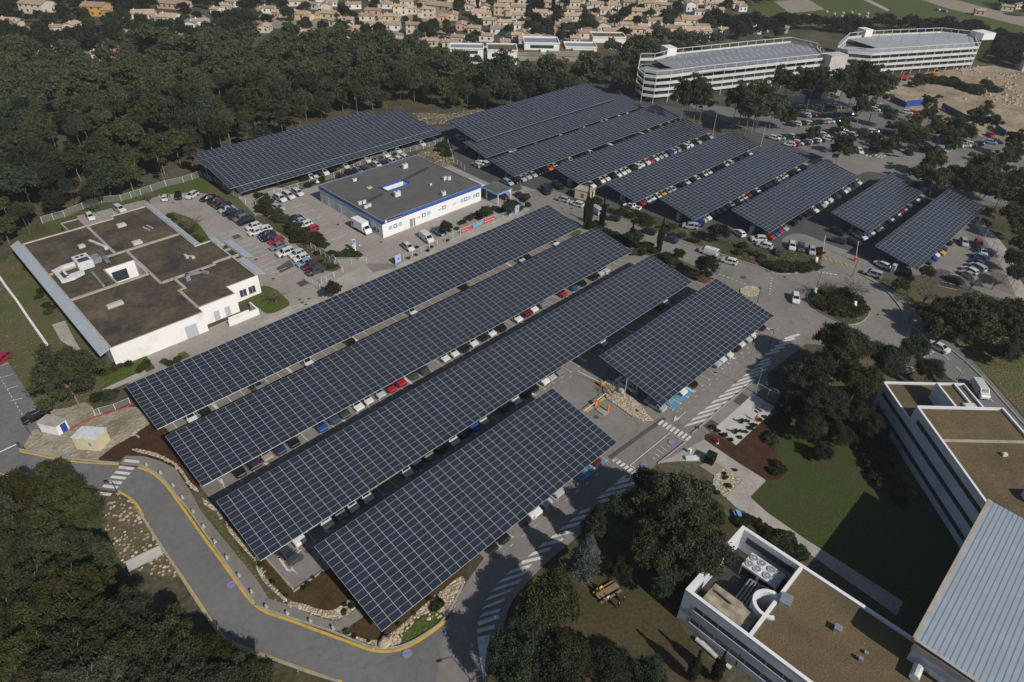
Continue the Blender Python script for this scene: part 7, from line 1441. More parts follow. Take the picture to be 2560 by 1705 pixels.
fence('white post mesh fence along the canopy side of the clinic', W(1,1,'1360,830 1520,762 1670,692 1880,600 2110,490 2350,420')+W(2,1,'110,355'), 1.7, 2.9)
fence('white railing fence beside the sliding gate of the clinic', W(1,1,'510,720 640,810 725,880'), 1.6, 2.5, rails=True)
fence('white sliding gate of the clinic with a small square sign', W(1,1,'735,860 1020,858'), 1.7, 3.5, rails=True, cat='gate')
fence('mesh fence around the gate corner of the moss-roofed building', W(1,1,'805,950 720,990 650,1030 605,1045'), 1.6, 2.6)
fence('low white railing gate of the moss-roofed building', W(1,1,'460,1020 590,1100'), 1.5, 2.2, rails=True, cat='gate')
fence('mesh fence behind the clinic toward the left canopy', W(1,1,'0,330 170,230 240,215 390,170 600,105 720,70')+W(1,0,'960,1530 1060,1490 1180,1460 1300,1430 1420,1400 1540,1370 1650,1340 1760,1290'), 1.7, 3.2)
fence('white fence curving down beside the road to the clinic entrance', W(1,0,'1760,1290 1780,1380 1820,1490 1920,1568'), 1.7, 3.0)
fence('tall white mesh fence along the right edge of the rightmost lot', W(3,1,'1880,480 1980,640 2070,810 2160,970 2260,1145'), 3.2, 4.0)
fence('mesh fence beside the red pipe and the white shed', W(0,2,'880,695 925,675 1065,638 1200,580'), 1.4, 2.3)
fence('dark metal gate rails beside the white shed', W(0,2,'260,840 290,870 380,850'), 1.2, 1.2, m='dark_metal')
fence('mesh screen behind the motorcycle yard', W(2,2,'2235,485 2340,545')+W(3,2,'100,600'), 2.6, 4)
fence('white railing gate by the clinic porch', W(2,1,'35,225 100,240 170,255'), 1.3, 1.4)
t = thing('site_hoarding', 'dark blue hoarding along the construction site', 'hoarding', (*g(3,0,1120,920), 0)); hb = MB()
hb.strip(W(3,0,'1120,925 1260,990'), .1, 0, 2.2); hb.strip(W(3,0,'1590,1000 1840,1130'), .1, 0, 2.4); hb.strip(W(3,0,'2080,1200 2170,1260'), .1, 0, 2.4); hb.build('boards', 'navy_fascia', t)
hb = MB(); hb.strip(W(3,0,'1265,985 1430,970'), .1, 0, 2.6); hb.build('bright_boards', 'door_blue', t)
# lamp posts
def lamp(px, lb, h=6.5, arm=(.9, 0), m='dark_metal', twin=False):
    p = G(*px); t = thing('street_lamp', lb, 'street lamp', (*p, 0), 0, 'lamp posts')
    MB().tube((p[0],p[1],0), (p[0],p[1],h), .08, 6, .05).build('post', m, t); MB().box(p[0]-.2,p[0]+.2,p[1]-.2,p[1]+.2,0,.25).build('base', 'concrete', t)
    for s_ in ((1,-1) if twin else (1,)):
        MB().tube((p[0],p[1],h-.05), (p[0]+arm[0]*s_,p[1]+arm[1]*s_,h+.15), .035, 5).build('arm', m, t)
        MB().rbox(p[0]+arm[0]*1.25*s_, p[1]+arm[1]*1.25*s_, .7, .28, h+.08, h+.2, math.atan2(arm[1], arm[0])).build('lamp_head', 'dark_metal', t)
for c, r, x, y, h, a_, m_, lb in ((2,2,2235,482,6.0,(-.5,.6),'steel','lamp post at the corner of the motorcycle yard'),(3,1,432,1115,5.8,(.4,.5),'dark_metal','dark lamp post at the left tip of the roundabout island'),(3,1,770,980,5.0,(-.8,.3),'dark_metal','dark lamp post beside the right barrier'),(0,2,1088,1410,2.8,(-.5,.3),'dark_metal','lamp post at the lower end of the crossing'),(2,1,1895,960,4.8,(.3,.4),'dark_metal','leaning lamp post beside the round oak at the bend'),(2,1,2280,780,4.5,(.2,.5),'dark_metal','lamp post on the strip below the white hatchbacks'),(2,1,2250,1235,4,(.3,.4),'dark_metal','lamp post at the pebble circle above the short canopy'),(3,1,155,830,4.5,(.3,.2),'dark_metal','lamp post on the verge near the slanting dark car'),(2,2,1030,520,4.5,(.1,.3),'steel_white','white-headed lamp post on the pebble island'),(3,1,1280,1430,4.6,(-.5,.2),'dark_metal','lamp post on the bend right of the roundabout'),(3,2,1730,380,4.5,(.4,.2),'steel','lamp post between the office and the white van'),(2,0,1845,1240,8,(.2,.1),'steel_white','white mast beside the third far canopy'),(2,0,2285,1350,7,(.2,.1),'steel_white','white mast at the right end of the fourth far canopy'),(3,0,365,1440,7,(.2,.1),'steel_white','white mast beyond the fifth far canopy'),(1,3,2090,1690,5,(-1.2,.4),'dark_metal','lamp whose shadow falls at the bottom edge of the road'),(3,2,0,80,5,(-.4,.3),'dark_metal','lamp post at the trees below the short canopy')):
    lamp(q(c, r, x, y), lb, h, a_, m_)
# barriers
for c, r, x, y, x2, y2, lb in ((2,2,770,590,860,485,'orange barrier with a white arm raised toward the pebble island'),(2,2,765,600,660,650,'orange barrier with a white arm toward the nearest canopy'),(2,2,820,420,620,290,'orange barrier at the end of the aisle between canopies')):
    p = g(c, r, x, y); p2 = g(c, r, x2, y2, 1.0); t = thing('barrier', lb, 'barrier', (*p, 0), 0, 'car park barriers')
    MB().rbox(*p, .55, .4, 0, 1.15).build('housing', 'orange', t); MB().tube((*p, 1.0), (*p2, 1.05), .06, 5).build('arm', 'white_plastic', t)
for c, r, x, y, x2, y2, lb in ((3,1,497,778,548,655,'tall raised barrier arm left of the far lot entrance'),(3,1,797,835,840,735,'tall raised barrier arm right of the far lot entrance')):
    p = g(c, r, x, y); t = thing('barrier', lb, 'barrier', (*p, 0), 0, 'car park barriers'); MB().rbox(*p, .6, .45, 0, 1.2).build('housing', 'orange', t); MB().tube((*p, 1.0), (p[0]+.3, p[1]+.9, 5.2), .06, 5).build('arm', 'white_plastic', t)
p = g(2,2,880,650); t = thing('ticket_post', 'slim orange ticket post on a small kerbed island', 'ticket machine', (*p, 0)); MB().rbox(*p, .3, .25, 0, 1.5).build('column', 'orange', t)
mm = MB().prism(W(2,2,'770,640 800,620 890,665 840,690'), 0, .27); tag(mm.build('traffic_island', 'kerb'), None, None, None, 'structure')
t = thing('barrier', 'long white barrier arm across the left road by the white shed', 'barrier', (*g(0,2,185,985), 0), 0, 'car park barriers'); p = g(0,2,185,985); MB().rbox(*p,.4,.4,0,1.2).build('housing', 'dark_metal', t); MB().tube((*p,1.0), (*g(0,2,-60,1050,1.0),1.0), .06, 5).build('arm', 'white_plastic', t)
# bollards along the pavement
BL = [(0,2,1350,1150),(0,2,1480,1225),(0,2,1595,1340),(0,2,1680,1450)]+[(0,3,1775,12),(0,3,1872,150),(0,3,1975,290),(0,3,2085,435),(0,3,2195,600),(0,3,2310,750)]+[(1,3,97,890),(1,3,290,950),(1,3,500,1020),(1,3,708,1085)]
bp = None
for i, (c, r, x, y) in enumerate(BL):
    p = g(c, r, x, y)
    if bp is None:
        mm = MB(); mm.add([(-.22,-.22,0),(.22,-.22,0),(.22,.22,0),(-.22,.22,0),(-.13,-.13,.62),(.13,-.13,.62),(.13,.13,.62),(-.13,.13,.62)], [(0,1,5,4),(1,2,6,5),(2,3,7,6),(3,0,4,7),(4,5,6,7)]); bp = mm.build('bollard', 'concrete'); o = bp
    else: o = bp.copy(); C.objects.link(o)
    o.location = (p[0], p[1], .1); tag(o, 'tapered pale concrete bollard, %s along the pavement from the crossing' % od(i), 'bollard', 'pavement bollards')
# traffic signs
def sign(px, lb, h, r_, m1, m2=None, bar_=False):
    p = G(*px); t = thing('road_sign', lb, 'road sign', (*p, 0), 0, 'road signs'); MB().tube((*p,0), (*p,h), .04, 5).build('post', 'steel', t)
    d = np.array([.35, -.94]); s = np.array([.94, .35]); mm = MB()
    mm.add([(p[0]+d[0]*.06+s[0]*r_*math.cos(a), p[1]+d[1]*.06+s[1]*r_*math.cos(a), h+r_*math.sin(a)) for a in [i*PI/8 for i in range(16)]], [tuple(range(16))]); f = mm.build('face', m1, t)
    if m2:
        mm = MB(); mm.add([(p[0]+d[0]*.07+s[0]*r_*.75*math.cos(a), p[1]+d[1]*.07+s[1]*r_*.75*math.cos(a), h+r_*.75*math.sin(a)) for a in [i*PI/8 for i in range(16)]], [tuple(range(16))]); mm.build('disc', m2, f)
    if bar_:
        mm = MB(); a = np.array(p)-s*r_*.7+d*.08; b = np.array(p)+s*r_*.7+d*.08; mm.add([(*a,h-.06),(*b,h-.06),(*b,h+.06),(*a,h+.06)], [(0,1,2,3)]); mm.build('bar', 'white_plastic', f)
sign(q(2,2,1248,720), 'round red no-entry sign at the tip of the pebble island', 2.3, .34, 'red', None, True)
sign(q(2,2,1815,875), 'round red no-entry sign beside the dark paving square', 2.2, .34, 'red', None, True)
sign(q(1,3,1755,910), 'round red no-entry sign on the pebble slope by the curve', 2.0, .36, 'red', None, True)
sign(q(1,3,1232,1205), 'round blue no-parking sign above the big boulder', 1.6, .36, 'red', 'door_blue')
sign(q(1,1,960,760), 'small round white sign beside the clinic hedge', 2.2, .3, 'red', 'white_plastic')
sign(q(2,1,1890,1020), 'small blue sign above the corner of the short canopy', 1.2, .35, 'door_blue')
# clinic totem, banners, gate signs
p = g(1,1,905,740); t = thing('totem_sign', 'tall white totem sign with navy and light blue panels by the clinic hedge', 'sign', (*p, 0))
MB().rbox(*p, .95, .3, 0, 3.2).build('panel', 'white_plastic', t); MB().rbox(p[0], p[1]-.02, .75, .3, 1.9, 3.05).build('navy_field', 'navy_fascia', t); MB().rbox(p[0]+.1, p[1]-.03, .5, .3, 1.5, 2.4).build('blue_field', 'sign_lightblue', t); MB().rbox(p[0]-.15, p[1]-.03, .35, .3, 1.0, 1.5).build('red_field', 'banner_red', t)
tx = text('EFS', 'lettering', t, p[0]-.32, p[1]-.19, 2.55, .34, 'white_plastic')
def board(c, r, x, y, w, z0, z1, lb, txt=None, drop=True, m='sign_lightblue'):
    p = g(c, r, x, y); t = thing('sign_board', lb, 'sign', (*p, 0)); MB().rbox(p[0], p[1], w, .12, z0, z1, 0).build('panel', m, t); MB().box(p[0]-w/2,p[0]-w/2+.12,p[1]-.14,p[1]-.07,0,z1+.1).build('post', 'white_plastic', t)
    if drop:
        d = MB(); pp_ = [(.28*math.cos(a), .28*math.sin(a)) for a in np.linspace(-PI*1.15, .15*PI, 12)]+[(0,.62)]
        d.add([(p[0]+.1+a, p[1]-.075, (z0+z1)/2-.12+b) for a, b in pp_], [tuple(range(len(pp_)))]); d.build('red_drop', 'red', t)
board(1,1,1310,862,1.7,.5,2.6,'light blue board with a red drop at the clinic gate')
board(2,1,45,392,1.6,.3,2.3,'light blue board with a red drop at the far end of the clinic fence')
board(1,1,2343,420,1.1,.3,2.4,'plain light blue board beside the far one with the drop', drop=False)
for x0, y0_, x1, y1_, m_, lb, s_ in ((1885,552,1990,510,'banner_red','left red banner hung on the clinic fence','Don du sang'),(1995,510,2090,465,'sky_fascia','light blue banner between two red ones on the fence',None),(2095,465,2195,425,'banner_red','right red banner hung on the clinic fence','Donnez votre sang')):
    a = np.array(g(1,1,x0,y0_+28,.5)); b = np.array(g(1,1,x1,y1_+28,.5)); d_ = (b-a)/np.linalg.norm(b-a); t = thing('banner', lb, 'banner', (*a, 0), 0, 'fence banners')
    mm = MB(); mm.strip([tuple(a+np.array([0,-.1])), tuple(b+np.array([0,-.1]))], .04, .75, 1.65); mm.build('cloth', m_, t)
    if s_: 
        cu = text(s_, 'lettering', t, a[0]+.3, a[1]-.16, 1.0, .42, 'white_plastic', rz=math.atan2(d_[1], d_[0]))
# white rail down the grass bank on the left, red pipe
mm = MB(); P0 = W(0,1,'-20,960 60,1080 160,1210 280,1390 400,1560')+W(0,2,'435,45'); mm.strip(P0, .42, .05, .55); tag(mm.build('low_wall', 'white_wall'), 'narrow white low wall running down the grass bank', 'wall')
mm = MB(); P0 = W(0,2,'640,825 740,765 860,712 1000,670 1150,620 1260,565'); [mm.tube((*a,.12),(*b,.12),.14,6) for a, b in zip(P0, P0[1:])]; tag(mm.build('red_conduit', 'red_pipe'), 'long red flexible pipe lying between the white shed and the canopy', 'pipe')
mm = MB(); P0 = W(2,1,'1570,960 1660,980 1720,1010 1780,1045 1820,1010'); [mm.tube((*a,.15),(*b,.15),.12,5) for a, b in zip(P0, P0[1:])]; tag(mm.build('red_conduit', 'red_pipe'), 'red flexible pipe curling beside the round oak at the bend', 'pipe')
mm = MB(); P0 = W(3,1,'1620,1230 1750,1255 1950,1250 2150,1230 2270,1190'); [mm.tube((*a,.15),(*b,.15),.12,5) for a, b in zip(P0, P0[1:])]; tag(mm.build('red_conduit', 'red_pipe'), 'red pipe along the slope below the mesh fence', 'pipe')
# rocks: each boulder of the beds
boul_extra = 1
rk = []
for s in range(3):
    r = np.random.default_rng(s); me = bpy.data.meshes.new('boulder'); import bmesh
    bm = bmesh.new(); bmesh.ops.create_icosphere(bm, subdivisions=2, radius=1)
    for v in bm.verts: v.co *= r.uniform(.82, 1.12); v.co.z *= .7
    bm.to_mesh(me); bm.free(); me.materials.append(M['rock']); rk.append(me)
def boulders(pts_, n, rad, lb, jit=.5, seed=1):
    r = random.Random(seed); segs = [(np.array(a), np.array(b)) for a, b in zip(pts_, pts_[1:])]; Ls = [np.linalg.norm(b-a) for a, b in segs]
    for i in range(n):
        (a, b) = r.choices(segs, Ls)[0]; p = a+(b-a)*r.random()+np.array([r.uniform(-jit,jit), r.uniform(-jit,jit)]); o = bpy.data.objects.new('boulder', r.choice(rk)); C.objects.link(o); s_ = r.uniform(*rad); o.location = (*p, .1+s_*.2); o.scale = (s_*r.uniform(.8,1.4), s_*r.uniform(.8,1.2), s_*.8); o.rotation_euler = (0,0,r.uniform(0,6)); tag(o, lb, 'rock', lb)
boulders(W(1,3,'300,850 440,890 600,940 740,970 900,880'), 50, (.10,.22), 'pale rock in the band below the second canopy bed', .35, 1)
boulders(W(1,3,'1000,1210 1100,1230 1250,1210 1330,1110 1480,950 1640,810 1800,720 1880,620'), 85, (.10,.24), 'pale rock in the border around the nearest canopy', .5, 2)
boulders(W(1,3,'1880,650 1800,820 1740,930 1600,940'), 50, (.10,.26), 'pale rock on the slope by the no-entry sign', .9, 3)
boulders(W(0,2,'1230,1000 1400,1035 1560,1110 1680,1210 1740,1320 1820,1390'), 50, (.10,.22), 'pale rock in the border by the crossing', .3, 4)
boulders(W(0,3,'1980,10 2050,90 2120,170 2240,300 2320,400')+W(1,3,'40,530 160,690 280,820'), 50, (.10,.2), 'pale rock in the border between pavement and second canopy', .35, 5)
rm = MB(); rr_ = random.Random(9)
for k in range(150):
    px_, py_ = rr_.choice(((1900,660),(2050,740),(2180,800),(2300,880),(2100,910),(1750,650),(2000,880),(2250,950),(2200,700)))
    p = g(3,0,px_+rr_.gauss(0,60),py_+rr_.gauss(0,22)); s_ = rr_.uniform(.4,1.5); a_ = rr_.uniform(0,3)
    vs_ = [(p[0]+s_*x*rr_.uniform(.7,1.2), p[1]+s_*y*rr_.uniform(.7,1.2), max(0,s_*z*rr_.uniform(.5,1.))) for x,y,z in ((1,0,0),(.3,.9,0),(-.8,.6,0),(-.9,-.5,0),(.2,-1,0),(.3,.2,.9),(-.4,-.1,.7))]
    rm.add(vs_, [(0,1,5),(1,2,5),(2,6,5),(2,3,6),(3,4,6),(4,5,6),(4,0,5)])
tag(rm.build('rubble', 'rock'), 'pale rubble and broken stone across the construction site', 'rubble', None, 'stuff')
o = bpy.data.objects.new('boulder', rk[0]); C.objects.link(o); p = g(1,3,1190,1215); o.location = (*p,.4); o.scale = (1.0,.8,.7); tag(o, 'large rounded boulder at the corner below the nearest canopy', 'rock')
# motorcycle yard
def moto(c, r, x, y, a, lb):
    p = g(c, r, x, y, .4); t = thing('motorcycle', lb, 'motorcycle', (*p, .1), a, 'parked motorcycles')
    for xx in (-.68, .68): MB().tube((xx,-.06,.31),(xx,.06,.31),.31,12).build('wheel', 'tyre', t, local=True)
    mm = MB(); mm.add([(-.5,-.14,.45),(.4,-.14,.45),(.4,.14,.45),(-.5,.14,.45),(-.62,-.12,.8),(.2,-.16,.92),(.2,.16,.92),(-.62,.12,.8)], [(0,1,5,4),(1,2,6,5),(2,3,7,6),(3,0,4,7),(4,5,6,7),(3,2,1,0)]); mm.build('body', 'black', t, local=True)
    MB().tube((.68,0,.31),(.38,0,.98),.05,5).build('fork', 'steel', t, local=True); MB().tube((.36,-.34,1.0),(.36,.34,1.0),.025,5).build('handlebar', 'dark_metal', t, local=True)
    mm = MB(); mm.add([(-.85,-.16,.80),(-.05,-.14,.78),(-.05,.14,.78),(-.85,.16,.80),(-.85,-.12,.95),(-.1,-.1,.9),(-.1,.1,.9),(-.85,.12,.95)], [(0,1,5,4),(1,2,6,5),(2,3,7,6),(3,0,4,7),(4,5,6,7)]); mm.build('seat', 'tyre', t, local=True)
    MB().rbox(-.82,0,.34,.34,.95,1.25).build('top_case', 'black', t, local=True)
moto(2,2,2145,745,R(-30),'black scooter, nearer the person in the motorcycle yard'); moto(2,2,2090,840,R(-30),'black scooter at the lower end of the motorcycle yard')
for i, (x, y) in enumerate(((2265,650),(2300,640),(2340,560))):
    p = g(2,2,x,y); t = thing('bicycle', 'bicycle leaning in the motorcycle yard, %s from the person' % od(i), 'bicycle', (*p,.1), R(20), 'parked bicycles')
    for xx in (-.5,.5): MB().tube((xx,-.02,.33),(xx,.02,.33),.33,12).build('wheel', 'dark_metal', t, local=True)
    mm = MB(); mm.tube((-.5,0,.33),(-.1,0,.85),.025,4); mm.tube((-.1,0,.85),(.4,0,.85),.025,4); mm.tube((.4,0,.9),(.5,0,.33),.025,4); mm.tube((-.1,0,.35),(-.1,0,.9),.025,4); mm.tube((-.1,0,.35),(.4,0,.82),.025,4); mm.tube((.4,-.25,.98),(.4,.25,.98),.02,4); mm.build('frame', 'steel', t, local=True); MB().rbox(-.1,0,.25,.12,.9,.96).build('saddle','black',t,local=True)
def person(x, y, a, lb, top, legs, hair, pose='stand', z=.1):
    """one continuous skinned body with head, clothes as shells of the same limbs"""
    def skin(nm, verts, edges, rad, m, parent, root=0):
        me = bpy.data.meshes.new(nm); me.from_pydata(verts, edges, []); me.materials.append(M[m]); o = bpy.data.objects.new(nm, me); C.objects.link(o); o.parent = parent
        md = o.modifiers.new('skin', 'SKIN'); sk = me.skin_vertices[0] if me.skin_vertices else None
        if not me.skin_vertices:
            bm = bmesh.new(); bm.from_mesh(me); bm.verts.layers.skin.verify(); bm.to_mesh(me); bm.free()
        for i, v in enumerate(me.skin_vertices[0].data): v.radius = (rad[i], rad[i]); v.use_root = (i == root)
        sb = o.modifiers.new('sub', 'SUBSURF'); sb.levels = 1; sb.render_levels = 1; return o
    if pose == 'sit': hip = .50; kn = [(.42,.12,.50),(.42,-.12,.50)]; ft = [(.45,.12,.08),(.45,-.12,.08)]; toe = [(.6,.12,.04),(.6,-.12,.04)]
    else: hip = .92; kn = [(.03,.11,.50),(-.02,-.11,.50)]; ft = [(0,.12,.08),(-.04,-.12,.08)]; toe = [(.16,.13,.04),(.12,-.13,.04)]
    ch = hip+.42; sh = hip+.52; hd = hip+.72
    hands = [(.28,.22,hip+.18),(.30,-.20,hip+.20)] if pose == 'sit' else [(.18,.27,hip-.02),(.10,-.28,hip-.06)]
    el = [(.02,.27,hip+.22),(.02,-.27,hip+.22)]
    V = [(0,0,hip),(0,0,hip+.22),(0,0,ch),(0,0,sh+.06),(.01,0,hd),(.01,0,hd+.12)]; E_2 = [(0,1),(1,2),(2,3),(3,4),(4,5)]; Rr = [.145,.125,.15,.055,.09,.075]
    for s in (0,1):
        sg = (1,-1)[s]; k = len(V); V += [(0,sg*.17,sh-.04), el[s], hands[s], (hands[s][0]+.08, hands[s][1], hands[s][2]-.05)]; E_2 += [(2,k),(k,k+1),(k+1,k+2),(k+2,k+3)]; Rr += [.07,.048,.034,.03]
        k = len(V); V += [(0,sg*.1,hip-.06), kn[s], ft[s], toe[s]]; E_2 += [(0,k),(k,k+1),(k+1,k+2),(k+2,k+3)]; Rr += [.095,.065,.045,.035]
    t = thing('person', lb, 'person', (x, y, z), a)
    skin('body', V, E_2, Rr, 'skin', t)
    skin('jacket', [(0,0,hip+.02),(0,0,hip+.22),(0,0,ch),(0,.17,sh-.04),el[0],(hands[0][0]*.9,hands[0][1],hands[0][2]+.02),(0,-.17,sh-.04),el[1],(hands[1][0]*.9,hands[1][1],hands[1][2]+.02)], [(0,1),(1,2),(2,3),(3,4),(4,5),(2,6),(6,7),(7,8)], [.165,.15,.17,.09,.066,.05,.09,.066,.05], top, t)
    skin('trousers', [(0,0,hip),(0,.1,hip-.06),kn[0],ft[0],(0,-.1,hip-.06),kn[1],ft[1]], [(0,1),(1,2),(2,3),(0,4),(4,5),(5,6)], [.15,.112,.082,.062,.112,.082,.062], legs, t)
    me = bpy.data.meshes.new('hair'); bm = bmesh.new(); bmesh.ops.create_icosphere(bm, subdivisions=2, radius=.115)
    for v in bm.verts:
        if v.co.x > .05 and v.co.z < .03: v.co.x *= .55
    bm.to_mesh(me); bm.free(); me.materials.append(M[hair]); o = bpy.data.objects.new('hair', me); C.objects.link(o); o.parent = t; o.location = (-.012,0,hd+.075); o.scale = (1,.9,.95)
    return t
p = g(2,2,2240,745); person(p[0], p[1], R(200), 'person in an orange vest and dark trousers standing in the motorcycle yard', 'orange', 'cloth_red', 'black')
p = g(2,2,1887,945); t = thing('fire_hydrant', 'red fire hydrant on a white base at the edge of the mulch bed', 'hydrant', (*p, 0)); MB().tube((*p,.25),(*p,1.0),.2,10).build('body','red',t); MB().tube((*p,1.0),(*p,1.12),.14,8).build('cap','red',t); MB().tube((*p,.05),(*p,.26),.26,10).build('base','white_plastic',t)
p = g(2,2,1825,1080,.8); t = thing('clipped_box_tree', 'dark green clipped cube-shaped bush beside the path', 'shrub', (*p,0)); 
r = np.random.default_rng(4); Vb = []; Fb = []
mm = MB(); mm.rbox(p[0],p[1],1.7,1.5,.1,1.75,R(10))
for i in range(2600):
    f = r.integers(5); u, v = r.uniform(-1,1,2); c_ = {0:(u*.87,v*.77,1.76),1:(.87,u*.77,v*.8+.92),2:(-.87,u*.77,v*.8+.92),3:(u*.87,.77,v*.8+.92),4:(u*.87,-.77,v*.8+.92)}[int(f)]
    d1 = r.normal(size=3)*.06; d2 = r.normal(size=3)*.06; ca, sa = math.cos(R(10)), math.sin(R(10)); w0 = np.array([p[0]+ca*c_[0]-sa*c_[1], p[1]+sa*c_[0]+ca*c_[1], c_[2]]); mm.add([tuple(w0), tuple(w0+d1), tuple(w0+d2)], [(0,1,2)])
mm.build('foliage', 'leaf_oak', t)
# picnic tables and people
def picnic(px, a, lb, m='wood', s=1.0):
    p = G(*px, .6); t = thing('picnic_table', lb, 'picnic table', (*p, .05), a)
    MB().rbox(0,0,3.6*s,.85*s,.70,.76).build('table_top', m, t, local=True)
    for y in (-.85,.85): MB().rbox(0,y*s,3.6*s,.34*s,.42,.47).build('bench', m, t, local=True)
    for x in (-1.3,1.3):
        lg = MB(); lg.tube((x*s,-.7*s,0),(x*s,.15*s,.72),.05,4); lg.tube((x*s,.7*s,0),(x*s,-.15*s,.72),.05,4); lg.tube((x*s,-.95*s,.40),(x*s,.95*s,.40),.05,4); lg.build('leg', 'dark_metal', t, local=True)
    return t, p
pa_ = g(2,3,760,860,.5); pb_ = g(2,3,960,740,.5); ang = math.atan2(pb_[1]-pa_[1], pb_[0]-pa_[0])
t, pc_ = picnic(q(2,3,875,735), ang, 'long wooden picnic table with people on the lower clearing')
ca, sa = math.cos(ang), math.sin(ang)
for u, v, b_, lb, c1 in ((-1.3,-.85,PI/2,'person in black seated at the near side of the long picnic table','cloth_dark'),(-.6,-.85,PI/2,'person in white seated at the near side of the long picnic table','cloth_white'),(-1.2,.85,-PI/2,'person in dark clothes seated at the far side of the table','cloth_dark'),(-.5,.85,-PI/2,'person in a yellow top seated at the far side of the table','yellow')):
    x, y = pc_[0]+ca*u-sa*v, pc_[1]+sa*u+ca*v; person(x, y, ang+b_, lb, c1, 'cloth_dark', 'black', 'sit', .05)
for c, r_, x, y, lb, c1 in ((2,3,975,885,'person in black standing left of the pair beside the picnic table','cloth_dark'),(2,3,1020,830,'person with a white bag standing right of the pair beside the picnic table','cloth_dark')):
    p = g(c, r_, x, y, .3); person(p[0], p[1], ang+2.4, lb, c1, 'cloth_dark', 'black')
pa_ = g(3,2,1215,280,.5); pb_ = g(3,2,1340,240,.5); picnic(q(3,2,1280,265), math.atan2(pb_[1]-pa_[1], pb_[0]-pa_[0]), 'grey picnic table on the grass between the pines and the lower road', 'concrete', .75)
t, p = picnic(q(2,3,2085,40), R(52), 'blue-grey table with three dark marks beside the bench of the path', 'sky_fascia', .55)
for nm, lb, pp_, h, m_ in (('bench_block','pale stone bench along the path beside the flower trough',rect(*g(2,2,1660,1085),2.6,.7,R(-38)),.5,'duct_white'),('ticket_booth_box','small white dome-topped post at the corner of the path',rect(*g(2,2,1630,1030),.5,.5,0),.9,'white_plastic')):
    tag(MB().prism(pp_, 0, h).build(nm, m_), lb, 'bench' if 'bench' in nm else 'post')
# excavator-like red machines on the construction site
for c, r, x, y, m_, lb in ((3,0,1240,735,'red','red machine in front of the right garage, left of the white van'),(3,0,1520,705,'orange','red machine farther right in front of the garage')):
    p = g(c, r, x, y); t = thing('excavator', lb, 'excavator', (*p, 0)); MB().rbox(*p,3.6,2.4,.9,2.2,.3).build('body', m_, t); MB().rbox(p[0]+.8,p[1],1.3,1.4,2.2,3.2,.3).build('cab','glass_dark',t)
    for s_ in (-1,1): MB().rbox(p[0]-.3*s_*math.sin(.3)*3,p[1]+1.0*s_,3.9,.6,0,.9,.3).build('track','black',t)
    bm_ = MB(); bm_.tube((p[0]-1,p[1],2),(p[0]-4,p[1]-.6,4.2),.25,5); bm_.tube((p[0]-4,p[1]-.6,4.2),(p[0]-6,p[1]-1,1.2),.2,5); bm_.build('arm', m_, t)
for c, r, x, y, w_, d_, h, m_, lb in ((3,0,240,940,7,3,2.8,'duct_white','white site container beside the shaded lot'),(3,0,540,900,9,4,3,'steel','grey container building beside the shaded lot'),(3,0,370,900,5,4,3,'navy_fascia','dark container between the white and grey ones')):
    p = g(c, r, x, y); mm = MB(); mm.rbox(*p, w_, d_, 0, h, R(-30)); mm.rbox(*p, w_+.1, d_+.1, h, h+.1, R(-30)); tag(mm.build('container', m_), lb, 'container')
p = g(3,0,2345,640); t = thing('grey_house_block', 'grey building cut by the right edge beyond the construction site', 'building', (*p,0)); MB().rbox(p[0]+3,p[1]-4,14,10,0,7,R(-60)).build('wall','office_wall',t)
bushes(3,0,'1330,790 1380,770 1440,760 1500,750 1560,760 1620,770 1680,780 1740,790 1800,810 1870,830 1940,860 1400,730 1480,720 1600,740 2000,790 2060,830 2100,840 1700,760','brush heap on the construction site',(2.0,3.2),'hedge')
for (c, r, x, y, lb) in ((3,1,430,1135,'pink-white litter bags at the left tip of the roundabout'),(3,1,795,1260,'slanting pale sign on the roundabout island'),(3,1,440,850,'tilted white panel at the end of the verge hedge')):
    p = g(c, r, x, y); mm = MB(); mm.rbox(*p, 1.1, .5, .2, .9, R(30)); mm.rbox(p[0]+.5,p[1]+.3,.7,.4,.2,1.2,R(-20)); tag(mm.build('pale_block', 'white_plastic'), lb, 'sign' if 'sign' in lb or 'panel' in lb else 'bag')
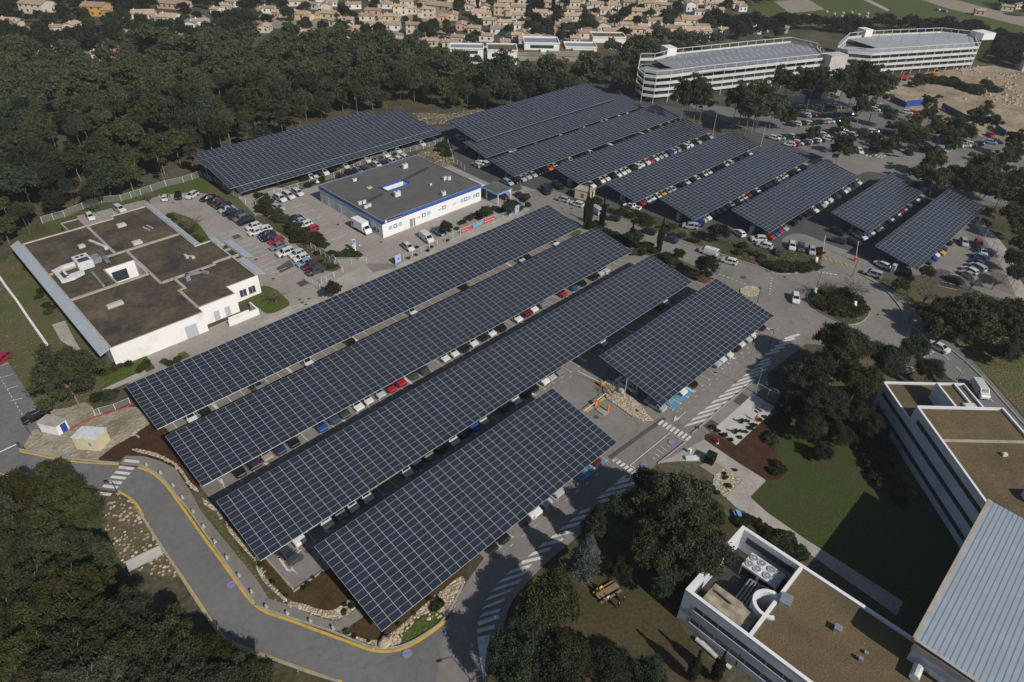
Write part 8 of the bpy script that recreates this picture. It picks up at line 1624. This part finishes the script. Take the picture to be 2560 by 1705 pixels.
# pipes and materials stacked along the court wall
for i, (x0_, y0_, x1_, y1_) in enumerate(((1690,1170,1880,1340),(1740,1200,1870,1330),(1900,1360,2010,1440))):
    a = g(2,3,x0_,y0_,.4); b = g(2,3,x1_,y1_,.4); tag(MB().tube((*a,.4),(*b,.4),.28,8).build('white_pipe', 'duct_white'), 'white drain pipe lying along the court wall, %s from the upper end' % od(i), 'pipe', 'pipes along the court wall')
# ------------------------------------------------------------------ camera, light
cam = bpy.data.cameras.new('camera'); co = bpy.data.objects.new('camera', cam); C.objects.link(co)
cam.sensor_width = 36; cam.sensor_fit = 'HORIZONTAL'; cam.lens = F_PX/IMG_W*36; cam.clip_start = 1; cam.clip_end = 4000
from mathutils import Matrix
mt = Matrix(((CR[0],CU[0],-CF[0],0),(CR[1],CU[1],-CF[1],0),(CR[2],CU[2],-CF[2],CAM_H),(0,0,0,1)))
co.matrix_world = mt; scene.camera = co
EL, AZ = R(37.8), R(86.5)      # sun elevation; direction the shadows fall (from +x, anticlockwise)
sd = bpy.data.lights.new('sun', 'SUN'); sd.energy = 4.1; sd.angle = R(.53); sd.color = (1.0, .955, .885)
so = bpy.data.objects.new('sun', sd); C.objects.link(so)
from mathutils import Vector
dirv = Vector((math.cos(EL)*math.cos(AZ), math.cos(EL)*math.sin(AZ), -math.sin(EL)))
so.rotation_euler = dirv.to_track_quat('-Z', 'Y').to_euler()
w = bpy.data.worlds.new('World'); scene.world = w; w.use_nodes = True
nt = w.node_tree; bg = nt.nodes['Background']; sky = nt.nodes.new('ShaderNodeTexSky'); sky.sky_type = 'NISHITA'; sky.sun_disc = False
sky.sun_elevation = EL; sx, sy = -math.cos(AZ), -math.sin(AZ); sky.sun_rotation = math.atan2(sx, sy); sky.air_density = 1.0; sky.dust_density = .6; sky.ozone_density = 1.2
nt.links.new(sky.outputs[0], bg.inputs[0]); bg.inputs[1].default_value = .064
scene.view_settings.view_transform = 'Standard'; scene.view_settings.look = 'None'; scene.view_settings.exposure = 0; scene.view_settings.gamma = 1
scene.cycles.max_bounces = 5; scene.cycles.diffuse_bounces = 2; scene.cycles.glossy_bounces = 3; scene.cycles.transparent_max_bounces = 8
scene.cycles.use_denoising = True

hz = MB().box(-700, 1500, -700, 1500, -1, CAM_H+8).build('haze', 'haze_air'); hz['kind'] = 'stuff'; hz['label'] = 'thin blue air over the whole site'; hz['category'] = 'haze'
